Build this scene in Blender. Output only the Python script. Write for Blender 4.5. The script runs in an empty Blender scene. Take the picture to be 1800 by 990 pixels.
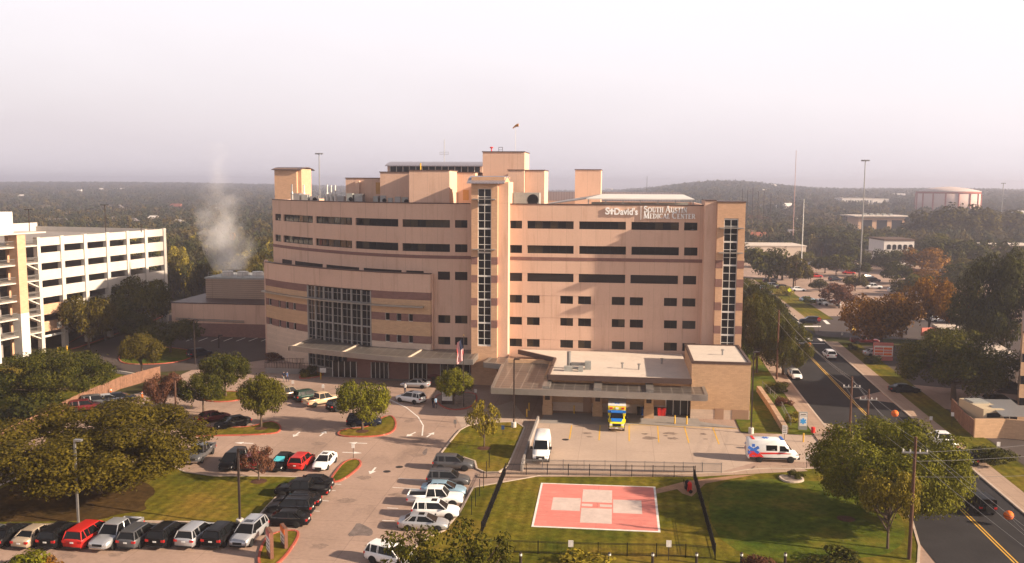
import bpy, math, random
import numpy as np
from mathutils import Vector, Matrix
R = math.radians
rnd = random.Random(11)
sc = bpy.context.scene
COL = sc.collection

# ---------------------------------------------------------------- camera
FPX, CAMZ = 1580.0, 33.0
PITCH, YAW, ROLL = math.atan(170.3 / FPX), R(6.86), R(0.33)
f0 = Vector((-math.sin(YAW) * math.cos(PITCH), math.cos(YAW) * math.cos(PITCH), -math.sin(PITCH)))
r0 = Vector((math.cos(YAW), math.sin(YAW), 0))
u0 = r0.cross(f0)
rr = r0 * math.cos(ROLL) + u0 * math.sin(ROLL)
uu = u0 * math.cos(ROLL) - r0 * math.sin(ROLL)
cam = bpy.data.objects.new('camera', bpy.data.cameras.new('camera'))
COL.objects.link(cam)
cam.matrix_world = Matrix(((rr.x, uu.x, -f0.x, 0), (rr.y, uu.y, -f0.y, 0), (rr.z, uu.z, -f0.z, CAMZ), (0, 0, 0, 1)))
cam.data.sensor_width = 36; cam.data.lens = FPX / 1800 * 36
cam.data.clip_start = 1; cam.data.clip_end = 20000
sc.camera = cam

# ---------------------------------------------------------------- world, sun, exposure
SUN_AZ, SUN_EL = R(-10.5), R(23)      # azimuth from +X, towards the camera side; elevation
w = bpy.data.worlds.new('World'); sc.world = w; w.use_nodes = True
nt = w.node_tree; nt.nodes.clear()
def nd(nt, t, **k):
    n = nt.nodes.new(t)
    for a, b in k.items():
        if a.startswith('i_'):
            n.inputs[int(a[2:]) if a[2:].isdigit() else a[2:].replace('_', ' ')].default_value = b
        else: setattr(n, a, b)
    return n
L = nt.links.new
out = nd(nt, 'ShaderNodeOutputWorld'); bg = nd(nt, 'ShaderNodeBackground'); bg.inputs[1].default_value = 0.10
sky = nd(nt, 'ShaderNodeTexSky', sky_type='NISHITA', sun_disc=False)
sky.sun_elevation = SUN_EL; sky.sun_rotation = R(90) - SUN_AZ; sky.air_density = 1.5; sky.dust_density = 4
tc = nd(nt, 'ShaderNodeTexCoord'); sp = nd(nt, 'ShaderNodeSeparateXYZ'); L(tc.outputs['Generated'], sp.inputs[0])
# fog bank: brightness rises with elevation, a little darker to the west, soft cloud mottling
no = nd(nt, 'ShaderNodeTexNoise'); no.inputs['Scale'].default_value = 3.2; no.inputs['Detail'].default_value = 5; no.inputs['Roughness'].default_value = .5
mp = nd(nt, 'ShaderNodeMapping'); mp.inputs['Scale'].default_value = (1, 1, 2.6); L(tc.outputs['Generated'], mp.inputs[0]); L(mp.outputs[0], no.inputs['Vector'])
ma = nd(nt, 'ShaderNodeMath', operation='MULTIPLY_ADD'); L(no.outputs[0], ma.inputs[0]); ma.inputs[1].default_value = .10; ma.inputs[2].default_value = -.045
mb_ = nd(nt, 'ShaderNodeMath', operation='ADD'); L(sp.outputs['Z'], mb_.inputs[0]); L(ma.outputs[0], mb_.inputs[1])
mx = nd(nt, 'ShaderNodeMath', operation='MULTIPLY_ADD'); L(sp.outputs['X'], mx.inputs[0]); mx.inputs[1].default_value = .11; L(mb_.outputs[0], mx.inputs[2])
cr = nd(nt, 'ShaderNodeValToRGB'); L(mx.outputs[0], cr.inputs[0])
e = cr.color_ramp.elements
SKYK = 1.0
e[0].position = 0.0; e[0].color = (.355, .322, .342, 1)
e[1].position = 0.22; e[1].color = (.455, .425, .445, 1)
e2 = e.new(.12); e2.color = (.435, .404, .424, 1)
e3 = e.new(.36); e3.color = (.385, .360, .385, 1)
e4 = e.new(.62); e4.color = (.10, .10, .12, 1)
mul = nd(nt, 'ShaderNodeVectorMath', operation='SCALE'); L(cr.outputs[0], mul.inputs[0]); mul.inputs['Scale'].default_value = 10.5
mixc = nd(nt, 'ShaderNodeMix', data_type='RGBA'); mixc.inputs['Factor'].default_value = .9
L(sky.outputs[0], mixc.inputs['A']); L(mul.outputs[0], mixc.inputs['B'])
L(mixc.outputs['Result'], bg.inputs[0]); L(bg.outputs[0], out.inputs[0])
sl = bpy.data.lights.new('sun', 'SUN'); sl.energy = 5.0; sl.angle = R(0.8); sl.color = (1, .81, .61)
so = bpy.data.objects.new('sun', sl); COL.objects.link(so)
sdir = Vector((math.cos(SUN_AZ) * math.cos(SUN_EL), math.sin(SUN_AZ) * math.cos(SUN_EL), math.sin(SUN_EL)))
so.rotation_euler = sdir.to_track_quat('Z', 'Y').to_euler(); so.location = sdir * 300
vs = sc.view_settings; vs.view_transform = 'Standard'; vs.look = 'None'; vs.gamma = 1; vs.exposure = 1.25
sc.cycles.use_denoising = True; sc.cycles.max_bounces = 6; sc.cycles.volume_bounces = 1
sc.cycles.transparent_max_bounces = 8; sc.cycles.use_fast_gi = False

# ---------------------------------------------------------------- photo pixel -> place
def ray(px, py):
    return f0 * FPX + rr * (px - 900) - uu * (py - 495)
def G(px, py, z=0.0):
    d = ray(px, py); t = (z - CAMZ) / d.z
    return Vector((d.x * t, d.y * t, z))
def PY(px, py, Y):
    d = ray(px, py); t = Y / d.y
    return Vector((d.x * t, Y, CAMZ + d.z * t))
def depth(p): return (Vector(p) - Vector((0, 0, CAMZ))).dot(f0)
def at_depth(px, py, D):
    return Vector((0, 0, CAMZ)) + ray(px, py) * (D / FPX)
def zat(p, py):           # height of the point above ground point p that shows at photo row py
    px = 900
    d = Vector((p[0], p[1], 0)); lo, hi = -5, 90
    for _ in range(40):
        m = (lo + hi) / 2; v = Vector((p[0], p[1], m - CAMZ))
        y = 495 - FPX * v.dot(uu) / v.dot(f0)
        if y > py: lo = m
        else: hi = m
    return (lo + hi) / 2

# ---------------------------------------------------------------- object helpers
def tag(o, label=None, cat=None, group=None, kind=None):
    if label: o['label'] = label
    if cat: o['category'] = cat
    if group: o['group'] = group
    if kind: o['kind'] = kind
    return o
def empty(name, loc=(0, 0, 0), rz=0, label=None, cat=None, group=None):
    o = bpy.data.objects.new(name, None); COL.objects.link(o); o.location = loc; o.rotation_euler = (0, 0, rz); o.empty_display_size = .1
    return tag(o, label, cat, group)
def kids(o): return KID.get(o.name, [])
KID = {}
def setp(o, parent):
    if parent is not None:
        o.parent = parent; KID.setdefault(parent.name, []).append(o)
def copy_tree(o, parent=None):
    c = o.copy(); COL.objects.link(c); c.parent = None
    setp(c, parent)
    for ch in list(kids(o)): copy_tree(ch, c)
    return c

class MB:
    def __init__(s): s.v = []; s.f = []; s.m = []
    def add(s, vs, fs, mi=0):
        b = len(s.v); s.v += [tuple(v) for v in vs]; s.f += [tuple(b + i for i in f) for f in fs]; s.m += [mi] * len(fs)
        return s
    def box(s, x0, x1, y0, y1, z0, z1, mi=0, skip=()):
        v = [(x0, y0, z0), (x1, y0, z0), (x1, y1, z0), (x0, y1, z0), (x0, y0, z1), (x1, y0, z1), (x1, y1, z1), (x0, y1, z1)]
        return s.add(v, [(0, 3, 2, 1), (4, 5, 6, 7), (0, 1, 5, 4), (1, 2, 6, 5), (2, 3, 7, 6), (3, 0, 4, 7)], mi)
    def obox(s, c, ux, hx, hy, z0, z1, mi=0):   # box centred c (x,y), x axis ux
        ux = Vector((ux[0], ux[1])).normalized(); uy = Vector((-ux.y, ux.x)); c = Vector((c[0], c[1]))
        p = [c - ux * hx - uy * hy, c + ux * hx - uy * hy, c + ux * hx + uy * hy, c - ux * hx + uy * hy]
        return s.prism(p, z0, z1, mi)
    def prism(s, poly, z0, z1, mi=0, cap=True, bottom=True, top_mi=None):
        n = len(poly)
        a = sum(poly[i][0] * poly[(i + 1) % n][1] - poly[(i + 1) % n][0] * poly[i][1] for i in range(n))
        if a < 0: poly = list(reversed(poly))
        v = [(p[0], p[1], z0) for p in poly] + [(p[0], p[1], z1) for p in poly]
        s.add(v, [(i, (i + 1) % n, n + (i + 1) % n, n + i) for i in range(n)], mi)
        if cap: s.add([(p[0], p[1], z1) for p in poly], [tuple(range(n))], mi if top_mi is None else top_mi)
        if bottom: s.add([(p[0], p[1], z0) for p in poly], [tuple(reversed(range(n)))], mi)
        return s
    def sheet(s, poly, z, mi=0):
        n = len(poly)
        a = sum(poly[i][0] * poly[(i + 1) % n][1] - poly[(i + 1) % n][0] * poly[i][1] for i in range(n))
        if a < 0: poly = list(reversed(poly))
        return s.add([(p[0], p[1], z) for p in poly], [tuple(range(n))], mi)
    def bar(s, a, b, r, mi=0, n=6, r2=None):
        a = Vector(a); b = Vector(b); d = (b - a)
        if d.length < 1e-6: return s
        q = d.to_track_quat('Z', 'Y'); r2 = r if r2 is None else r2
        v = []
        for c, rad in ((a, r), (b, r2)):
            for i in range(n):
                t = 2 * math.pi * i / n + math.pi / n
                v.append(c + q @ Vector((rad * math.cos(t), rad * math.sin(t), 0)))
        fs = [(i, (i + 1) % n, n + (i + 1) % n, n + i) for i in range(n)] + [tuple(reversed(range(n))), tuple(range(n, 2 * n))]
        return s.add(v, fs, mi)
    def tube(s, pts, r, mi=0, n=5):
        for a, b in zip(pts, pts[1:]): s.bar(a, b, r, mi, n)
        return s
    def lathe(s, prof, c=(0, 0, 0), axis='z', n=16, mi=0):
        v = []
        for (r, h) in prof:
            for i in range(n):
                t = 2 * math.pi * i / n
                p = (r * math.cos(t), r * math.sin(t), h)
                if axis == 'y': p = (p[0], h, p[1])
                if axis == 'x': p = (h, p[0], p[1])
                v.append((c[0] + p[0], c[1] + p[1], c[2] + p[2]))
        fs = []
        k = len(prof)
        for j in range(k - 1):
            for i in range(n):
                q = (j * n + i, j * n + (i + 1) % n, (j + 1) * n + (i + 1) % n, (j + 1) * n + i)
                fs.append(q if axis != 'y' else q[::-1])
        if prof[0][0] > 1e-4: fs.append(tuple(reversed(range(n))) if axis != 'y' else tuple(range(n)))
        if prof[-1][0] > 1e-4: fs.append(tuple(range((k - 1) * n, k * n)) if axis != 'y' else tuple(reversed(range((k - 1) * n, k * n))))
        return s.add(v, fs, mi)
    def loft(s, rings, mi=0):
        n = len(rings[0]); v = [p for r in rings for p in r]; fs = []
        for j in range(len(rings) - 1):
            for i in range(n):
                fs.append((j * n + i, j * n + (i + 1) % n, (j + 1) * n + (i + 1) % n, (j + 1) * n + i))
        fs.append(tuple(reversed(range(n)))); fs.append(tuple(range((len(rings) - 1) * n, len(rings) * n)))
        return s.add(v, fs, mi)
    def mesh(s, name, mats, smooth=False):
        me = bpy.data.meshes.new(name); me.from_pydata(s.v, [], s.f)
        for m in (mats if isinstance(mats, (list, tuple)) else [mats]): me.materials.append(m)
        if any(s.m): me.polygons.foreach_set('material_index', s.m)
        if smooth: me.polygons.foreach_set('use_smooth', [True] * len(me.polygons))
        me.update(); return me
    def build(s, name, mats, parent=None, smooth=False, **k):
        o = bpy.data.objects.new(name, s.mesh(name, mats, smooth)); COL.objects.link(o); setp(o, parent)
        return tag(o, **k)

# ---------------------------------------------------------------- materials
def M(name, col, rough=.75, metal=0.0, var=0.12, scale=.6, fine=6.0, bump=0.0, spec=.12, coat=0.0, stain=None, joints=None, brick=None, alpha=1.0, obj=True):
    m = bpy.data.materials.new(name); m.use_nodes = True; n = m.node_tree; l = n.links.new
    b = n.nodes['Principled BSDF']; b.inputs['Roughness'].default_value = rough; b.inputs['Metallic'].default_value = metal
    b.inputs['Specular IOR Level'].default_value = spec
    if coat: b.inputs['Coat Weight'].default_value = coat; b.inputs['Coat Roughness'].default_value = .06
    t = nd(n, 'ShaderNodeTexCoord'); vec = t.outputs['Object']
    cur = None
    base = nd(n, 'ShaderNodeRGB'); base.outputs[0].default_value = (*col, 1); cur = base.outputs[0]
    def mixmul(cur, fac_out, lo, hi):
        mr = nd(n, 'ShaderNodeMapRange'); l(fac_out, mr.inputs[0]); mr.inputs[1].default_value = .25; mr.inputs[2].default_value = .75
        mr.inputs[3].default_value = lo; mr.inputs[4].default_value = hi
        mm = nd(n, 'ShaderNodeVectorMath', operation='SCALE'); l(cur, mm.inputs[0]); l(mr.outputs[0], mm.inputs['Scale']); return mm.outputs[0]
    if var:
        a = nd(n, 'ShaderNodeTexNoise'); l(vec, a.inputs['Vector']); a.inputs['Scale'].default_value = scale; a.inputs['Detail'].default_value = 6; a.inputs['Roughness'].default_value = .6
        cur = mixmul(cur, a.outputs[0], 1 - var, 1 + var)
        a2 = nd(n, 'ShaderNodeTexNoise'); l(vec, a2.inputs['Vector']); a2.inputs['Scale'].default_value = fine; a2.inputs['Detail'].default_value = 3
        cur = mixmul(cur, a2.outputs[0], 1 - var * .6, 1 + var * .6)
    if stain:   # (colour, scale, threshold, width, stretch)
        sc_, s0, th, wd, st = stain
        mp = nd(n, 'ShaderNodeMapping'); mp.inputs['Scale'].default_value = st; l(vec, mp.inputs[0])
        a = nd(n, 'ShaderNodeTexNoise'); l(mp.outputs[0], a.inputs['Vector']); a.inputs['Scale'].default_value = s0; a.inputs['Detail'].default_value = 7; a.inputs['Roughness'].default_value = .65
        mr = nd(n, 'ShaderNodeMapRange'); l(a.outputs[0], mr.inputs[0]); mr.inputs[1].default_value = th; mr.inputs[2].default_value = th + wd
        mm = nd(n, 'ShaderNodeMix', data_type='RGBA'); l(mr.outputs[0], mm.inputs['Factor']); l(cur, mm.inputs['A']); mm.inputs['B'].default_value = (*sc_, 1); cur = mm.outputs['Result']
    def bricks(w, h, mortar, col2, mort, mode, off):
        s_ = nd(n, 'ShaderNodeSeparateXYZ'); l(vec, s_.inputs[0]); c_ = nd(n, 'ShaderNodeCombineXYZ')
        if mode == 'xy': l(s_.outputs['X'], c_.inputs[0]); l(s_.outputs['Y'], c_.inputs[1])
        else:
            ad = nd(n, 'ShaderNodeMath', operation='ADD'); l(s_.outputs['X'], ad.inputs[0]); l(s_.outputs['Y'], ad.inputs[1])
            l(ad.outputs[0], c_.inputs[0]); l(s_.outputs['Z'], c_.inputs[1])
        k = nd(n, 'ShaderNodeTexBrick'); l(c_.outputs[0], k.inputs['Vector']); k.offset = off
        k.inputs['Scale'].default_value = 1; k.inputs['Brick Width'].default_value = w; k.inputs['Row Height'].default_value = h; k.inputs['Mortar Size'].default_value = mortar
        k.inputs['Color1'].default_value = (1, 1, 1, 1); k.inputs['Color2'].default_value = (col2,) * 3 + (1,); k.inputs['Mortar'].default_value = (mort,) * 3 + (1,)
        return k.outputs['Color']
    for spec_ in (joints, brick):
        if spec_:
            k = bricks(*spec_); mm = nd(n, 'ShaderNodeMix', data_type='RGBA', blend_type='MULTIPLY'); mm.inputs['Factor'].default_value = 1
            l(cur, mm.inputs['A']); l(k, mm.inputs['B']); cur = mm.outputs['Result']
    l(cur, b.inputs['Base Color'])
    if bump:
        a = nd(n, 'ShaderNodeTexNoise'); l(vec, a.inputs['Vector']); a.inputs['Scale'].default_value = fine * 2; a.inputs['Detail'].default_value = 4
        bp = nd(n, 'ShaderNodeBump'); bp.inputs['Strength'].default_value = bump; bp.inputs['Distance'].default_value = .05; l(a.outputs[0], bp.inputs['Height']); l(bp.outputs[0], b.inputs['Normal'])
    return m
def grass(name, a, b_, c, s1=.09, s2=1.6, mow=0):
    m = bpy.data.materials.new(name); m.use_nodes = True; n = m.node_tree; l = n.links.new; b = n.nodes['Principled BSDF']
    b.inputs['Roughness'].default_value = .95; b.inputs['Specular IOR Level'].default_value = .0
    t = nd(n, 'ShaderNodeTexCoord'); vec = t.outputs['Object']
    n1 = nd(n, 'ShaderNodeTexNoise'); l(vec, n1.inputs['Vector']); n1.inputs['Scale'].default_value = s1; n1.inputs['Detail'].default_value = 8; n1.inputs['Roughness'].default_value = .68
    cr = nd(n, 'ShaderNodeValToRGB'); l(n1.outputs[0], cr.inputs[0]); e = cr.color_ramp.elements
    e[0].position = .36; e[0].color = (*a, 1); e[1].position = .66; e[1].color = (*c, 1); k = e.new(.5); k.color = (*b_, 1)
    n2 = nd(n, 'ShaderNodeTexNoise'); l(vec, n2.inputs['Vector']); n2.inputs['Scale'].default_value = s2; n2.inputs['Detail'].default_value = 8; n2.inputs['Roughness'].default_value = .75
    mr = nd(n, 'ShaderNodeMapRange'); l(n2.outputs[0], mr.inputs[0]); mr.inputs[1].default_value = .3; mr.inputs[2].default_value = .7; mr.inputs[3].default_value = .55; mr.inputs[4].default_value = 1.45
    mm = nd(n, 'ShaderNodeVectorMath', operation='SCALE'); l(cr.outputs[0], mm.inputs[0]); l(mr.outputs[0], mm.inputs['Scale']); cur = mm.outputs[0]
    if mow:
        wv = nd(n, 'ShaderNodeTexWave'); l(vec, wv.inputs['Vector']); wv.inputs['Scale'].default_value = mow; wv.inputs['Distortion'].default_value = 1.2; wv.inputs['Detail'].default_value = 3
        mr2 = nd(n, 'ShaderNodeMapRange'); l(wv.outputs['Fac'], mr2.inputs[0]); mr2.inputs[3].default_value = .86; mr2.inputs[4].default_value = 1.1
        m2 = nd(n, 'ShaderNodeVectorMath', operation='SCALE'); l(cur, m2.inputs[0]); l(mr2.outputs[0], m2.inputs['Scale']); cur = m2.outputs[0]
    l(cur, b.inputs['Base Color'])
    bp = nd(n, 'ShaderNodeBump'); bp.inputs['Strength'].default_value = .7; bp.inputs['Distance'].default_value = .12; l(n2.outputs[0], bp.inputs['Height']); l(bp.outputs[0], b.inputs['Normal'])
    return m
def leafmat(name, c1, c2, isl=.6, nsc=.55):
    m = bpy.data.materials.new(name); m.use_nodes = True; n = m.node_tree; l = n.links.new; b = n.nodes['Principled BSDF']
    b.inputs['Roughness'].default_value = .6; b.inputs['Specular IOR Level'].default_value = .04
    g = nd(n, 'ShaderNodeNewGeometry'); t = nd(n, 'ShaderNodeTexCoord'); oi = nd(n, 'ShaderNodeObjectInfo')
    no = nd(n, 'ShaderNodeTexNoise'); l(t.outputs['Object'], no.inputs['Vector']); no.inputs['Scale'].default_value = nsc; no.inputs['Detail'].default_value = 4
    ad = nd(n, 'ShaderNodeMath', operation='MULTIPLY_ADD'); l(g.outputs['Random Per Island'], ad.inputs[0]); ad.inputs[1].default_value = isl; ad.inputs[2].default_value = -isl / 2
    ad2 = nd(n, 'ShaderNodeMath', operation='MULTIPLY_ADD'); l(oi.outputs['Random'], ad2.inputs[0]); ad2.inputs[1].default_value = .3; l(ad.outputs[0], ad2.inputs[2])
    ad3 = nd(n, 'ShaderNodeMath', operation='ADD'); l(no.outputs[0], ad3.inputs[0]); l(ad2.outputs[0], ad3.inputs[1])
    cr = nd(n, 'ShaderNodeValToRGB'); l(ad3.outputs[0], cr.inputs[0]); e = cr.color_ramp.elements
    e[0].position = .25; e[0].color = (*c1, 1); e[1].position = .95; e[1].color = (*c2, 1)
    l(cr.outputs[0], b.inputs['Base Color'])
    tr = nd(n, 'ShaderNodeBsdfTranslucent'); l(cr.outputs[0], tr.inputs[0]); mx = nd(n, 'ShaderNodeMixShader'); mx.inputs[0].default_value = .16
    l(b.outputs[0], mx.inputs[1]); l(tr.outputs[0], mx.inputs[2]); l(mx.outputs[0], n.nodes['Material Output'].inputs[0])
    return m
def glassmat(name, col=(.012, .013, .014), rough=.06, spec=.25):
    return M(name, col, rough, 0, 0, spec=spec)
m_stucco = M('stucco', (.60, .398, .297), .9, var=.06, scale=.25, fine=4, stain=((.44, .27, .185), 1.0, .53, .30, (1, 1, .12)), joints=(2.4, 30, .03, .97, .78, 'xz', 0))
m_brick = M('tan_brick', (.55, .335, .21), .9, var=.07, scale=1.2, fine=9, brick=(.6, .2, .02, .86, .88, 'xz', .5), bump=.15)
m_brick_er = M('buff_brick', (.53, .335, .20), .9, var=.07, scale=1.0, fine=9, brick=(.6, .2, .02, .86, .86, 'xz', .5), bump=.15)
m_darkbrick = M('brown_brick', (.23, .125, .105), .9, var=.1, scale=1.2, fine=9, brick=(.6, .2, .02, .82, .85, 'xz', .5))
m_limestone = M('limestone', (.58, .44, .34), .9, var=.08, scale=.6, fine=5, brick=(1.2, .4, .015, .9, .82, 'xz', .5))
m_coping = M('coping', (.10, .065, .055), .5, .3, .1)
m_glass = glassmat('window_glass'); m_blind = M('window_blind', (.05, .037, .022), .25, 0, .15, 3, spec=.25)
m_louver = M('louver', (.035, .028, .026), .55, .2, .15, joints=(50, .22, .06, 1, .45, 'xz', 0))
m_white = M('white_frame', (.58, .55, .51), .5, 0, .05); m_seam = M('seam_metal_roof', (.36, .33, .36), .4, .6, .06, joints=(.55, 50, .05, 1, .7, 'xz', 0))
m_canopy_metal = M('canopy_metal', (.34, .31, .28), .42, .75, .1); m_canopy_glass = M('canopy_glass', (.095, .082, .072), .3, .2, .18, .5, joints=(1.5, 1.5, .07, .9, 2.3, 'xy', 0), spec=.55)
m_roof = M('white_membrane_roof', (.54, .46, .39), .85, 0, .09, .22, 2, stain=((.38, .31, .25), .28, .56, .25, (1, 1, 1)), joints=(30, 2.4, .05, 1, .93, 'xy', 0))
m_conc = M('pale_concrete', (.50, .455, .405), .9, 0, .08, .4, 4, stain=((.42, .38, .34), .5, .58, .3, (1, 1, .3)))
m_conc_dark = M('dark_concrete', (.26, .23, .21), .9, 0, .1)  # darker grey concrete for decks, floors, bases and low walls
m_lot = M('lot_concrete', (.335, .232, .180), .92, 0, .16, .12, 2.5, bump=.12, stain=((.165, .115, .092), .17, .55, .24, (1, .45, 1)), joints=(6.1, 4.6, .035, .94, .72, 'xy', .0))
m_pad = M('apron_concrete', (.40, .30, .235), .92, 0, .1, .15, 2.5, bump=.1, stain=((.22, .17, .14), .35, .64, .15, (1, 1, 1)), joints=(4.6, 4.6, .03, .96, .75, 'xy', 0))
m_asph = M('asphalt', (.036, .034, .0355), .95, 0, .2, .25, 5, bump=.2, spec=.03, stain=((.042, .037, .036), .2, .52, .25, (2, .15, 1)))
m_asph2 = M('worn_asphalt', (.075, .058, .052), .95, 0, .16, .25, 5, bump=.2)
m_walk = M('sidewalk_concrete', (.35, .245, .18), .92, 0, .1, .4, 3, joints=(1.5, 1.5, .04, .95, .75, 'xy', 0))
m_kerb = M('kerb_concrete', (.44, .35, .28), .9, 0, .12, .8); m_redkerb = M('red_kerb', (.36, .085, .055), .8, 0, .2, 1.2, stain=((.5, .38, .3), .9, .58, .12, (1, 1, 1)))
m_yellow = M('yellow_paint', (.62, .36, .05), .7, 0, .15, 1); m_paint = M('white_paint', (.68, .63, .58), .8, 0, .15, 1.5)
m_redpaint = M('helipad_red', (.60, .20, .165), .85, 0, .1, .5, 3, stain=((.50, .30, .25), .9, .58, .2, (1, 2.5, 1)), joints=(40, 1.1, .05, .95, .82, 'xy', 0)); m_padwhite = M('helipad_grey', (.53, .42, .37), .85, 0, .12, .7, 4, stain=((.40, .35, .31), 1.2, .6, .2, (1, 1, 1)))
m_lawn = grass('lawn_grass', (.058, .068, .009), (.118, .100, .013), (.18, .118, .022), .10, 1.4, .25)
m_lawn2 = grass('green_lawn_grass', (.042, .068, .009), (.078, .094, .012), (.15, .118, .020), .12, 1.2)
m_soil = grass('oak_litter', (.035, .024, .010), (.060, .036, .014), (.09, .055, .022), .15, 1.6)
m_ground = grass('rough_ground', (.035, .042, .015), (.06, .055, .022), (.12, .09, .05), .012, .12)
m_mulch = M('mulch', (.075, .035, .022), .95, 0, .3, 2, 8); m_gravel = M('gravel', (.20, .155, .125), .95, 0, .35, 1.5, 6)
m_bark = M('bark', (.10, .07, .05), .95, 0, .25, 3, 12, bump=.4); m_wood = M('cedar_board', (.27, .145, .095), .9, 0, .25, 2.5, 3, joints=(.28, 30, .04, .72, .5, 'xz', 0)); m_pole_wood = M('creosote_pole', (.105, .055, .038), .9, 0, .2, 2)
m_black = M('black_metal', (.012, .012, .014), .5, .3, .05); m_steel = M('galvanised_steel', (.30, .29, .28), .45, .7, .08, 2); m_greypaint = M('grey_unit', (.30, .30, .28), .55, .2, .12, 1.5); m_bronze = M('bronze_pole', (.055, .04, .035), .5, .4, .08)
m_rubber = M('rubber', (.018, .018, .018), .85, 0, .05); m_rim = M('alloy_rim', (.45, .45, .46), .3, .9, 0); m_carglass = glassmat('car_glass', (.006, .007, .008), .05, .25); m_trim = M('black_plastic', (.02, .02, .021), .6, 0, 0)
m_lamp = M('headlight_lens', (.75, .75, .74), .12, .1, 0, spec=.8); m_tail = M('tail_lens', (.42, .012, .012), .2, 0, 0, spec=.7); m_plate = M('number_plate', (.6, .6, .58), .5, 0, 0); m_chrome = M('chrome', (.62, .62, .62), .15, 1, 0)
m_orange = M('orange_plastic', (.68, .14, .02), .55, 0, .05); m_red = M('red_plastic', (.58, .03, .025), .5, 0, .05); m_blue = M('blue_plastic', (.04, .13, .45), .5, 0, .05); m_skyblue = M('sign_blue', (.06, .33, .70), .5, 0, 0); m_green = M('green_plastic', (.05, .3, .15), .5, 0, .05)
m_skin = M('skin', (.33, .2, .14), .6, 0, 0); m_navy = M('navy_cloth', (.02, .025, .05), .9, 0, .1); m_shirt = M('white_cloth', (.7, .68, .66), .9, 0, .05); m_hair = M('dark_hair', (.02, .014, .01), .7, 0, 0)
def paint(n, c, metal=.0): return M('paint_' + n, c, .30 if not metal else .34, metal, 0, spec=(.07 if max(c) < .05 else .2), coat=(0 if max(c) < .05 else .10))
PAINT = dict(white=paint('white', (.74, .73, .71)), silver=paint('silver', (.46, .46, .47), .6), grey=paint('grey', (.10, .10, .105), .4), black=paint('black', (.008, .008, .009)), navy=paint('navy', (.012, .016, .03)),
             red=paint('red', (.42, .018, .014)), maroon=paint('maroon', (.10, .010, .012)), blue=paint('blue', (.28, .42, .52), .4), beige=paint('beige', (.42, .33, .24), .3), tan=paint('tan', (.55, .40, .26)), green=paint('green', (.015, .04, .03)), cobalt=paint('cobalt', (.01, .16, .55)), yellow=paint('yellow', (.80, .66, .03)))
# ---------------------------------------------------------------- air
hz = bpy.data.materials.new('haze_air'); hz.use_nodes = True; n_ = hz.node_tree; n_.nodes.clear()
ho = nd(n_, 'ShaderNodeOutputMaterial'); hv = nd(n_, 'ShaderNodeVolumePrincipled'); hv.inputs['Color'].default_value = (.86, .85, .97, 1); hv.inputs['Density'].default_value = HAZE = .00038; hv.inputs['Anisotropy'].default_value = .68
n_.links.new(hv.outputs[0], ho.inputs['Volume'])
MB().box(-3900, 3900, -1600, 5200, -1.2, 62).build('haze', hz, kind='stuff')

# ---------------------------------------------------------------- ground, lots, streets
def S(name, mb, m): return mb.build(name, m, kind='structure')
g = MB()
nx, ny = 60, 60
gv = []; gf = []
S('ground', MB().sheet([(-3800, -1500), (3800, -1500), (3800, 5100), (-3800, 5100)], -.03), m_ground)
def gp(l, z=0): return [G(x, y, z) for x, y in l]
def smooth(pts, it=2):
    for _ in range(it):
        o = []
        for i in range(len(pts)):
            a, b = pts[i], pts[(i + 1) % len(pts)]
            o += [a * .75 + b * .25, a * .25 + b * .75]
        pts = o
    return pts
S('parking_lot', MB().sheet([(-75, 30), (28.2, 30), (28.2, 124), (-10, 140), (-30, 160), (-75, 172), (-75, 120)], 0), m_lot)
S('ambulance_apron', MB().sheet(gp([(905, 829), (1270, 829), (1330, 812), (1560, 812), (1480, 750), (1440, 742), (1318, 776), (1296, 752), (946, 742)]), .004), m_pad)
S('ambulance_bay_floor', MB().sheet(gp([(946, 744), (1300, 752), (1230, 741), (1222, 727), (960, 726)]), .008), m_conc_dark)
# street with markings
SL = [(28.3, 40), (28.1, 79), (28.9, 144), (30.0, 190), (31.2, 300), (31.2, 420)]
SR = [(40.6, 40), (41.3, 100), (42.1, 140), (43.9, 200), (44.6, 300), (44.6, 420)]
def lerp2(P, Y):
    for (x0, y0), (x1, y1) in zip(P, P[1:]):
        if y0 <= Y <= y1: return x0 + (x1 - x0) * (Y - y0) / (y1 - y0)
    return P[-1][0]
S('street', MB().sheet(SL + SR[::-1], .0), m_asph)
cross = gp([(1434, 588), (1424, 556), (1520, 556), (1960, 584), (1990, 632), (1600, 597), (1450, 592)])
S('side_street', MB().sheet(cross, .006), m_asph2)
def band(P0, y0, y1, off, wd, z, mb, step=8):
    y = y0
    while y < y1:
        yb = min(y1, y + step); a0 = P0(y) + off; a1 = P0(yb) + off
        mb.sheet([(a0 - wd / 2, y), (a0 + wd / 2, y), (a1 + wd / 2, yb), (a1 - wd / 2, yb)], z); y = yb
mid = lambda Y: lerp2(SL, Y) * .45 + lerp2(SR, Y) * .55
mk = MB(); band(mid, 45, 196, -.16, .13, .012, mk); band(mid, 45, 196, .16, .13, .012, mk); band(mid, 232, 330, 0, .2, .012, mk)
S('centre_line', mk, m_yellow)
mk = MB()
for (ya, yb) in ((197, 200.5), (222, 225.5)):
    x = lerp2(SL, ya) + 1
    while x < lerp2(SR, ya) - .5:
        mk.sheet([(x, ya), (x + .75, ya), (x + .75, yb), (x, yb)], .012); x += 2.4
mk.sheet([(lerp2(SL, 194) + .6, 193.6), (lerp2(SR, 194) - .4, 193.6), (lerp2(SR, 194) - .4, 194.2), (lerp2(SL, 194) + .6, 194.2)], .012)
for a in ((1590, 372), (0, 0)):
    pass
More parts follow.
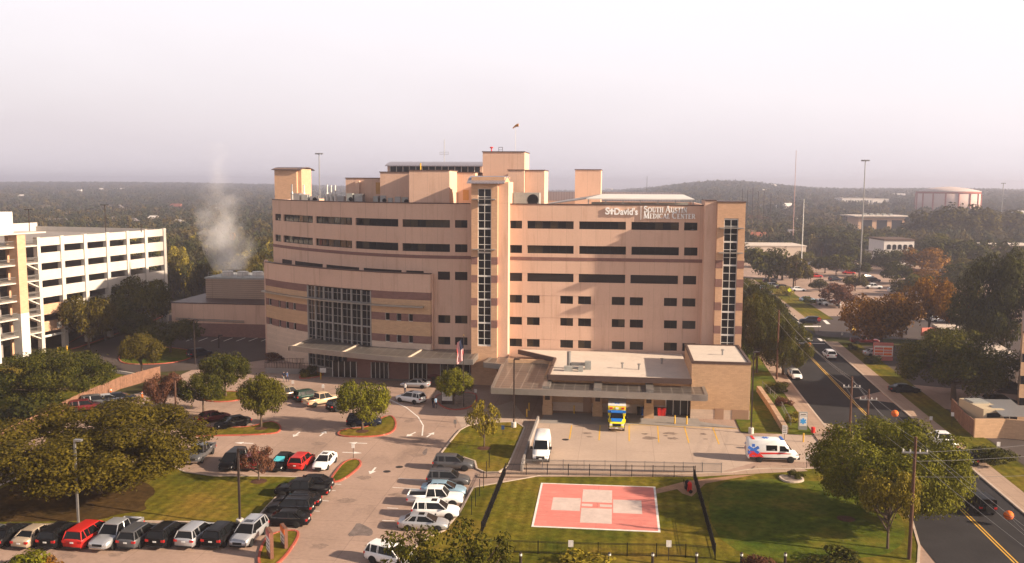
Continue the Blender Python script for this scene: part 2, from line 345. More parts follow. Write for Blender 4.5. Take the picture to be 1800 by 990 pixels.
for q in (gp([(1446, 563), (1452, 563), (1460, 570), (1453, 570)]), gp([(1412, 573), (1443, 573), (1443, 575), (1414, 575)])):
    mk.sheet(q, .016)
S('crosswalk_marking', mk, m_paint)
mk = MB(); mk.sheet(gp([(1499, 568), (1504, 568), (1504, 581), (1498, 581)]), .012); S('stop_line', mk, m_yellow)

def kerbed(name, poly, fill, kerb=m_kerb, h=.15, wdt=.22, it=2, z=None):
    """a raised bed: kerb ring of its own and the filled top"""
    pts = [Vector((p[0], p[1])) for p in poly]
    a = sum(pts[i].x * pts[(i + 1) % len(pts)].y - pts[(i + 1) % len(pts)].x * pts[i].y for i in range(len(pts)))
    if a < 0: pts.reverse()
    pts = smooth(pts, it); n = len(pts); inn = []
    for i in range(n):
        d = (pts[(i + 1) % n] - pts[i - 1]).normalized(); inn.append(pts[i] + Vector((-d.y, d.x)) * wdt)
    mb = MB()
    v = [(p.x, p.y, -.01) for p in pts] + [(p.x, p.y, h) for p in pts] + [(p.x, p.y, h) for p in inn] + [(p.x, p.y, h - .06) for p in inn]
    fs = []
    for i in range(n):
        j = (i + 1) % n
        for k in range(3): fs.append((k * n + i, k * n + j, (k + 1) * n + j, (k + 1) * n + i))
    mb.add(v, fs); S(name + '_kerb', mb, kerb)
    S(name, MB().sheet(inn, h - .05), fill)
kerbed('helipad_lawn', [G(*p) for p in [(842, 838), (1270, 834), (1330, 824), (1420, 826), (1540, 818), (1600, 900), (1625, 985), (1590, 1015), (1300, 1250), (760, 1250), (690, 1000), (745, 948), (790, 930)]], m_lawn, it=1)
S('green_lawn', MB().sheet(smooth(gp([(1238, 852), (1335, 840), (1500, 850), (1590, 900), (1590, 975), (1450, 985), (1262, 975)], .104), 2), .106), m_lawn2)
kerbed('visitor_lawn', [G(*p) for p in [(768, 806), (832, 806), (838, 832), (890, 832), (908, 790), (928, 742), (848, 744), (812, 752), (794, 772)]], m_lawn, it=1)
kerbed('oak_lawn', [G(*p) for p in [(-80, 905), (0, 850), (120, 815), (280, 812), (345, 838), (470, 838), (540, 840), (505, 858), (478, 885), (452, 914), (440, 926), (300, 918), (130, 922), (-80, 930)]], m_lawn, it=1)
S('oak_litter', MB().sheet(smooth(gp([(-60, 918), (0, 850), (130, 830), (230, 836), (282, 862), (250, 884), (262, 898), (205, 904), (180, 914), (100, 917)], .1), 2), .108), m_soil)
RK = [('corner_island', [(581, 840), (606, 809), (634, 808), (637, 820), (604, 846), (580, 850)]),
      ('middle_island', [(590, 764), (602, 755), (650, 752), (668, 735), (690, 730), (699, 745), (692, 762), (660, 769), (604, 769)]),
      ('long_island', [(322, 768), (352, 752), (378, 752), (440, 752), (470, 741), (490, 744), (497, 756), (482, 765), (330, 768)]),
      ('sign_island', [(448, 992), (466, 940), (522, 931), (529, 943), (498, 988), (470, 1004)]),
      ('round_island', [(350, 700), (372, 690), (420, 688), (434, 697), (418, 706), (368, 708)]),
      ('hedge_island', [(520, 668), (566, 663), (572, 655), (534, 655)])]
for nme, p in RK: kerbed(nme, [G(*q) for q in p], m_lawn, m_redkerb)
kerbed('flag_bed', [G(*q) for q in [(760, 700), (776, 692), (834, 690), (842, 702), (826, 720), (782, 722)]], m_gravel, m_redkerb)
kerbed('garage_verge', [G(*q) for q in [(112, 618), (150, 608), (225, 580), (292, 556), (294, 547), (200, 566), (118, 602)]], m_mulch, m_redkerb, it=1)
kerbed('drive_island', [G(*q) for q in [(206, 634), (212, 622), (236, 612), (290, 610), (348, 618), (340, 630), (300, 640), (224, 642)]], m_lawn2, m_redkerb)
S('garage_driveway', MB().sheet(gp([(120, 655), (148, 612), (225, 585), (296, 556), (300, 548), (318, 548), (310, 590), (470, 592), (470, 632), (350, 650), (262, 655), (200, 655)]), .006), m_asph2)
S('fence_field', MB().sheet(gp([(-200, 800), (0, 780), (280, 655), (200, 655), (100, 640), (-200, 660)]), .006), m_lawn)
mk = MB()
for x in range(326, 470, 22): mk.sheet(gp([(x, 600), (x + 2, 600), (x + 18, 594), (x + 16, 594)]), .012)
S('bay_line', mk, m_paint)
# walkways on the lawns
mk = MB(); zt = .125
mk.sheet(gp([(838, 834), (890, 832), (905, 829), (1268, 830), (1320, 826), (1330, 818), (1402, 818), (1420, 828), (1340, 832), (1230, 838), (886, 838), (840, 839)], zt), zt)
mk.sheet(gp([(888, 832), (905, 790), (930, 740), (946, 740), (932, 775), (914, 830)], zt), zt + .004)
S('walkway', mk, m_walk)
S('worn_path', MB().sheet(gp([(1152, 860), (1205, 846), (1290, 836), (1330, 834), (1240, 850), (1216, 873), (1200, 868), (1190, 860), (1154, 868)], .11), .114), M('trodden_earth', (.30, .17, .10), .95, 0, .2, 1))
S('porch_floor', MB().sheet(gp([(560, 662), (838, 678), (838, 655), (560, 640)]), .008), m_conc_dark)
S('crossing_walk', MB().sheet(gp([(800, 732), (880, 712), (900, 705), (930, 742), (848, 744), (812, 752)]), .008), m_pad)
# street verges right and left
def strip(name, P, o0, o1, y0, y1, z0, z1, m):
    mb = MB(); y = y0; pl = []
    ys = [y0 + (y1 - y0) * i / 12 for i in range(13)]
    S(name, MB().prism([(P(y) + o0, y) for y in ys] + [(P(y) + o1, y) for y in reversed(ys)], z0, z1), m)
fl = lambda Y: lerp2(SL, Y); fr = lambda Y: lerp2(SR, Y)
strip('street_kerb', fl, -.25, 0, 118, 330, -.02, .14, m_kerb); strip('street_kerb', fr, 0, .25, 45, 198, -.02, .14, m_kerb); strip('street_kerb', fr, 0, .25, 226, 330, -.02, .14, m_kerb)
strip('sidewalk', fl, -2.5, -.25, 112, 330, -.02, .135, m_walk); strip('sidewalk', fr, .25, 2.6, 45, 196, -.02, .135, m_walk); strip('sidewalk', fr, .25, 2.6, 228, 330, -.02, .135, m_walk)
strip('street_verge', fl, -12, -2.5, 121, 330, -.02, .10, m_lawn2); strip('street_verge', fr, 2.6, 6.5, 45, 194, -.02, .10, m_lawn); strip('street_verge', fr, 2.6, 9, 230, 330, -.02, .10, m_lawn)
strip('ramp_red_line', fl, -.30, -.06, 112, 124, .10, .15, m_redkerb)
S('shop_lot', MB().sheet([(fr(50) + 6.5, 50), (120, 50), (120, 208), (fr(190) + 6.5, 192)], .002), m_asph2)
S('shop_forecourt', MB().sheet(gp([(1500, 700), (1800, 735), (1850, 700), (1600, 676)]), .006), m_lot)
S('clinic_lot', MB().sheet([(53, 232), (190, 240), (190, 380), (20, 420), (20, 345), (53, 330)], .002), m_lot)
# painted marks in the visitor lot
mk = MB()
def arrow(px, py, dx, dy, s=1.0):
    c = G(px, py); d = Vector((dx, dy)).normalized(); q = Vector((-d.y, d.x)); c = Vector((c.x, c.y))
    P = lambda a, b: c + d * a * s + q * b * s
    mk.sheet([P(-1.3, -.12), P(.1, -.12), P(.1, .12), P(-1.3, .12)], .010); mk.sheet([P(.1, -.45), P(1.2, 0), P(.1, .45)], .010)
for a in ((428, 779, -1, 0), (628, 779, -1, 0), (620, 796, 1, 0), (521, 764, 0, -1), (568, 762, 0, 1), (722, 764, -.3, -1), (757, 764, .2, 1), (655, 828, 0, -1)): arrow(*a)
cv = [(684, 702), (715, 717), (735, 733), (744, 748), (742, 766)]
cv = [Vector(G(*p)) for p in cv]
for a, b in zip(cv, cv[1:]):
    d = (b - a).normalized(); q = Vector((-d.y, d.x, 0)) * .09; mk.sheet([a - q, b - q, b + q, a + q], .010)
for (a, b) in (((588, 851), (600, 852)), ((577, 862), (590, 863)), ((565, 880), (578, 881)), ((548, 898), (562, 899)),
               ((700, 841), (752, 845)), ((690, 857), (738, 860)), ((680, 893), (700, 894)), ((672, 915), (694, 916)), ((545, 690), (640, 701)), ((390, 702), (345, 704)), ((260, 705), (250, 712)), ((236, 693), (280, 684))):
    a = Vector(G(*a)); b = Vector(G(*b)); d = (b - a).normalized(); q = Vector((-d.y, d.x, 0)) * .06; mk.sheet([a - q, b - q, b + q, a + q], .010)
S('lot_marking', mk, m_paint)
mk = MB()
for (a, b) in (((1005, 748), (1001, 772)), ((1055, 748), (1053, 774)), ((1106, 748), (1106, 776)), ((1156, 749), (1158, 778)), ((1203, 750), (1211, 779)), ((1253, 752), (1264, 781)), ((1100, 746), (1300, 754))):
    a = Vector(G(*a)); b = Vector(G(*b)); d = (b - a).normalized(); q = Vector((-d.y, d.x, 0)) * .08; mk.sheet([a - q, b - q, b + q, a + q], .012)
S('apron_line', mk, m_yellow)
mk = MB()
for px, py in ((702, 821), (680, 829), (994, 773)):
    c = G(px, py); mk.lathe([(0.001, .016), (.42, .016), (.45, .012)], (c.x, c.y, 0), n=18)
S('manhole_cover', mk, M('cast_iron', (.055, .045, .042), .6, .4, .2))
m_tar = M('tar_patch', (.16, .125, .112), .95, 0, .35, 1.4, 6)
S('tar_patch', MB().sheet(smooth(gp([(608, 944), (622, 928), (628, 918), (646, 926), (656, 932), (654, 943), (634, 941)]), 1), .010), m_tar)
S('tar_patch', MB().sheet(smooth(gp([(742, 795), (752, 786), (750, 800), (744, 800)]), 1), .010), m_tar)
def blot(px, py, r, seed, mat, z, nm='oil_stain'):
    q = random.Random(seed); c = G(px, py); S(nm, MB().sheet([(c.x + r * q.uniform(.45, 1.1) * math.cos(2 * math.pi * k / 14) * 1.3, c.y + r * q.uniform(.45, 1.1) * math.sin(2 * math.pi * k / 14)) for k in range(14)], z), mat)
m_oil = M('oil_stain', (.20, .145, .115), .8, 0, .35, 1.5, 5); m_oil2 = M('lot_stain', (.235, .165, .130), .9, 0, .3, 1.5, 5)
for k, (px, py, r) in enumerate(((1143, 770, .9), (1134, 763, .5), (1178, 762, .8), (1184, 771, .7), (1236, 763, .5), (1031, 762, .6), (1036, 768, .4), (1240, 772, .35), (1170, 766, .4))): blot(px, py, r, k, m_oil, .012)
for k, (px, py, r) in enumerate(((690, 920, 1.2), (700, 870, .8), (730, 800, .9), (640, 840, .8), (560, 780, .9), (430, 765, .8), (300, 960, .7), (205, 975, .6), (120, 978, .7), (650, 705, .8), (720, 740, 1.0), (560, 735, .7), (470, 720, .6), (610, 880, .9), (660, 960, 1.1), (560, 960, .8))): blot(px, py, r, 50 + k, m_oil2, .006)
kerbed('rock_bed', [G(*q) for q in [(1368, 843), (1372, 838), (1388, 840), (1412, 842), (1414, 850), (1384, 852)]], m_gravel, m_kerb, h=.3)

# ---------------------------------------------------------------- helipad
hp = empty('helipad', G(1050, 893), 0, 'square red concrete helipad with a pale grey cross, on the fenced lawn', 'helipad')
def rel(root, pts): return [Vector((p[0] - root.location.x, p[1] - root.location.y)) for p in pts]
c4 = [G(*p) for p in [(951, 851), (1152, 858), (1161, 938), (934, 928)]]
cc = sum(c4, Vector()) / 4
def hq(u, v):     # u,v in -1..1 over the pad
    a = c4[3].lerp(c4[2], (u + 1) / 2); b = c4[0].lerp(c4[1], (u + 1) / 2); return a.lerp(b, (v + 1) / 2)
def rectq(u0, u1, v0, v1): return rel(hp, [hq(u0, v0), hq(u1, v0), hq(u1, v1), hq(u0, v1)])
MB().prism(rectq(-1, 1, -1, 1), 0, .14).build('border', m_paint, hp)
MB().sheet(rectq(-.965, .965, -.965, .965), .144).build('slab', m_redpaint, hp)
x = MB()
x.sheet(rectq(-.25, .25, .14, .74), .149); x.sheet(rectq(-.25, .25, -.76, -.13), .149); x.sheet(rectq(-.74, -.27, -.28, .30), .149); x.sheet(rectq(.27, .74, -.30, .30), .149)
x.sheet(rectq(-.25, -.07, -.055, .055), .149); x.sheet(rectq(.05, .25, -.055, .055), .149)
x.build('cross', m_padwhite, hp)
# ---------------------------------------------------------------- hospital
H = empty('hospital', (0, 0, 0), 0, 'long salmon stucco hospital with curved wing, brick stair towers and white lettering', 'hospital')
class Path:
    def __init__(s, pts, step=1.4):
        pts = [Vector(p) for p in pts]; s.p = [pts[0]]
        for i in range(len(pts) - 1):
            a = pts[max(0, i - 1)]; b = pts[i]; c = pts[i + 1]; d = pts[min(len(pts) - 1, i + 2)]
            n = max(1, int((c - b).length / step))
            for k in range(1, n + 1):
                t = k / n
                s.p.append(.5 * ((2 * b) + (c - a) * t + (2 * a - 5 * b + 4 * c - d) * t * t + (3 * b - a - 3 * c + d) * t ** 3))
        s.s = [0]
        for a, b in zip(s.p, s.p[1:]): s.s.append(s.s[-1] + (b - a).length)
        s.n = []
        for i in range(len(s.p)):
            d = (s.p[min(i + 1, len(s.p) - 1)] - s.p[max(i - 1, 0)]).normalized(); s.n.append(Vector((d.y, -d.x)))
        s.len = s.s[-1]
    def at(s, q, off=0):
        q = min(max(q, 0), s.len)
        for i in range(len(s.s) - 1):
            if s.s[i] <= q <= s.s[i + 1] + 1e-9:
                t = (q - s.s[i]) / max(1e-9, s.s[i + 1] - s.s[i]); return s.p[i].lerp(s.p[i + 1], t) + s.n[i].lerp(s.n[i + 1], t) * off
        return s.p[-1]
    def samples(s, a, b): return [a] + [x for x in s.s if a + .05 < x < b - .05] + [b]
    def hit(s, px, py):
        d = ray(px, py); best = None
        for i in range(len(s.p) - 1):
            a, b = s.p[i], s.p[i + 1]; e_ = b - a
            den = d.x * e_.y - d.y * e_.x
            if abs(den) < 1e-9: continue
            t = (a.x * e_.y - a.y * e_.x) / den; u = (a.x * d.y - a.y * d.x) / den
            ext = (i == 0 and u < 0) or (i == len(s.p) - 2 and u > 1)
            if t > 0 and (-1e-6 <= u <= 1 + 1e-6 or ext):
                r_ = (s.s[i] + u * e_.length, CAMZ + d.z * t)
                if -1e-6 <= u <= 1 + 1e-6: return r_
                best = r_
        return best
def cstrip(mb, P, a, b, z0, z1, o0, o1, mi=0):
    """solid strip along path P from a to b, between offsets o0 (inner) and o1 (outer)"""
    q = P.samples(a, b); n = len(q); v = []
    for s_ in q:
        i_, o_ = P.at(s_, o0), P.at(s_, o1)
        v += [(o_.x, o_.y, z0), (o_.x, o_.y, z1), (i_.x, i_.y, z1), (i_.x, i_.y, z0)]
    fs = []
    for k in range(n - 1):
        for j in range(4): fs.append((4 * k + j, 4 * k + (j + 1) % 4, 4 * k + 4 + (j + 1) % 4, 4 * k + 4 + j)[::-1])
    fs += [(0, 1, 2, 3), tuple(4 * (n - 1) + j for j in (3, 2, 1, 0))]
    mb.add(v, fs, mi)
def window(P, a, b, z0, z1, parent, panes, mat=None, rec=.28, blinds=.3, frame=m_trim, fw=.07):
    mb = MB(); n = max(1, panes)
    fw_ = MB()
    for k in range(n):
        s0 = a + (b - a) * k / n; s1 = a + (b - a) * (k + 1) / n
        mi = 1 if rnd.random() < blinds else 0
        cstrip(mb, P, s0, s1, z0, z1, -rec - .05, -rec, mi)
    o = mb.build('window', [m_glass, m_blind] if mat is None else [mat, mat], parent)
    if frame is not None:
        for k in range(n + 1):
            s0 = a + (b - a) * k / n; s0 = min(max(s0, a + fw / 2), b - fw / 2)
            cstrip(fw_, P, s0 - fw / 2, s0 + fw / 2, z0 + fw, z1 - fw, -rec, -rec + .06)
        cstrip(fw_, P, a, b, z0, z0 + fw, -rec, -rec + .06); cstrip(fw_, P, a, b, z1 - fw, z1, -rec, -rec + .06)
        fw_.build('window_frame', frame, o)
    return o
YF = 148.0
MP = Path([(-68.1, 170.5), (-62.3, 164.8), (-55.9, 159.5), (-46.1, 153), (-36.7, 149.1), (-30, YF), (-20, YF), (0, YF), (14.3, YF)])
ZT = 29.75
rows = [(25.78, 27.07), (21.70, 23.03), (17.0, 18.4), (13.35, 14.70), (9.65, 11.0), (5.95, 7.30)]
sL = MP.hit(828, 420)[0]; sR = MP.hit(895, 420)[0]; sE = MP.len
wl = []   # (row, s0, s1, panes)
def c2(x): return 440 + x * .2626
for r, lst, yy in ((0, [(165, 206, 2), (221, 418, 6), (437, 680, 6), (703, 990, 6), (1017, 1336, 6), (1370, 1453, 2)], [375, 377, 380, 383, 386, 387]),
               (1, [(165, 206, 2), (221, 418, 6), (437, 680, 6), (703, 990, 6), (1017, 1336, 6), (1370, 1453, 2)], [413, 416, 420, 426, 430, 431]),
               (2, [(211, 277, 1), (297, 483, 1), (507, 727, 1), (757, 1012, 1), (1042, 1160, 1), (1255, 1336, 1), (1370, 1453, 1)], [460, 463, 467, 472, 476, 480, 482]),
               (4, [(1257, 1338, 2), (1370, 1453, 2)], [559, 560]), (5, [(1257, 1338, 2), (1370, 1453, 2)], [597, 598])):
    for (a, b, n), y in zip(lst, yy): wl.append((r, MP.hit(c2(a), y)[0], MP.hit(c2(b), y)[0], n))
def c4x(x): return 820 + x * .2889
big = [(262, 338, 2), (370, 652, 6), (686, 970, 6), (1004, 1293, 6), (1325, 1406, 2)]
big2 = [(262, 338, 1), (370, 651, 1), (683, 966, 1), (998, 1287, 1), (1318, 1398, 1)]
sm = [(261, 337, 2), (367, 445, 2), (570, 648, 2), (679, 758, 2), (884, 963, 2), (994, 1074, 2), (1202, 1281, 2), (1314, 1394, 2)]
for r, lst, y in ((0, big, 393), (1, big, 437), (2, big2, 487), (3, sm, 526), (4, sm, 565), (5, sm, 604)):
    for a, b, n in lst: wl.append((r, MP.hit(c4x(a), y)[0], MP.hit(c4x(b), y)[0], n))
# wall: solid bands between the rows, piers between the windows; row height shared by the whole face
wall = MB(); zb = 0
for r in range(5, -1, -1):
    z0, z1 = rows[r]
    cstrip(wall, MP, 0, sE, zb, z0, -.5, 0)
    ws = sorted((a, b) for rr_, a, b, n in wl if rr_ == r); prev = 0
    for a, b in ws + [(sE, sE)]:
        if a - prev > .02: cstrip(wall, MP, prev, a, z0, z1, -.5, 0 if r in (0, 1) else -.04)
        prev = b
    zb = z1
cstrip(wall, MP, 0, sE, zb, ZT, -.5, 0)
# the building's depth: other sides and the roof deck
el = MP.at(0); back = [(14.3, YF), (14.3, 182), (-30, 188), (-62, 192), (-69, 184), (el.x, el.y)]
for a, b in zip(back, back[1:]):
    d = (Vector(b) - Vector(a)); q = Path([a, b], 60)
    cstrip(wall, q, 0, q.len, 0, ZT, -.5 if True else 0, 0)
wall.build('wall', m_stucco, H)
S_ = [MP.at(s_, -.5) for s_ in MP.samples(0, sE)]
MB().prism([(p.x, p.y) for p in S_] + [(12.9, 181.5), (-30, 187.5), (-62, 191)], ZT - .95, ZT - .75, 0).build('roof', m_roof, H)
cp = MB(); cstrip(cp, MP, 0, sL - .2, ZT, ZT + .16, -.6, .08); cstrip(cp, MP, sR, sE, ZT, ZT + .16, -.6, .08); cp.build('coping', m_coping, H)
bd = MB(); cstrip(bd, MP, 0, sL, 20.55, 21.1, 0, .05); cstrip(bd, MP, sR, sE, 20.55, 21.1, 0, .05); bd.build('belt_course', m_darkbrick, H)
for r, a, b, n in wl:
    window(MP, a, b, rows[r][0], rows[r][1], H, n, mat=m_louver if r == 2 else None, frame=None if r == 2 else m_trim, rec=.12 if r == 2 else .3, blinds=[.25, .1, 0, .05, .15, .12][r])
# purple-grey rear parapet seen beyond the roof
b_ = MB(); b_.box(-52, 12, 186, 186.4, ZT, 31.6); b_.build('rear_parapet', m_seam, H)

# stair towers: brick shaft, stucco pier, glazed strip
def tower(xa, xb, xc, ytop, pier_side, glass, zb_, shades, bands, zt, roofed, py_ref):
    yf, yp = 144.4, 145.5
    x0 = PY(xa, py_ref, yf).x; x1 = PY(xb, py_ref, yf).x
    g0 = PY(glass[0], py_ref, yf).x; g1 = PY(glass[1], py_ref, yf).x
    zg0, zg1 = zb_
    T = MB()
    T.box(x0, g0, yf, YF + 4, 0, zt); T.box(g1, x1, yf, YF + 4, 0, zt); T.box(g0, g1, yf, YF + 4, zg1, zt); T.box(g0, g1, yf, YF + 4, 0, zg0)
    o = T.build('stair_tower', m_brick, H)
    xp = PY(xc, py_ref, yp).x
    pm = MB(); z2 = zt + .2
    if xp > x1: pm.box(x1 + .003, xp, yp, YF + 4, 0, z2)
    else: pm.box(xp, x0 - .003, yp, YF + 4, 0, z2)
    pm.build('pier', m_stucco, o)
    B = MB()
    for za, zc in bands:
        B.box(x0 - .03, g0 - .02, yf - .03, yf + 1.0, za, zc); B.box(g1 + .02, x1 + .03, yf - .03, yf + 1.0, za, zc)
    B.build('brick_band', m_darkbrick, o)
    gl = MB(); gl.box(g0, g1, yf + .30, yf + .36, zg0, zg1); go = gl.build('window', m_glass, o)
    fr_ = MB(); n = int(round((zg1 - zg0) / 1.27)); gm = (g0 + g1) / 2
    for xx in (g0 + .06, gm, g1 - .06): fr_.box(xx - .045, xx + .045, yf + .16, yf + .30, zg0, zg1)
    for k in range(n + 1):
        zz = zg0 + (zg1 - zg0) * k / n; hh = .13 if k % 3 == 0 else .04
        zz = min(max(zz, zg0 + hh), zg1 - hh); fr_.box(g0, g1, yf + .13, yf + .29, zz - hh, zz + hh)
    fr_.build('window_frame', m_white, go)
    for zs in shades:
        MB().box(g0 - .75, g1 + .75, yf - 1.1, yf + .003, zs, zs + .14).build('sunshade', m_canopy_metal, o)
    return o, x0, x1, xp
zc = lambda y, Y=144.4: PY(851, y, Y).z
bandz = [(zc(y + 13), zc(y)) for y in (452, 484, 524, 563)]
tc_, tx0, tx1, txp = tower(828.5, 874.2, 893, 0, 1, (839.6, 863.3), (zc(609), zc(332)), [zc(351), zc(439)], bandz, zc(322), True, 450)
zr = lambda y, Y=144.4: PY(1283, y, Y).z
tr_, rx0, rx1, rxp = tower(1259, 1308, 1237, 0, -1, (1271, 1296), (zr(630), zr(384)), [zr(401.5), zr(445)], [(zr(y + 14), zr(y)) for y in (458, 491, 532, 573)], zr(356), False, 450)
cp = MB(); cp.box(rx0 - .08, rx1 + .08, 144.3, YF + 4.1, zr(356), zr(356) + .16); cp.box(rxp, rx0 - .09, 145.4, YF + 4.1, zr(356) + .2, zr(356) + .36); cp.build('coping', m_coping, tr_)
# arched standing seam roof of the centre tower
def arch(mb, x0, x1, y0, y1, z0, rise, n=10, th=.18, axis='x'):
    """barrel roof: curve runs along y (axis x) or along x (axis y)"""
    pr = []
    for k in range(n + 1):
        t = k / n; pr.append((t, z0 + rise * math.sin(math.pi * (t * .72 + .14)) - rise * math.sin(math.pi * .14)))
    if axis == 'x':
        rings = [[(x, y0 + (y1 - y0) * t, z) for t, z in pr] + [(x, y0 + (y1 - y0) * t, z - th) for t, z in reversed(pr)] for x in (x1, x0)]
    else:
        rings = [[(x0 + (x1 - x0) * t, y, z) for t, z in pr] + [(x0 + (x1 - x0) * t, y, z - th) for t, z in reversed(pr)] for y in (y0, y1)]
    mb.loft(rings)
tz = zc(322)
rfm = MB(); arch(rfm, tx0 - .6, txp - .4, 143.6, YF + 4.6, tz + .1, 1.9); rfm.build('roof', m_seam, tc_)
MB().box(tx0, txp - .5, 144.45, YF + 3.9, tz + .003, tz + 1.0).build('gable', m_brick, tc_)

# roof-top blocks
def block(px0, px1, ytop, Y, dy, mat=m_stucco, name='penthouse', zb_=ZT - .8, cap=m_coping, par=None):
    a = PY(px0, ytop, Y); b = PY(px1, ytop, Y); zt_ = (a.z + b.z) / 2
    o = MB().box(a.x, b.x, Y, Y + dy, zb_, zt_).build(name, mat, H if par is None else par)
    if cap: MB().box(a.x - .12, b.x + .12, Y - .12, Y + dy + .12, zt_, zt_ + .14).build('coping', cap, o)
    return o, a.x, b.x, zt_
block(607.5, 719, 314, 160, 16)
block(719, 790, 300, 150.2, 7.5)
block(668, 835, 303.5, 157.2, 14)
o_, ax, bx_, zt_ = block(848.5, 922, 267.5, 160, 8)
block(905, 957, 300, 156, 8); block(893, 921.5, 299.6, 154.8, 1.0)
block(1011, 1056.5, 299, 172, 8)
o_, ax, bx_, zt_ = block(681, 848, 291, 175, 10, cap=None)
cl = MB(); cl.box(ax + .5, bx_ - .5, 174.92, 175.2, zt_ - 1.5, zt_ - .2); wo = cl.build('clerestory_window', m_glass, o_)
mu = MB(); k = ax + .5
while k < bx_ - .5: mu.box(k, k + .12, 174.86, 174.915, zt_ - 1.5, zt_ - .2); k += 1.3
mu.build('mullion', m_white, wo)
rfm = MB(); arch(rfm, ax - .3, bx_ + .3, 174.3, 186, zt_, 1.5); rfm.build('roof', m_seam, o_)
o_, ax, bx_, zt_ = block(482, 521, 296.5, 216, 8, mat=m_brick, cap=None, zb_=0)
a2 = PY(529.5, 297, 216.8).x; MB().box(bx_ + .003, a2, 216.8, 224, 0, zt_ - .05).build('side_wall', m_brick, o_)
rfm = MB(); arch(rfm, ax - .5, a2 + .3, 215.4, 226, zt_ - .2, 1.1, axis='x'); rfm.build('roof', m_coping, o_)
for px, Y, y0, y1, nm in ((661, 160, 321, 341, 0), (814, 157.2, 334, 352, 0)):
    a = PY(px, y1, Y); b = PY(px + 10, y0, Y)
    MB().box(a.x, b.x, Y - .08, Y + .05, a.z, b.z).build('door', M('ochre_door', (.46, .25, .09), .6), H)
for px in (630, 691):
    a = PY(px, 318, 160); MB().box(a.x - .35, a.x + .35, 159.2, 159.995, ZT - .7, a.z).build('pilaster', m_stucco, H)

# lettering on the right half of the top band
def text_mesh(name, body, size, mat, parent, loc, width=None, ext=.09, bold=0.0):
    cu = bpy.data.curves.new(name, 'FONT'); cu.body = body; cu.size = size; cu.extrude = ext; cu.offset = bold; cu.resolution_u = 3
    t = bpy.data.objects.new('tmp_text', cu); COL.objects.link(t); dg = bpy.context.evaluated_depsgraph_get()
    me = bpy.data.meshes.new_from_object(t.evaluated_get(dg)); me.name = name; bpy.data.objects.remove(t)
    xs = [v.co.x for v in me.vertices]; k = width / (max(xs) - min(xs)) if width else 1; x_0 = min(xs)
    for v in me.vertices: v.co = ((v.co.x - x_0) * k, v.co.y, v.co.z)
    me.materials.clear(); me.materials.append(mat)
    o = bpy.data.objects.new(name, me); COL.objects.link(o); setp(o, parent); o.location = loc; o.rotation_euler = (R(90), 0, 0); return o
m_sign = M('sign_white', (.85, .83, .80), .4, 0, 0)
LY = YF - .14
def sx(x): return PY(1040 + x * .11667, 372, LY).x
def sz(y): return PY(1150, 350 + y * .11667, LY).z
text_mesh('lettering', 'S', 1.55, m_sign, H, (sx(205), LY, sz(236)), width=sx(272) - sx(205), bold=.05)
text_mesh('lettering', "David's", 1.5, m_sign, H, (sx(342), LY, sz(240)), width=sx(697) - sx(342), bold=.045)
cxm = sx(302); x = MB(); x.box(cxm - .16, cxm + .16, LY - .09, LY + .09, sz(240), sz(150)); x.box(cxm - .42, cxm - .163, LY - .09, LY + .09, sz(195), sz(170)); x.box(cxm + .163, cxm + .42, LY - .09, LY + .09, sz(195), sz(170)); x.build('cross', m_sign, H)
x = MB(); x.box(sx(739), sx(747), LY - .05, LY + .1, sz(315), sz(108)); x.build('divider', m_sign, H)
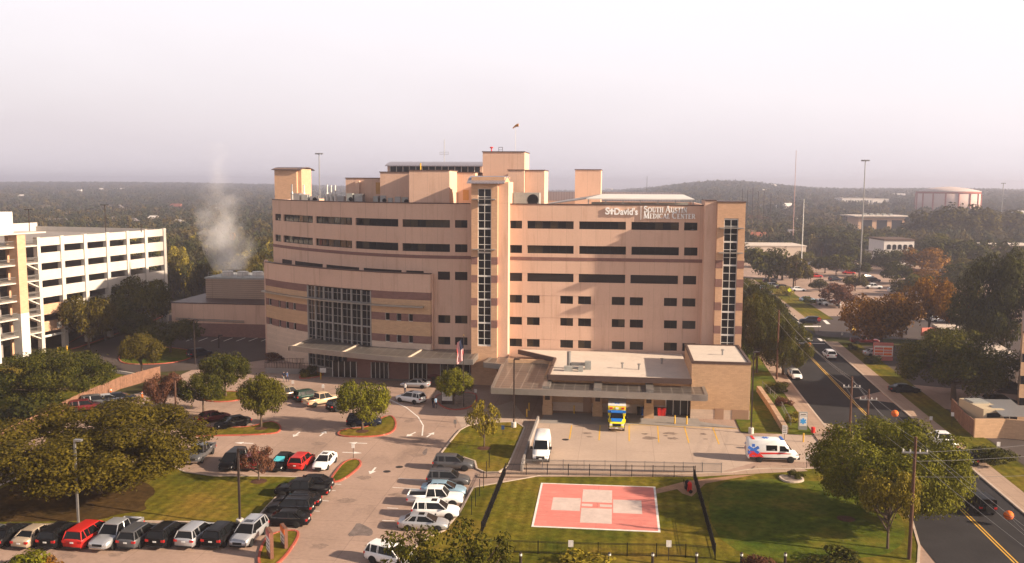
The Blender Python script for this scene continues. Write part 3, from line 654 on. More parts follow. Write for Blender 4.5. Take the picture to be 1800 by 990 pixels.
# roman capitals with serifs, drawn as strokes: (x0,y0,x1,y1,weight) on a unit-high cell
TH, TN = .20, .09
def arcs(cx, cy, rx, ry, a0, a1, n=9):
    p = [(cx + rx * math.cos(R(a0 + (a1 - a0) * k / n)), cy + ry * math.sin(R(a0 + (a1 - a0) * k / n))) for k in range(n + 1)]
    return [(p[k][0], p[k][1], p[k + 1][0], p[k + 1][1], TH * .9 if abs(math.cos(R(a0 + (a1 - a0) * (k + .5) / n))) > .5 else TN * 1.2) for k in range(n)]
def sf(x, y, w_=.18): return [(x - w_, y, x + w_, y, .07)]
GL = {
 'I': (.44, [(.22, 0, .22, 1, TH)] + sf(.22, .03) + sf(.22, .97)),
 'T': (.78, [(.39, 0, .39, 1, TH), (.04, .96, .74, .96, TN), (.05, .8, .05, .98, .06), (.73, .8, .73, .98, .06)] + sf(.39, .03)),
 'H': (.9, [(.2, 0, .2, 1, TH), (.7, 0, .7, 1, TH), (.2, .52, .7, .52, TN)] + sf(.2, .03) + sf(.7, .03) + sf(.2, .97) + sf(.7, .97)),
 'N': (.92, [(.18, 0, .18, 1, TN), (.74, 0, .74, 1, TN), (.18, .97, .74, .05, TH)] + sf(.18, .03) + sf(.74, .97)),
 'M': (1.08, [(.15, 0, .2, 1, TN), (.9, 0, .86, 1, TH), (.2, .97, .53, .05, TH), (.53, .05, .86, .97, TN)] + sf(.15, .03, .14) + sf(.9, .03)),
 'A': (.88, [(.08, 0, .42, 1, TN), (.42, 1, .78, 0, TH), (.2, .35, .66, .35, TN)] + sf(.08, .03, .12) + sf(.78, .03, .14)),
 'E': (.74, [(.2, 0, .2, 1, TH), (.2, .04, .68, .04, TN), (.2, .96, .64, .96, TN), (.2, .52, .52, .52, TN), (.67, .02, .67, .22, .06), (.63, .8, .63, .98, .06)] + sf(.2, .03, .16)),
 'L': (.7, [(.2, 0, .2, 1, TH), (.2, .04, .64, .04, TN), (.63, .02, .63, .24, .06)] + sf(.2, .97)),
 'U': (.88, [(.2, .32, .2, 1, TH), (.7, .32, .7, 1, TN)] + arcs(.45, .34, .25, .32, 180, 360) + sf(.2, .97) + sf(.7, .97, .14)),
 'O': (.98, arcs(.48, .5, .38, .46, 0, 360, 16)), 'C': (.88, arcs(.48, .5, .38, .46, 50, 310, 12) + [(.74, .72, .74, .98, .06)]),
 'D': (.92, [(.2, 0, .2, 1, TH), (.1, .96, .42, .96, TN), (.1, .04, .42, .04, TN)] + arcs(.4, .5, .38, .46, -90, 90, 10)),
 'R': (.84, [(.2, 0, .2, 1, TH), (.1, .96, .42, .96, TN), (.2, .5, .42, .5, TN), (.42, .5, .78, .02, TH)] + arcs(.42, .73, .24, .23, -90, 90, 7) + sf(.2, .03)),
 'S': (.68, arcs(.34, .72, .22, .23, 30, 250, 8) + arcs(.34, .27, .24, .24, 110, -150, 9) + [(.55, .78, .55, .97, .06), (.1, .04, .1, .24, .06)])}
def roman(words_, xa, xb, zbase, cap, small):
    mb = MB(); pen = 0; segs = []
    for i, ch in enumerate(words_):
        if ch == ' ': pen += .32; continue
        h = cap if (i == 0 or words_[i - 1] == ' ') else small
        wd_, st = GL[ch]
        for (x0, y0, x1, y1, t) in st: segs.append((pen + x0 * h, y0 * h, pen + x1 * h, y1 * h, t * h))
        pen += wd_ * h + .03
    k = (xb - xa) / pen; dd = 0
    for (x0, y0, x1, y1, t) in segs:
        a = Vector((xa + x0 * k, zbase + y0)); b = Vector((xa + x1 * k, zbase + y1)); d = (b - a).normalized(); q = Vector((-d.y, d.x)) * t * .55
        a -= d * t * .15; b += d * t * .15; dd = (dd + 1) % 7; yo = LY - dd * .004
        p = [a - q, b - q, b + q, a + q]
        mb.add([(v.x, yo - .09, v.y) for v in p] + [(v.x, LY + .09, v.y) for v in p], [(0, 1, 2, 3), (4, 7, 6, 5), (0, 4, 5, 1), (1, 5, 6, 2), (2, 6, 7, 3), (3, 7, 4, 0)])
    mb.build('lettering', m_sign, H)
roman('SOUTH AUSTIN', sx(785), sx(1442), sz(200), 1.02, .78)
roman('MEDICAL CENTER', sx(780), sx(1565), sz(293), 1.02, .78)

# curved brick podium with the tall glazed lobby
PP = Path([(-67.2, 164.0), (-61.8, 159.4), (-55, 154.9), (-47.8, 151.2), (-39.5, 148.1), (-31.4, 146.7)], 1.0)
zP = 18.0
b1, b2, b3 = (13.6, 14.9), (9.9, 11.2), (6.2, 7.5)
ga = PP.hit(540, 545)[0]; gb = PP.hit(652.7, 545)[0]; gt = 14.75
def podband(z0, z1, mat, nm, off=0):
    for s0, s1 in ((0, ga), (gb, PP.len)):
        mb = MB(); cstrip(mb, PP, s0, s1, z0, z1, -.6, off); mb.build(nm, mat, H)
mb = MB(); cstrip(mb, PP, 0, PP.len, 14.9, zP, -.6, 0); mb.build('podium_wall', m_stucco, H)
smw = [(PP.hit(c2(x0), y)[0], PP.hit(c2(x1), y)[0]) for x0, x1, y in ((124, 141, 531), (188, 202, 534), (235, 256, 537), (285, 304, 539), (902, 932, 557), (978, 1010, 558), (1058, 1088, 560))]
def holed(z0, z1, mat, nm):
    mb = MB(); prev = 0
    ops = sorted(smw + [(ga, gb)]) + [(PP.len, PP.len)]
    for a, b in ops:
        if a - prev > .02: cstrip(mb, PP, prev, a, z0, z1, -.6, 0)
        if a == ga: mb.build(nm, mat, H); mb = MB()
        prev = b
    mb.build(nm, mat, H)
    for a, b in smw: window(PP, a, b, z0, z1, H, 1, rec=.2, blinds=.1, frame=m_white, fw=.06)
podband(*b1, m_darkbrick, 'podium_band'); podband(11.2, 13.6, m_brick_er, 'podium_wall'); holed(*b2, m_darkbrick, 'podium_band'); podband(7.5, 9.9, m_brick_er, 'podium_wall'); holed(*b3, m_darkbrick, 'podium_band')
mb = MB(); cstrip(mb, PP, 0, ga, 0, 6.2, -.6, -.03); mb.build('podium_base', m_limestone, H)
mb = MB(); cstrip(mb, PP, gb, PP.len, 3.6, 6.2, -.6, -.03); mb.build('podium_base', m_limestone, H)
cp = MB(); cstrip(cp, PP, 0, PP.len, zP, zP + .16, -.7, .08); cp.build('coping', m_coping, H)
e1 = PP.at(PP.len, -.3)
for q in ([(e1.x, e1.y + .32), (e1.x, YF)], [(-69.5, 170), (PP.at(0).x, PP.at(0).y)]):
    w2 = Path(q, 40); mb = MB(); cstrip(mb, w2, 0, w2.len, 0 if q[0][0] < -50 else 3.6, zP, -.4, .25); mb.build('podium_return', m_stucco, H)
MB().prism([(p.x, p.y) for p in [PP.at(s_, -.6) for s_ in PP.samples(0, PP.len)]] + [(p.x, p.y) for p in [MP.at(s_, .01) for s_ in reversed(MP.samples(0, MP.hit(754, 470)[0]))]], zP - 1.1, zP - .9).build('podium_roof', m_roof, H)
cp = MB(); cstrip(cp, PP, 0, MP.len, 12.35, 12.62, .003, .9); 
cp = MB(); cstrip(cp, PP, 0, PP.hit(746, 541)[0], 12.40, 12.62, .004, 1.0); cp.build('sunshade', m_canopy_metal, H)
gl = MB(); cstrip(gl, PP, ga, gb, .2, gt, -.35, -.3); lob = gl.build('lobby_window', m_glass, H)
fr_ = MB(); nb = 7
for k in range(nb + 1):
    s_ = ga + (gb - ga) * k / nb; s_ = min(max(s_, ga + .16), gb - .16); cstrip(fr_, PP, s_ - .11, s_ + .11, .2, gt, -.3, .02)
    if k < nb:
        s2 = ga + (gb - ga) * (k + .5) / nb; cstrip(fr_, PP, s2 - .028, s2 + .028, .2, gt - .1, -.298, -.14)
zz = .25; j = 0
while zz < gt:
    hh = .11 if j % 3 == 0 else .035
    cstrip(fr_, PP, ga, gb, zz - hh, min(gt, zz + hh), -.296, -.12); zz += 1.37; j += 1
fr_.build('window_frame', M('grey_mullion', (.30, .275, .25), .5, 0, .05), lob)

# main entrance canopy: glazed deck on columns
FE = Path([(-56, 146.6), (-50, 144.2), (-45, 142.4), (-39.5, 140.6), (-34.2, 139.5), (-23.4, 139.1)], 1.2)
cz = 5.2
ca = empty('entrance_canopy'); setp(ca, H)
def backpt(p):
    d = ray(900, 495)
    if p.x > -31: return Vector((p.x, YF - .05))
    for s_ in PP.s:
        q = PP.at(s_, .05)
        if q.x >= p.x: return q
    return Vector((p.x, YF - .05))
gd = MB(); q = FE.samples(0, FE.len)
fp = [FE.at(s_, -.35) for s_ in q]; bp_ = [backpt(p) for p in fp]
gd.prism([(p.x, p.y) for p in fp] + [(p.x, p.y) for p in reversed(bp_)], cz - .12, cz).build('canopy_deck', m_canopy_glass, ca)
fa = MB(); cstrip(fa, FE, 0, FE.len, cz - .75, cz + .1, -.35, .15)
fa.box(-23.4, -22.9, 138.95, YF - .06, cz - .75, cz + .1); fa.prism([(-56.2, 146.4), (-55.7, 147.2), (-52.9, 154.2), (-53.4, 154.4)], cz - .75, cz + .1); fa.build('fascia', m_canopy_metal, ca)
for t in (.02, .34, .70):
    bm = MB()
    p = FE.at(FE.len * t, .18); b = backpt(FE.at(FE.len * t)); d = b - Vector((p.x, p.y)); bm.obox(((p.x + b.x) / 2, (p.y + b.y) / 2), d, d.length / 2 - .05, .14, cz - .8, cz + .16)
    bm.build('beam', M('cream_beam', (.46, .37, .29), .6), ca)
for px, py in ((629, 652), (662, 655), (714, 660), (756, 664), (806, 668), (584, 648)):
    p = G(px, py); MB().bar((p.x, p.y, 0), (p.x, p.y, cz - .7), .22, n=12).build('column', m_canopy_metal, ca)
# recessed ground-floor entrance wall, doors
ew = MB(); ew.box(-46, -23, 146.9, 147.2, 0, 3.6); ew.build('entrance_wall', m_darkbrick, H)  # brown brick here paints in the shade under the canopy
for px, wd_ in ((606, 4.2), (668, 3.0), (735, 3.0), (800, 5.0)):
    p = PY(px, 650, 146.8)
    o = MB().box(p.x - wd_ / 2, p.x + wd_ / 2, 146.7, 146.85, .1, 2.8).build('entrance_door', m_glass, H)
    f_ = MB(); k = 0
    while k <= wd_ + .01: f_.box(p.x - wd_ / 2 + k - .05, p.x - wd_ / 2 + k + .05, 146.62, 146.699, .1, 2.8); k += wd_ / 4
    f_.build('door_frame', m_white, o)
# ---------------------------------------------------------------- emergency wing
E = empty('emergency_wing'); setp(E, H)
bz = 8.1; bx0, bx1, by0, by1 = 10.4, 18.6, 127.6, 141.8
MB().box(bx0, bx1, by0, by1, 0, bz).build('block_wall', m_brick_er, E)
MB().box(bx0 + .35, bx1 - .35, by0 + .35, by1 - .35, bz + .004, bz + .06).build('block_roof', m_roof, E)
cp = MB()
for a in ((bx0 - .06, bx1 + .06, by0 - .06, by0 + .3), (bx0 - .06, bx1 + .06, by1 - .3, by1 + .06), (bx0 - .06, bx0 + .3, by0 + .303, by1 - .303), (bx1 - .3, bx1 + .06, by0 + .303, by1 - .303)): cp.box(*a, bz - .14, bz + .2)
cp.build('coping', m_coping, E)
MB().box(bx0 - .02, bx1 + .02, by0 - .03, by0 + .2, 0, 1.35).build('plinth', m_limestone, E)
dm = M('tan_door', (.33, .20, .13), .6, 0, .05)
for x0, x1, ztop in ((1508, 1563, 478), (1614, 1715, 482)):
    a = PY(820 + x0 * .2889, 742, by0 - .06).x; b = PY(820 + x1 * .2889, 742, by0 - .06).x; MB().box(a, b, by0 - .07, by0 + .1, .02, PY(1260, 580 + ztop * .2889, by0).z).build('service_door', dm, E)
lz = 5.6
A_, B_, C_ = G(912, 617.6, lz), G(976, 632, lz), G(964, 662, lz)
low = [(A_.x, A_.y), (B_.x, B_.y), (C_.x, C_.y), (bx0 - .003, C_.y), (bx0 - .003, YF - .6), (A_.x, YF - .6)]
MB().prism(low, lz - .4, lz).build('low_roof', m_roof, E)
cp = MB()
for a, b in zip(low[:3], low[1:4]):
    d = Vector(b) - Vector(a); c = (Vector(a) + Vector(b)) / 2; cp.obox(c, d, d.length / 2, .2, lz - .45, lz + .28)
cp.build('coping', m_coping, E)
MB().box(-10.4, bx0 - .01, 129.3, 129.6, 0, lz - .42).build('bay_wall', m_brick_er, E)
MB().box(-10.4, bx0 - .01, 129.22, 129.295, 0, 1.3).build('bay_plinth', m_limestone, E)
MB().box(-17.5, -10.4, 141, 141.4, 0, lz - .42).build('bay_wall', m_brick_er, E)
MB().box(-10.7, -10.41, 129.3, 141, 0, lz - .42).build('bay_wall', m_brick_er, E)
# sliding doors, service door, posters, bins live under the canopy
a = PY(1170, 728, 129.2).x; b = PY(1221, 728, 129.2).x
o = MB().box(a, b, 129.05, 129.2, .05, 2.6).build('sliding_door', m_glass, E); f_ = MB()
for k in range(5): xx = a + (b - a) * k / 4; f_.box(xx - .05, xx + .05, 128.98, 129.045, .05, 2.6)
f_.box(a, b, 128.98, 129.045, 2.6, 2.75); f_.build('door_frame', m_white, o)
a = PY(1025, 728, 129.2).x; MB().box(a, a + 1.2, 129.1, 129.2, .03, 2.2).build('service_door', dm, E)
# emergency canopy
ez = 4.6
ec = empty('emergency_canopy'); setp(ec, E)
l0, l1, l2 = G(863.5, 682.6, ez), G(884, 641, ez), G(851.8, 637.8, ez)
l3, l4 = G(875, 619.5, ez), G(908, 618.5, ez)
fr0 = G(1242, 695.6, ez)
deck = [(l0.x, l0.y), (fr0.x, fr0.y), (fr0.x, by0 - .02), (C_.x - .3, by0 + .3), (B_.x - .3, B_.y), (A_.x - .25, A_.y - .3), (l3.x, l3.y), (l2.x, l2.y), (l1.x, l1.y)]
MB().prism(deck, ez - .12, ez).build('canopy_deck', m_canopy_glass, ec)
fa = MB()
def edge(a, b, w_=.22, z0=ez - .75, z1=ez + .1):
    a = Vector((a[0], a[1])); b = Vector((b[0], b[1])); d = b - a; fa.obox((a + b) / 2, d, d.length / 2, w_, z0, z1)
edge((l0.x, l0.y), (fr0.x, fr0.y)); edge((fr0.x, fr0.y + .23), (fr0.x, by0 - .03)); edge((l1.x, l1.y), (l2.x, l2.y)); edge((l0.x + .1, l0.y + .25), (l1.x, l1.y - .25)); edge((l2.x, l2.y), (l3.x, l3.y), z1=ez + .09)
fa.build('fascia', m_canopy_metal, ec)
for px in (959.5, 1050, 1142.5):
    p = PY(px, 690, 123.7)
    cm = MB(); cm.box(p.x - .52, p.x + .52, 123.55, 128, ez - .8, ez + .3); cm.build('beam', m_canopy_metal, ec)
    cm = MB(); cm.box(p.x - .65, p.x + .65, 126.7, 127.9, 1.35, ez - .8); cm.box(p.x - .72, p.x + .72, 126.62, 127.98, 0, 1.35); cm.build('column', m_brick_er, ec)
    MB().box(p.x - .35, p.x + .35, 126.62, 126.695, 2.2, 2.9).build('column_sign', m_bronze, ec)
# ---------------------------------------------------------------- vehicles (front is +x)
def ring(x, w_, z0, z1, crown=.03):
    h = z1 - z0
    p = [(w_ * .86, z0), (w_ * .98, z0 + h * .22), (w_, z0 + h * .55), (w_ * .965, z0 + h * .86), (w_ * .90, z1 - .01), (w_ * .5, z1 + crown * .8), (0, z1 + crown)]
    return [(x, y, z) for y, z in p] + [(x, -y, z) for y, z in reversed(p[:-1])]
def wheel_mesh(r, w_):
    t = MB(); t.lathe([(r * .62, -w_ / 2), (r * .93, -w_ / 2), (r, -w_ * .36), (r, w_ * .36), (r * .93, w_ / 2), (r * .62, w_ / 2)], axis='y', n=18)
    i = MB(); i.lathe([(.001, -w_ * .30), (r * .2, -w_ * .34), (r * .62, -w_ * .40), (r * .66, -w_ * .46), (r * .66, w_ * .46), (r * .62, w_ * .40), (r * .2, w_ * .34), (.001, w_ * .30)], axis='y', n=14)
    return t.mesh('tyre', m_rubber, True), i.mesh('rim', m_rim)
SPEC = dict(
 sedan=dict(st=[(-2.42, .66, .34, .78), (-2.36, .80, .27, .95), (-1.9, .88, .22, 1.02), (-1.2, .91, .2, .99), (0, .91, .2, .95), (1.05, .90, .2, .93), (1.75, .88, .21, .84), (2.2, .80, .24, .70), (2.40, .62, .3, .58)],
     cab=(-1.98, -1.22, .28, 1.28, .93, 1.45, .83, .58), wh=.33, wb=(-1.42, 1.45), b=.0),
 suv=dict(st=[(-2.34, .78, .38, .98), (-2.26, .88, .3, 1.08), (-1.6, .94, .25, 1.08), (0, .95, .25, 1.05), (1.0, .94, .25, 1.04), (1.7, .92, .26, .98), (2.2, .84, .3, .84), (2.36, .68, .36, .68)],
     cab=(-2.28, -1.98, .35, 1.18, 1.05, 1.69, .87, .66), wh=.37, wb=(-1.38, 1.42), b=-.15),
 van=dict(st=[(-2.52, .82, .34, .98), (-2.44, .93, .26, 1.06), (-1.6, .98, .2, 1.05), (0, .98, .2, 1.03), (1.2, .97, .2, 1.02), (1.9, .94, .22, .92), (2.35, .84, .26, .76), (2.52, .66, .32, .62)],
     cab=(-2.46, -2.2, .5, 1.72, 1.02, 1.74, .90, .70), wh=.35, wb=(-1.5, 1.55), b=-.1),
 pickup=dict(st=[(-2.9, .92, .5, .92), (-2.86, .97, .42, .95), (-1.0, .99, .38, .95), (-.95, .99, .38, 1.10), (0, .99, .36, 1.10), (1.25, .98, .36, 1.12), (2.2, .96, .38, 1.08), (2.72, .90, .42, .98), (2.85, .8, .46, .8)],
     cab=(-.95, -.78, .72, 1.38, 1.10, 1.88, .91, .70), wh=.40, wb=(-1.75, 1.85), b=0),
 jeep=dict(st=[(-2.0, .80, .55, 1.1), (-1.95, .84, .5, 1.15), (0, .85, .48, 1.15), (.7, .84, .48, 1.14), (1.8, .72, .5, 1.12), (2.0, .68, .55, 1.0)],
     cab=(-1.98, -1.95, .55, .8, 1.15, 1.85, .80, .74), wh=.42, wb=(-1.2, 1.35), b=0))
PROTO = {}
def proto(kind):
    if kind in PROTO: return PROTO[kind]
    s = SPEC[kind]; P = {}
    mb = MB(); mb.loft([ring(*a) for a in s['st']])
    xr, xrr, xfr, xw, zb_, zt_, wb, wt = s['cab']
    if kind == 'pickup':
        for y0, y1 in ((.86, .97), (-.97, -.86)): mb.box(-2.86, -.96, y0, y1, .9, 1.2)
        mb.box(-2.88, -2.78, -.86, .86, .9, 1.19); mb.box(-1.02, -.96, -.86, .86, .9, 1.2)
    P['body'] = mb.mesh('body', PAINT['white'], True)
    if kind == 'pickup': P['bed'] = MB().box(-2.77, -1.03, -.855, .855, .93, 1.0).mesh('bed', m_trim)
    gl = MB(); gl.add([(xr, wb, zb_), (xw, wb * .97, zb_), (xw, -wb * .97, zb_), (xr, -wb, zb_), (xrr, wt, zt_ - .06), (xfr, wt * .98, zt_ - .05), (xfr, -wt * .98, zt_ - .05), (xrr, -wt, zt_ - .06)],
           [(0, 1, 5, 4), (1, 2, 6, 5), (2, 3, 7, 6), (3, 0, 4, 7), (4, 5, 6, 7), (3, 2, 1, 0)])
    P['window'] = gl.mesh('window', m_carglass)
    rf = MB()
    def rr_(x, w_, z): return [(x, w_, z - .06), (x, w_ * .93, z - .015), (x, w_ * .5, z + .015), (x, -w_ * .5, z + .015), (x, -w_ * .93, z - .015), (x, -w_, z - .06)]
    rf.loft([rr_(xrr - .05, wt * .97, zt_ - .02), rr_(xrr + .2, wt * 1.02, zt_), rr_((xrr + xfr) / 2, wt * 1.03, zt_ + .02), rr_(xfr - .15, wt * 1.02, zt_), rr_(xfr + .04, wt * .98, zt_ - .03)])
    for sg in (1, -1):
        A = lambda x, w_, z: (x, sg * w_, z)
        rf.bar(A(xr + .03, wb * .985, zb_ - .02), A(xrr, wt * .985, zt_ - .05), .06, n=4); rf.bar(A(xw - .03, wb * .955, zb_ - .02), A(xfr, wt * .965, zt_ - .05), .045, n=4)
        for t in ((.38, .42) if kind in ('sedan', 'suv', 'jeep') else (.3, .3, .62) if kind == 'van' else (.45,)):
            xb = xr + (xw - xr) * t; xt = xrr + (xfr - xrr) * (t + .05); rf.bar(A(xb, wb * .99, zb_), A(xt, wt * .995, zt_ - .05), .035, n=4)
        if kind in ('suv', 'van', 'sedan') :
            xb = xr + (xw - xr) * (.18 if kind != 'sedan' else .12); xt = xrr + (xfr - xrr) * .12; rf.bar(A(xb, wb * .99, zb_), A(xt, wt * .995, zt_ - .05), .05, n=4)
    P['roof'] = rf.mesh('roof', PAINT['white'])
    fx = s['st'][-1][0]; rx = s['st'][0][0]; fz = s['st'][-2][3]; rz = s['st'][1][3]; fw = s['st'][-2][1]; rw = s['st'][1][1]
    P['headlight'] = [MB().loft([[(fx - .26, y * fw * 1.0, fz - .20), (fx - .26, y * fw * 1.0, fz - .06), (fx - .22, y * fw * .62, fz - .05), (fx - .06, y * fw * .6, fz - .22)][::int(y)], [(fx - .10, y * fw * .93, fz - .22), (fx - .12, y * fw * .92, fz - .08), (fx - .10, y * fw * .62, fz - .07), (fx + .02, y * fw * .6, fz - .22)][::int(y)]]).mesh('headlight', m_lamp) for y in (1, -1)]
    P['taillight'] = [MB().box(rx - .015, rx + .14, min(y * rw * .66, y * rw * 1.005), max(y * rw * .66, y * rw * 1.005), rz - .30, rz - .10).mesh('taillight', m_tail) for y in (1, -1)]
    P['grille'] = MB().box(fx - .1, fx + .012, -fw * .5, fw * .5, fz - .36, fz - .14).mesh('grille', m_trim)
    P['bumper'] = [MB().box(fx - .2, fx + .04, -fw * .82, fw * .82, s['st'][-1][2] - .08, s['st'][-1][2] + .04).mesh('bumper', m_trim if kind != 'pickup' else m_chrome), MB().box(rx - .05, rx + .2, -rw * .86, rw * .86, s['st'][0][2] - .08, s['st'][0][2] + .06).mesh('bumper', m_trim if kind != 'pickup' else m_chrome)]
    P['number_plate'] = [MB().box(rx - .03, rx + .04, -.16, .16, rz - .34, rz - .21).mesh('number_plate', m_plate)]
    P['side_mirror'] = [MB().obox((xw - .28, y * (wb + .1)), (1, 0), .07, .11, zb_ + .03, zb_ + .2).mesh('side_mirror', m_trim) for y in (1, -1)]
    P['wheel_arch'] = []
    r = s['wh']; ty, rim = wheel_mesh(r, .24); yy = max(a[1] for a in s['st']) - .11
    P['wheels'] = [(x, y * yy, r) for x in s['wb'] for y in (1, -1)]; P['tyre'] = ty; P['rim'] = rim
    ar = MB()
    for x in s['wb']:
        for y in (1, -1):
            v = []; n = 12; yo = y * (yy + .105)
            for k in range(n + 1): t = math.pi * k / n; v.append((x + (r + .07) * math.cos(t), yo, r * .85 + (r + .07) * math.sin(t)))
            ar.add(v, [tuple(range(n + 1)) if y < 0 else tuple(reversed(range(n + 1)))])
    P['arch'] = ar.mesh('wheel_arch', m_trim); P['kind'] = kind
    PROTO[kind] = P; return P
def child(name, me, par, loc=(0, 0, 0), mat=None):
    o = bpy.data.objects.new(name, me); COL.objects.link(o); setp(o, par); o.location = loc
    if mat is not None:
        o.material_slots[0].link = 'OBJECT'; o.material_slots[0].material = mat
    return o
CATS = dict(sedan='car', suv='car', van='car', pickup='pickup truck', jeep='car')
def car(kind, colour, xy, ang, label, group, far=False, name=None, k=1.0, extra=None):
    P = proto(kind)
    nm = name or ('pickup_truck' if kind == 'pickup' else 'parked_car')
    o = empty(nm, (xy[0], xy[1], xy[2] if len(xy) > 2 else 0), R(ang), label, CATS[kind], group); o.scale = (k, k, k)
    pm = PAINT[colour]
    child('body', P['body'], o, mat=pm); child('window', P['window'], o); child('roof', P['roof'], o, mat=pm); child('wheel_arch', P['arch'], o)
    if kind == 'pickup': child('bed', P['bed'], o)
    for w_ in P['wheels']:
        t = child('wheel', P['tyre'], o, w_); child('rim', P['rim'], t)
    if not far:
        for nm_ in ('headlight', 'taillight', 'bumper', 'number_plate', 'side_mirror'):
            for me in P[nm_]: child(nm_, me, o)
        child('grille', P['grille'], o)
    else:
        for me in P['taillight'] + P['headlight']: child(me.name.split('.')[0], me, o)
    if extra:
        xr, xrr, xfr, xw, zb_, zt_, wb, wt = SPEC[kind]['cab']
        if 'sunroof' in extra: MB().box(xfr - .75, xfr - .2, -wt * .55, wt * .55, zt_ + .01, zt_ + .045).build('sunroof', m_carglass, o)
        if 'rails' in extra:
            for y in (1, -1): MB().bar((xrr + .15, y * wt * .9, zt_ + .07), (xfr - .15, y * wt * .9, zt_ + .07), .022).build('roof_rail', m_chrome, o)
        if 'shade' in extra: MB().add([(xw - .06, .66, zb_ + .07), (xfr + .08, .5, zt_ - .1), (xfr + .08, -.5, zt_ - .1), (xw - .06, -.66, zb_ + .07), (xw - .03, .66, zb_ + .08), (xfr + .11, .5, zt_ - .09), (xfr + .11, -.5, zt_ - .09), (xw - .03, -.66, zb_ + .08)], [(4, 5, 6, 7), (0, 3, 2, 1), (0, 1, 5, 4), (2, 3, 7, 6)]).build('sunshade', M('teal_shade', (.08, .45, .52), .4), o)
        if 'trim' in extra:
            for y in (1, -1): MB().bar((xr + .2, y * wb * .995, zb_ + .02), (xw - .3, y * wb * .985, zb_ + .02), .018).build('trim', m_chrome, o)
        if 'spare' in extra: MB().lathe([(.1, -.12), (.36, -.12), (.4, 0), (.36, .12), (.1, .12)], (-2.12, 0, 1.02), 'x', 18).build('spare_wheel', m_rubber, o)
        if 'bumper' in extra: pass
    return o
gA = 'cars parked along the bottom row'; gB = 'black cars parked nose-in on the oak lawn side'; gC = 'cars parked beside the helipad lawn'; gD = 'cars parked above the oak lawn'; gE = 'cars parked round the lot islands'
N_ = 90; S__ = -90
# bottom row: rear or front towards the viewer
for kind, col, px, py, a, lab, ex in (
 ('suv', 'grey', -8, 955, 88, 'dark grey hatchback cut by the frame edge, first in the bottom row', None),
 ('sedan', 'black', 20, 949, 88, 'black estate car beside the beige saloon, second in the bottom row', None),
 ('sedan', 'beige', 66, 950, 88, 'beige saloon with rear lights showing, left of a black crossover', None),
 ('suv', 'black', 110, 951, 88, 'black crossover with chrome roof rails between the beige saloon and red wagon', ('rails',)),
 ('van', 'red', 158, 950, 88, 'bright red long wagon parked tail out beside a silver pickup', None),
 ('pickup', 'silver', 205, 951, -92, 'silver pickup parked nose out between the red wagon and a dark crossover', None),
 ('suv', 'grey', 247, 952, 88, 'charcoal crossover with roof rails right beside the silver pickup', ('rails',)),
 ('suv', 'black', 297, 950, 88, 'big glossy black off-roader with roof rails, left of the silver crossover', ('rails',)),
 ('suv', 'silver', 346, 950, 88, 'silver crossover with sloping rear glass between two black cars', ('trim',)),
 ('suv', 'black', 392, 950, 88, 'plain black off-roader parked between silver crossover and silver off-roader', None),
 ('suv', 'silver', 438, 949, -92, 'pale silver off-roader with roof rack parked nose out by the sign island', ('sunroof', 'rails'))):
    car(kind, col, G(px, py), a, lab, gA, extra=ex, k=1.04)
for kind, col, px, py, a, lab, ex in (
 ('sedan', 'black', 546, 858, 184, 'black saloon at the top of the row facing the oak lawn', None),
 ('pickup', 'black', 532, 872, 184, 'black pickup with covered bed beside the topmost black saloon', None),
 ('sedan', 'black', 522, 889, 184, 'black fastback with red tail lamps, third down the row facing oak lawn', ('trim',)),
 ('suv', 'black', 510, 903, 184, 'black crossover with chrome window trim and roof rails facing the oak lawn', ('rails', 'trim')),
 ('sedan', 'black', 500, 922, 184, 'black saloon with silver window line beside the brown direction signs', ('trim',))):
    car(kind, col, G(px, py), a, lab, gB, extra=ex)
for kind, col, px, py, a, lab, ex in (
 ('suv', 'grey', 797, 824, 2, 'dark grey three-row off-roader at the top of the helipad lawn row', ('trim',)),
 ('suv', 'grey', 788, 852, 3, 'graphite crossover with roof rails and red lamp beside the pale blue saloon', ('rails',)),
 ('sedan', 'blue', 780, 869, 3, 'pale blue saloon behind the white pickup', None),
 ('pickup', 'white', 766, 886, 4, 'white extended cab pickup between the pale blue saloon and white crossover', None),
 ('suv', 'white', 766, 908, 4, 'white crossover with dark sunroof between the white pickup and silver saloon', ('sunroof',)),
 ('sedan', 'silver', 745, 929, 4, 'silver saloon with sunroof at the foot of the helipad lawn row', ('sunroof',)),
 ('suv', 'white', 688, 990, -20, 'white crossover half hidden by the bare-branched tree at bottom edge', None)):
    car(kind, col, G(px, py), a, lab, gC, extra=ex)
for kind, col, px, py, a, lab, ex in (
 ('pickup', 'grey', 352, 806, -84, 'grey pickup behind the big oak crown', None),
 ('van', 'black', 410, 819, -88, 'black minivan with tailgate raised, facing the oak lawn', None),
 ('suv', 'maroon', 448, 819, 90, 'dark maroon car behind the bare red bush', None),
 ('sedan', 'black', 496, 820, -89, 'black saloon with a teal sunshade in its windscreen', ('shade',)),
 ('suv', 'red', 531, 820, 89, 'deep red crossover tail towards the oak lawn beside a white saloon', None),
 ('sedan', 'white', 571, 819, -90, 'white saloon with sunroof parked nose out at the corner island', ('sunroof',))):
    car(kind, col, G(px, py), a, lab, gD, extra=ex)
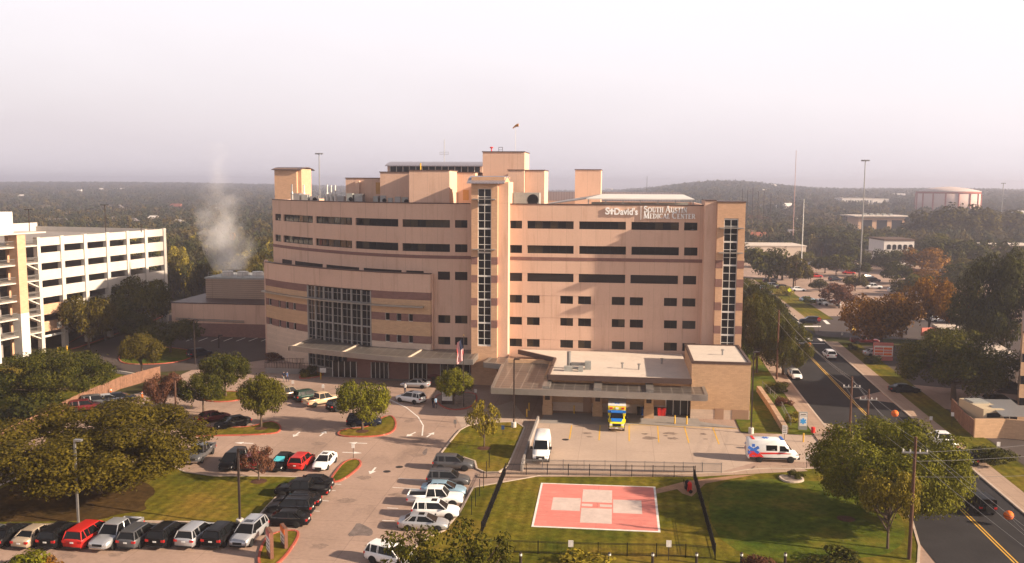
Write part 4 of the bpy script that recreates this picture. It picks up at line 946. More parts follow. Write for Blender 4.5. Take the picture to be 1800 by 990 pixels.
for kind, col, px, py, a, lab, ex in (
 ('suv', 'silver', 293, 738, 20, 'silver crossover beside the orange lamp post', None),
 ('sedan', 'grey', 282, 748, 22, 'grey saloon tail showing past the oak beside silver crossover', None),
 ('sedan', 'maroon', 375, 740, 48, 'dark maroon saloon on the long island, tail to the lawn', None),
 ('sedan', 'black', 409, 750, 228, 'black saloon with chrome trim parked beside the maroon saloon', ('trim',)),
 ('pickup', 'beige', 505, 700, 50, 'beige pickup behind the round crowned tree of the long island', None),
 ('suv', 'green', 542, 703, 50, 'dark green off-roader between the beige and tan pickups', None),
 ('pickup', 'tan', 566, 711, 50, 'tan extended cab pickup with open bed beside dark green off-roader', None),
 ('suv', 'black', 602, 720, 50, 'black crossover tail beside the tan pickup, behind the island tree', None),
 ('suv', 'navy', 640, 748, 12, 'dark blue crossover under the middle island tree', None),
 ('sedan', 'silver', 730, 681, 176, 'silver saloon waiting before the entrance canopy', None),
 ('suv', 'white', 722, 707, 156, 'white crossover with red tail lamp driving out past the flag bed', ('sunroof', 'rails')),
 ('suv', 'white', 826, 674, 10, 'white crossover parked between the yellow tree and emergency canopy', None),
 ('sedan', 'maroon', 750, 666, 176, 'dark red saloon deep under the entrance canopy', None),
 ('suv', 'navy', 351, 627, 60, 'dark blue car parked in the service yard by the plant building', None),
 ('suv', 'maroon', 150, 722, 36, 'red car half hidden by the oak, beside the board fence', None),
 ('suv', 'grey', 170, 713, 36, 'dark grey car third from the end of the board fence row', None),
 ('sedan', 'silver', 190, 709, 36, 'silver grey saloon second from the end of the board fence row', None),
 ('sedan', 'navy', 210, 706, 36, 'dark navy saloon at the end of the board fence row', None)):
    car(kind, col, G(px, py), a, lab, gE, extra=ex)
gS = 'cars on the street'
for kind, col, px, py, a, lab, ex in (
 ('suv', 'white', 1457, 629, 91, 'white off-roader driving away up the street', None),
 ('sedan', 'white', 1397, 664, -89, 'white car facing the viewer beside the street trees', None),
 ('pickup', 'white', 1655, 784, 91, 'white crew cab pickup driving away past the utility yard', None),
 ('sedan', 'black', 1694, 811, 91, 'dark saloon following the white pickup up the street', None),
 ('jeep', 'black', 1722, 897, 91, 'black soft-top off-roader with spare wheel on its tail', ('spare',)),
 ('suv', 'navy', 1423, 568, 178, 'dark crossover turning across the crossing from the side street', None),
 ('pickup', 'black', 1367, 538, 91, 'black pickup heading away beyond the crosswalk', None),
 ('suv', 'black', 1357, 528, 91, 'black car just ahead of the black pickup beyond crosswalk', None),
 ('sedan', 'silver', 1350, 519, 91, 'silver car third in the file beyond the crosswalk', None),
 ('sedan', 'blue', 1341, 510, 91, 'pale blue car farthest up the street', None)):
    car(kind, col, G(px, py), a, lab, gS, extra=ex, name='car', far=py < 560)
gF = 'cars in the shop and clinic lots across the street'
fars = [('pickup', 'maroon', 1520, 605, 0, 'maroon pickup under the orange tree across the street'), ('sedan', 'silver', 1540, 626, 5, 'silver car parked beside the red and white sign'), ('sedan', 'black', 1590, 690, 5, 'black car nose under the big dark tree across the street'),
 ('suv', 'white', 1652, 566, 0, 'white car past the orange trees by the shop roof'), ('suv', 'navy', 1680, 568, 0, 'dark blue car behind the shop roof'), ('sedan', 'black', 1735, 568, 0, 'black car on the far side of the shop lot'),
 ('suv', 'white', 1716, 715, 80, 'white topped van parked inside the utility yard'), ('suv', 'black', 1757, 712, 5, 'black car behind the generator yard'), ('sedan', 'black', 1775, 685, 5, 'dark car by the brown office wall'),
 ('pickup', 'white', 1534, 508, 0, 'white pickup with black bed cover in the clinic lot'), ('suv', 'white', 1574, 514, 0, 'white off-roader beside the white pickup in the clinic lot'),
 ('suv', 'silver', 1447, 536, 10, 'pale car beside the clipped hedge by the street'), ('suv', 'white', 1462, 538, 170, 'white car end-on behind the pale car near hedge'), ('sedan', 'blue', 1420, 530, 10, 'grey blue car left of the clipped hedge'), ('sedan', 'white', 1403, 512, 5, 'long white car behind the yellow crossing sign'), ('suv', 'white', 1360, 506, 5, 'white car between two small green hedges'), ('suv', 'black', 1353, 498, 5, 'black car by the orange lamp pole beyond hedges'),
 ('sedan', 'navy', 1378, 508, 5, 'blue car beside white car near hedges'), ('sedan', 'silver', 1383, 480, 60, 'silver car at the back of clinic lot under tree'), ('suv', 'black', 1399, 489, 60, 'black off-roader in the clinic lot'), ('suv', 'white', 1418, 489, 80, 'white off-roader in clinic lot facing viewer'), ('sedan', 'red', 1434, 488, 5, 'red car in the clinic lot'), ('suv', 'navy', 1468, 494, 20, 'blue off-roader in the clinic lot'), ('sedan', 'red', 1492, 482, 0, 'red car behind the small round tree'),
 ('sedan', 'white', 1433, 458, 10, 'white car in front of the long beige wall'), ('sedan', 'silver', 1428, 466, 10, 'silver car one row nearer than white car at beige wall'), ('suv', 'navy', 1525, 490, 30, 'blue car by the white pickup in the clinic lot'), ('suv', 'navy', 1536, 496, 20, 'dark blue off-roader behind the white pickup'), ('suv', 'white', 1682, 497, 10, 'white car at the far end of the clinic lot'), ('suv', 'silver', 1697, 496, 10, 'silver car at the far end beside dark trees'), ('sedan', 'white', 1595, 398, 10, 'tiny white car beside the columned bank roof'), ('sedan', 'red', 1615, 402, 10, 'tiny red car beyond the columned bank roof')]
for kind, col, px, py, a, lab in fars: car(kind, col, G(px, py), a, lab, gF, far=True)

# ---- panel vans and the box ambulance
def panel_van(name, xy, ang, label, cat, group=None, ambulance=False):
    o = empty(name, (xy[0], xy[1], .004), R(ang), label, cat, group)
    mb = MB()
    def rg(x, w_, z0, z1, wt):
        p = [(w_ * .92, z0), (w_, z0 + .25), (w_, z0 + (z1 - z0) * .5), (wt, z1 - .12), (wt * .9, z1 - .02), (wt * .4, z1 + .02)]
        return [(x, y, z) for y, z in p] + [(x, -y, z) for y, z in reversed(p)]
    mb.loft([rg(-3.05, .98, .45, 2.66, .80), rg(-2.95, 1.02, .4, 2.72, .84), rg(0, 1.03, .36, 2.74, .86), rg(1.05, 1.02, .36, 2.70, .84), rg(1.35, 1.01, .36, 2.5, .80), rg(2.0, 1.0, .36, 1.55, .80), rg(2.45, .97, .38, 1.22, .84), rg(2.85, .9, .42, 1.05, .80), rg(3.0, .74, .48, .8, .66)])
    mb.build('body', PAINT['white'], o, True)
    wsm = MB(); wsm.add([(1.36, .74, 2.40), (1.36, -.74, 2.40), (2.06, -.86, 1.52), (2.06, .86, 1.52), (1.42, .74, 2.46), (1.42, -.74, 2.46), (2.12, -.86, 1.58), (2.12, .86, 1.58)], [(4, 7, 6, 5), (0, 1, 2, 3), (0, 4, 5, 1), (2, 6, 7, 3), (1, 5, 6, 2), (3, 7, 4, 0)])
    wsm.build('windscreen', m_carglass, o)
    for y in (1, -1):
        q = [(.65, 1.42), (1.75, 1.42), (1.25, 2.02), (.65, 2.05)]
        def yw(z): return (.86 + (1.03 - .86) * max(0, min(1, (2.62 - z) / 1.05)))
        wm = MB(); wm.add([(x, y * (yw(z) + .012), z) for x, z in q] + [(x, y * (yw(z) - .05), z) for x, z in q], [(3, 2, 1, 0) if y > 0 else (0, 1, 2, 3)] + [(0, 1, 5, 4), (1, 2, 6, 5), (2, 3, 7, 6), (3, 0, 4, 7)]); wm.build('window', m_carglass, o)
        q = [(-.95, 1.45), (.35, 1.45), (.35, 2.1), (-.95, 2.1)]
        wm = MB(); wm.add([(x, y * (yw(z) + .012), z) for x, z in q] + [(x, y * (yw(z) - .05), z) for x, z in q], [(3, 2, 1, 0) if y > 0 else (0, 1, 2, 3)] + [(0, 1, 5, 4), (1, 2, 6, 5), (2, 3, 7, 6), (3, 0, 4, 7)]); wm.build('window', m_carglass, o)
        MB().box(-2.9, 2.6, y * 1.005 - .02, y * 1.005 + .02, .42, .62).build('sill_trim', m_trim, o)
        MB().box(1.5, 1.66, min(y * 1.05, y * 1.3), max(y * 1.05, y * 1.3), 1.42, 1.75).build('side_mirror', m_trim, o)
        MB().box(2.62, 2.9, min(y * .55, y * .9), max(y * .55, y * .9), .86, 1.06).build('headlight', m_lamp, o)
        MB().box(-3.08, -2.98, min(y * .82, y * 1.0), max(y * .82, y * 1.0), .9, 1.5).build('taillight', m_tail, o)
        if ambulance:
            d = y * 1.045; t_ = .012
            def decal(nm, pts, mat, lift=0):
                m_ = MB(); yy = [y * (yw(z) + .012 + lift) if z > 1.5 else d + y * lift for x, z in pts]; n = len(pts)
                m_.add([(p[0], a_, p[1]) for p, a_ in zip(pts, yy)] + [(p[0], a_ - y * .06, p[1]) for p, a_ in zip(pts, yy)], [tuple(range(n)) if y < 0 else tuple(reversed(range(n)))] + [(i, (i + 1) % n, n + (i + 1) % n, n + i) for i in range(n)]); m_.build(nm, mat, o)
            decal('red_flash', [(-2.95, .65), (-1.2, .65), (-1.7, 1.15), (-2.3, 1.38), (-2.95, 1.35)], m_red)
            decal('red_stripe', [(-1.5, 1.0), (2.2, 1.14), (.6, 1.26), (-1.7, 1.22)], m_red, .004)
            for k in range(3):
                a_ = R(90 + 60 * k); cx_, cz_ = -2.45, 1.5; ux, uz = math.cos(a_), math.sin(a_)
                decal('star', [(cx_ + ux * l - uz * b_, cz_ + uz * l + ux * b_) for l, b_ in ((-.72, -.17), (.72, -.17), (.72, .17), (-.72, .17))], m_blue, .006 + .004 * k)
    MB().box(2.86, 3.03, -.5, .5, .62, .95).build('grille', m_trim, o); MB().box(2.75, 3.1, -.85, .85, .38, .6).build('bumper', m_trim, o)
    MB().box(3.04, 3.115, -.18, .18, .62, .74).build('number_plate', m_plate, o)
    ty, rim = wheel_mesh(.36, .26)
    for x in (-1.75, 1.95):
        for y in (1, -1):
            MB().lathe([(.001, -.005), (.44, -.005), (.44, .005), (.001, .005)], (x, y * 1.035, .38), 'y', 18).build('wheel_arch', m_trim, o)
            t = child('wheel', ty, o, (x, y * .93, .36)); child('rim', rim, t)
    if ambulance:
        for k in range(3):
            m_ = MB(); m_.obox((-.9, 0), (math.cos(R(60 * k)), math.sin(R(60 * k))), .42, .1, 2.745, 2.775 + .003 * k); m_.build('roof_star', m_blue, o)
        MB().box(-2.6, -2.3, -.7, .7, 2.72, 2.8).build('light_bar', m_red, o); MB().box(.9, 1.15, -.7, .7, 2.68, 2.8).build('light_bar', m_blue, o)
    return o
panel_van('ambulance_van', G(1357, 809), 3, 'white high-roof ambulance van with red stripe and blue star', 'ambulance', ambulance=True)
panel_van('passenger_van', G(952, 803), -88, 'plain white high-roof van facing the viewer in the apron corner', 'van')
o = empty('box_ambulance', G(1084, 752) + Vector((0, 0, .008)), R(-90), 'yellow and blue box ambulance backed up to the emergency canopy', 'ambulance')
mb = MB(); mb.box(-4.4, -.35, -1.2, 1.2, .65, 2.95); mb.build('box_body', PAINT['yellow'], o)
MB().box(-4.42, -.33, -1.22, 1.22, 2.953, 3.03).build('box_roof', PAINT['white'], o)
MB().box(-4.41, -.335, -1.212, 1.212, 1.95, 2.35).build('blue_band', PAINT['cobalt'], o)
for k in range(3):
    m_ = MB(); m_.obox((-1.6, 0), (math.cos(R(60 * k + 30)), math.sin(R(60 * k + 30))), .45, .09, 3.031, 3.045 + .003 * k); m_.build('roof_star', m_blue, o)
for y in (-.8, 0, .8): MB().box(-.345, -.26, y - .2, y + .2, 2.5, 2.75).build('warning_light', m_red if y else m_lamp, o)
m_ = MB(); m_.loft([ring(-.34, 1.02, .5, 1.5), ring(.9, 1.02, .5, 1.48), ring(1.9, .98, .5, 1.3), ring(2.15, .9, .55, 1.15)]); m_.build('cab', PAINT['yellow'], o)
m_ = MB(); m_.add([(1.0, .78, 1.52), (1.95, .66, 1.36), (1.95, -.66, 1.36), (1.0, -.78, 1.52), (1.0, .78, 1.56), (1.95, .66, 1.40), (1.95, -.66, 1.40), (1.0, -.78, 1.56)], [(4, 7, 6, 5), (0, 1, 2, 3), (0, 4, 5, 1), (1, 5, 6, 2), (2, 6, 7, 3), (3, 7, 4, 0)]); m_.build('bonnet', PAINT['cobalt'], o)
m_ = MB(); m_.add([(-.33, .95, 1.5), (.95, .92, 1.5), (.95, -.92, 1.5), (-.33, -.95, 1.5), (-.33, .8, 2.15), (.35, .76, 2.15), (.35, -.76, 2.15), (-.33, -.8, 2.15)], [(0, 1, 5, 4), (1, 2, 6, 5), (2, 3, 7, 6), (3, 0, 4, 7), (4, 5, 6, 7)]); m_.build('windscreen', m_carglass, o)
MB().box(-.33, .38, -.8, .8, 2.153, 2.26).build('cab_roof', PAINT['cobalt'], o)
MB().box(2.1, 2.2, -.55, .55, .75, 1.12).build('grille', m_trim, o); MB().box(2.05, 2.35, -1.0, 1.0, .45, .7).build('bumper', m_chrome, o); MB().box(2.34, 2.37, -.18, .18, .5, .65).build('number_plate', m_plate, o)
ty, rim = wheel_mesh(.42, .3)
for y in (1, -1):
    MB().box(2.0, 2.2, min(y * .6, y * .95), max(y * .6, y * .95), .85, 1.1).build('headlight', m_lamp, o); MB().box(.85, 1.0, min(y * 1.05, y * 1.35), max(y * 1.05, y * 1.35), 1.5, 1.9).build('side_mirror', m_trim, o)
    for x in (-2.9, 1.35):
        MB().lathe([(.001, -.005), (.5, -.005), (.5, .005), (.001, .005)], (x, y * (1.225 if x < 0 else 1.03), .5), 'y', 18).build('wheel_arch', m_trim, o)
        t = child('wheel', ty, o, (x, y * (1.1 if x < 0 else .92), .42)); child('rim', rim, t)
# ---------------------------------------------------------------- parking garage
gB_ = G(113, 611); hG = 22.3
dA = 209.0; A3 = at_depth(287, 403, dA); gA_ = Vector((A3.x, A3.y, 0))
gar = empty('parking_garage', gB_, math.atan2(gA_.y - gB_.y, gA_.x - gB_.x), 'cream concrete parking garage of six decks with open stair tower', 'parking garage')
Lg = (gA_ - gB_).length          # local x along the lit face, local -y outward
def gx(px, py=440):              # pixel column on the face -> local x
    d = ray(px, py); e_ = (gA_ - gB_); den = d.x * e_.y - d.y * e_.x
    return ((gB_.x * 0 - 0) + ((gB_.y * d.x - gB_.x * d.y) / den) * -1) * Lg
cols = [gx(p) for p in (107, 148, 187.5, 223, 255)] + [Lg - .1]
cols0 = gx(66)
dz = 3.35; ztop = hG
def zopen(k): return ztop - 1.6 - k * dz      # top of k-th opening
xs_ = [cols0] + cols
conc = MB()
for x in cols: MB().box(x - .45, x + .45, -.45, .5, 0, ztop + .15).build('column', m_conc, gar)
MB().box(cols0 - .5, cols0 + .3, -.45, .5, 0, ztop + .15).build('column', m_conc, gar)
for i in range(len(xs_) - 1):
    for k in range(6):
        zb_ = zopen(k); zt_ = ztop if k == 0 else zopen(k - 1) - 1.35
        if k == 5 and i > 0: pass
        a, b = xs_[i] + (.303 if i == 0 else .453), xs_[i + 1] - .453
        MB().box(a, b, -.2, .2, zb_ + (.0), zt_).build('parapet_panel', m_conc if not (i == 0 and k > 3) else m_brick, gar)  # tan brick on the lowest first-bay panels paints in a cast shadow
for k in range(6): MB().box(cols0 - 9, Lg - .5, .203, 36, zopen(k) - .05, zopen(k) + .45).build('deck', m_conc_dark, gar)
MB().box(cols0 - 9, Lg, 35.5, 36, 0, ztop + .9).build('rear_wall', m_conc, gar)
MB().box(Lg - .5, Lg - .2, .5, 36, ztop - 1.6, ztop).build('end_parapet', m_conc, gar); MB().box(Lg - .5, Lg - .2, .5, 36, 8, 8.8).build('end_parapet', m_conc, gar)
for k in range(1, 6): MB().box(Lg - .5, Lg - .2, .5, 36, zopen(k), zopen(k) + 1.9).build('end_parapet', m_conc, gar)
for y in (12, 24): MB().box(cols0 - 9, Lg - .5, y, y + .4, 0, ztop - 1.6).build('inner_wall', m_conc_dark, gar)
MB().box(cols0, cols[0] - .45, -.3, -.205, 2.9, 3.3).build('clearance_bar', m_white, gar)
MB().box(cols[0] - 2.2, cols[0] - 1.0, -.27, -.204, 4.2, 5.4).build('garage_sign', m_white, gar)
# stair tower at the near end
t0 = cols0 - 4.2; tw = MB()
st = empty('stair_tower'); setp(st, gar)
MB().box(t0 - 2.0, t0, -1.3, .6, 0, 8.5).build('shaft_base', m_white, st); MB().box(t0 - 2.0, t0, -1.3, .6, 8.503, ztop + 1.0).build('shaft', m_brick, st)
MB().box(t0 + .003, cols0 - .503, 3.2, 3.5, 0, ztop + 1).build('stair_wall', m_brick, st)
MB().box(t0 - 2.003 - 5.0, t0 - 2.003, 3.2, 3.5, 0, ztop + 1).build('stair_wall', m_conc_dark, st)
for k in range(6):
    zl = ztop - 1.3 - k * dz
    MB().box(t0 + .003, cols0 - .503, -.6, 3.19, zl - .25, zl).build('landing', m_conc, st)
    MB().box(t0 - 7.0, t0 - 2.003, -.6, 3.19, zl - .25, zl).build('landing', m_conc, st)
    rl = MB()
    for (xa, xb) in ((t0 + .05, cols0 - .55), (t0 - 7.0, t0 - 2.05)):
        rl.box(xa, xb, -.6, -.54, zl + 1.0, zl + 1.08); x = xa
        while x < xb: rl.box(x, x + .035, -.59, -.55, zl, zl + 1.0); x += .22
    rl.build('stair_railing', m_steel, st)
    if k: MB().add([(t0 + .1, -.4, zl + .1), (t0 + .1, .9, zl + .1), (cols0 - .6, .9, zl - 1.5), (cols0 - .6, -.4, zl - 1.5), (t0 + .1, -.4, zl + .35), (t0 + .1, .9, zl + .35), (cols0 - .6, .9, zl - 1.25), (cols0 - .6, -.4, zl - 1.25)], [(0, 3, 2, 1), (4, 5, 6, 7), (0, 1, 5, 4), (1, 2, 6, 5), (2, 3, 7, 6), (3, 0, 4, 7)][:6]).build('stair_flight', m_conc, st)
    MB().box(cols0 - 2.0, cols0 - 1.1, 3.12, 3.195, zl + .1, zl + 1.4).build('level_sign', m_red if k % 2 else m_blue, st)
MB().box(t0 - 7.3, t0 - 6.6, -1.0, 3.5, 0, ztop + 1).build('shaft', m_white, st)
MB().box(t0 - 7.6, cols0 + .6, -1.6, 4.0, ztop + 1.0, ztop + 1.25).build('stair_roof', m_conc, st)
MB().box(t0 - 14, t0 - 2.2, -.8, 3, ztop + 1.26, ztop + 5.2).build('shaft_top', m_white, st)
MB().box(t0 - 16, t0 - 7.31, -1.2, 6, 0, ztop + 1.2).build('lower_shaft', m_brick, st)
MB().box(1.0, 7.5, 22, 28, ztop - .2, ztop + 3.4).build('roof_stair_house', m_brick, gar); MB().box(.2, 8.3, 21.2, 29, ztop + 3.41, ztop + 3.75).build('roof_stair_slab', m_conc, gar)
gw = gar.matrix_basis
def gloc(x, y, z): return Matrix.Translation(gB_) @ Matrix.Rotation(gar.rotation_euler.z, 4, 'Z') @ Vector((x, y, z))

# ---------------------------------------------------------------- plant building and its plume
pb = empty('plant_building', (0, 0, 0), 0, 'low pink plant building with a louvred cooling tower on its roof', 'building')
a = G(303, 590); b = G(467, 592)
Yp = a.y; x0 = a.x; x1 = b.x + 4
zp = PY(303, 533, Yp).z
MB().box(x0, x1, Yp, Yp + 26, 0, zp).build('wall', m_stucco, pb); MB().box(x0 - .1, x1, Yp - .1, Yp + 26, zp, zp + .2).build('coping', m_coping, pb)
MB().box(x0 - .02, x1, Yp - .05, Yp - .003, 0, 2.9).build('brick_base', m_darkbrick, pb)
ta = PY(361, 490, Yp + 8); tb = PY(447, 490, Yp + 8)
MB().box(ta.x, tb.x + 6, Yp + 8, Yp + 20, zp + .2, ta.z).build('cooling_tower', M('tan_louver', (.34, .25, .19), .8, 0, .08, joints=(50, .45, .06, 1, .65, 'xz', 0)), pb)
MB().box(ta.x - .15, tb.x + 6.1, Yp + 7.85, Yp + 20.1, ta.z, ta.z + .35).build('coping', m_greypaint, pb)
rl = MB()
for k in range(11):
    x = ta.x + .6 + (tb.x - ta.x + 4.6) * k / 10; rl.bar((x, Yp + 8.2, ta.z + .3), (x, Yp + 8.2, ta.z + 1.5), .04, n=4)
for z in (.9, 1.5): rl.bar((ta.x + .6, Yp + 8.2, ta.z + z), (tb.x + 5, Yp + 8.2, ta.z + z), .04, n=4)
rl.build('roof_railing', m_steel, pb)
for k in range(3): MB().lathe([(1.3, 0), (1.2, .9), (1.25, 1.0)], (ta.x + 3 + k * 3.6, Yp + 13, ta.z + .3), n=16).build('fan_stack', m_white, pb)
for z, o_ in ((3.3, 0), (3.6, .02)): MB().bar((x0 + 1, Yp - .16, z + .3), (x1 - 8, Yp - .16, z), .08, n=6).build('wall_pipe', m_steel, pb)
pl = bpy.data.materials.new('steam'); pl.use_nodes = True; n_ = pl.node_tree; n_.nodes.clear()
o_ = nd(n_, 'ShaderNodeOutputMaterial'); v_ = nd(n_, 'ShaderNodeVolumePrincipled'); v_.inputs['Color'].default_value = (.97, .95, .97, 1)
t_ = nd(n_, 'ShaderNodeTexCoord'); no = nd(n_, 'ShaderNodeTexNoise'); no.inputs['Scale'].default_value = .16; no.inputs['Detail'].default_value = 5; no.inputs['Roughness'].default_value = .62; no.inputs['Distortion'].default_value = .8
n_.links.new(t_.outputs['Object'], no.inputs['Vector'])
mp = nd(n_, 'ShaderNodeMapping'); mp.inputs['Location'].default_value = (-1, -1, -1); mp.inputs['Scale'].default_value = (2, 2, 2)
n_.links.new(t_.outputs['Generated'], mp.inputs[0]); se = nd(n_, 'ShaderNodeSeparateXYZ'); n_.links.new(mp.outputs[0], se.inputs[0])
cx_ = nd(n_, 'ShaderNodeCombineXYZ'); n_.links.new(se.outputs[0], cx_.inputs[0]); n_.links.new(se.outputs[1], cx_.inputs[1])
le = nd(n_, 'ShaderNodeVectorMath', operation='LENGTH'); n_.links.new(cx_.outputs[0], le.inputs[0])
fa_ = nd(n_, 'ShaderNodeMapRange'); n_.links.new(le.outputs['Value'], fa_.inputs[0]); fa_.inputs[1].default_value = 0; fa_.inputs[2].default_value = .95; fa_.inputs[3].default_value = .22; fa_.inputs[4].default_value = -.32
zz_ = nd(n_, 'ShaderNodeMapRange'); n_.links.new(se.outputs[2], zz_.inputs[0]); zz_.inputs[1].default_value = -.6; zz_.inputs[2].default_value = 1; zz_.inputs[3].default_value = 0; zz_.inputs[4].default_value = -.30
s1 = nd(n_, 'ShaderNodeMath', operation='ADD'); n_.links.new(no.outputs[0], s1.inputs[0]); n_.links.new(fa_.outputs[0], s1.inputs[1])
s2 = nd(n_, 'ShaderNodeMath', operation='ADD'); n_.links.new(s1.outputs[0], s2.inputs[0]); n_.links.new(zz_.outputs[0], s2.inputs[1])
dr = nd(n_, 'ShaderNodeMapRange'); n_.links.new(s2.outputs[0], dr.inputs[0]); dr.inputs[1].default_value = .38; dr.inputs[2].default_value = .85; dr.inputs[3].default_value = 0; dr.inputs[4].default_value = .15
n_.links.new(dr.outputs[0], v_.inputs['Density']); n_.links.new(v_.outputs[0], o_.inputs['Volume'])
ps = PY(408, 480, Yp + 13); pm_ = MB(); rings = []
for k in range(9):
    t = k / 8; cx0 = ps.x - 2.2 * t ** 1.3; r_ = 4.2 + 7.0 * t ** .7
    rings.append([(cx0 + r_ * math.cos(2 * math.pi * j / 16), Yp + 13 + r_ * math.sin(2 * math.pi * j / 16), ta.z + 1.4 + 29 * t) for j in range(16)])
pm_.loft(rings); pm_.build('steam_plume', pl, None, True, label='pale steam plume rising from the cooling tower', cat='steam')

# ---------------------------------------------------------------- trees
def crown_mesh(name, n_leaf, size, blobs, seed, rmin=.15, rmax=.28, flat=.72, shell=.70):
    """n_leaf small leaf sprays spread through the volume of several clumps (unit crown: radius 1, z 0..1)"""
    rg = np.random.default_rng(seed)
    bl = []
    for i in range(blobs):
        t = rg.uniform(0, 2 * np.pi); rb_ = rg.uniform(rmin, rmax); sz = rg.uniform(-.85, 1); k_ = (1 - rb_) * (rg.uniform(.88, 1.06) if i % 4 else rg.uniform(.2, .7))
        cxy = math.sqrt(max(0, 1 - sz * sz)); bl.append((k_ * cxy * np.cos(t), k_ * cxy * np.sin(t), .47 + (.5 if sz > 0 else .45) * (1 - rb_) * sz * (k_ / (1 - rb_)), rb_))
    bl = np.array(bl); wts = bl[:, 3] ** 2; wts /= wts.sum()
    idx = rg.choice(blobs, n_leaf, p=wts); c = bl[idx]
    d = rg.normal(size=(n_leaf, 3)); d /= np.linalg.norm(d, axis=1)[:, None]
    rad = c[:, 3] * (shell + (1.08 - shell) * rg.uniform(0, 1, n_leaf) ** .6)
    rad = rad * np.where(rg.uniform(0, 1, n_leaf) < .16, rg.uniform(1.05, 1.5, n_leaf), 1.0)
    p = c[:, :3] + d * rad[:, None] * np.array([1, 1, flat])
    nrm = d * 1.2 + rg.normal(size=(n_leaf, 3)) * .5 + np.array([0, 0, .35]); nrm /= np.linalg.norm(nrm, axis=1)[:, None]
    a = np.cross(nrm, rg.normal(size=(n_leaf, 3))); a /= np.linalg.norm(a, axis=1)[:, None]; b = np.cross(nrm, a)
    s = size * rg.uniform(.55, 1.35, n_leaf)[:, None]
    v = np.stack([p - a * s, p - b * s * .55 + nrm * s * .12, p + a * s, p + b * s * .55 + nrm * s * .12], 1).reshape(-1, 3)
    me = bpy.data.meshes.new(name); me.vertices.add(len(v)); me.vertices.foreach_set('co', v.ravel().astype(np.float32))
    me.loops.add(len(v)); me.loops.foreach_set('vertex_index', np.arange(len(v), dtype=np.int32))
    me.polygons.add(n_leaf); me.polygons.foreach_set('loop_start', np.arange(0, 4 * n_leaf, 4, dtype=np.int32)); me.polygons.foreach_set('loop_total', np.full(n_leaf, 4, dtype=np.int32))
    me.update(); me.materials.append(LEAF['green']); return me, bl
FARLEAF = dict(haze=leafmat('far_leaf_dull', (.028, .030, .012), (.082, .062, .026), .16, .06), dark=leafmat('far_leaf_dark', (.018, .024, .010), (.055, .054, .020), .16, .06), olive=leafmat('far_leaf_olive', (.034, .030, .009), (.11, .08, .022), .16, .06))
LEAF = dict(green=leafmat('leaf_green', (.019, .025, .004), (.105, .092, .009)), olive=leafmat('leaf_olive', (.022, .020, .003), (.104, .078, .008)), dark=leafmat('leaf_dark', (.014, .019, .004), (.074, .068, .010)),
            orange=leafmat('leaf_orange', (.06, .028, .004), (.27, .12, .011)), yellow=leafmat('leaf_yellow', (.075, .068, .010), (.30, .225, .022)), red=leafmat('leaf_red', (.06, .026, .018), (.15, .065, .035)), haze=leafmat('leaf_dull', (.030, .034, .014), (.075, .062, .025)), fresh=leafmat('leaf_fresh', (.022, .034, .004), (.145, .135, .010)))
CR = {}
def crown(kind):
    if kind in CR: return CR[kind]
    a = dict(oak=(64000, .0155, 105, 1, .10, .21), oak2=(34000, .0185, 70, 2, .11, .22), round=(12000, .031, 44, 3, .14, .27), round2=(12000, .031, 38, 8, .15, .29), loose=(2600, .040, 26, 4, .12, .22), mid=(3200, .058, 26, 5, .17, .30), mid2=(3200, .058, 22, 6, .18, .32), far=(900, .10, 15, 7, .2, .36), far2=(900, .10, 13, 9, .2, .38), bush=(1800, .07, 12, 10, .2, .36), open=(2600, .036, 18, 12, .12, .22))[kind]
    CR[kind] = crown_mesh('crown', *a); return CR[kind]
TR = {}
def trunk_mesh(kind):
    """unit trunk with limbs reaching the clumps: z 0..1, crown starts at .3"""
    if kind in TR: return TR[kind]
    mb = MB(); me, bl = crown(kind); rg = random.Random(hash(kind) % 97 if False else len(kind)); far = kind.startswith('far')
    n = 5 if far else 7
    mb.bar((0, 0, -.02), (.01, .01, .2), .05, n=n, r2=.038); mb.bar((.01, .01, .2), (0, .02, .5), .038, n=n, r2=.02)
    if not far:
        for b in bl[:12]:
            s_ = Vector((.01, .01, rg.uniform(.2, .42))); e_ = Vector((b[0], b[1], .28 + .72 * b[2])); m_ = s_.lerp(e_, .5) + Vector((0, 0, -.05))
            mb.bar(s_, m_, .020, n=5, r2=.013); mb.bar(m_, e_, .013, n=5, r2=.004)
    TR[kind] = mb.mesh('trunk', m_bark, True); return TR[kind]
def tree(kind, leaf, base, wid, hei, label, group=None, name='tree', clear=.28, rz=None):
    o = empty(name, base, rnd.uniform(0, 6.28) if rz is None else rz, label, 'tree' if name != 'shrub' else 'shrub', group)
    me, bl = crown(kind)
    if name != 'shrub':
        t = bpy.data.objects.new('trunk', trunk_mesh(kind)); COL.objects.link(t); setp(t, o); k = min(wid / 2, hei * .6); t.scale = (k, k, hei) if kind in ('far', 'far2') else (wid / 2, wid / 2, hei)
        if kind not in ('far', 'far2'): t.scale = (wid / 2 * .98, wid / 2 * .98, hei)
    c = bpy.data.objects.new('crown', me); COL.objects.link(c); setp(c, o); c.location.z = hei * clear; c.scale = (wid / 2, wid / 2, hei * (1 - clear))
    c.material_slots[0].link = 'OBJECT'; c.material_slots[0].material = LEAF[leaf]; return o
def T(kind, leaf, bx, by, wpx, ytop, label, group=None, name='tree', clear=.25, back=.28):
    p = G(bx, by, 0); D = depth(p); wid = wpx * D / FPX
    h = zat(p + Vector((0, wid * back * .5, 0)), ytop); return tree(kind, leaf, p, wid, max(h, .8), label, group, name, clear)
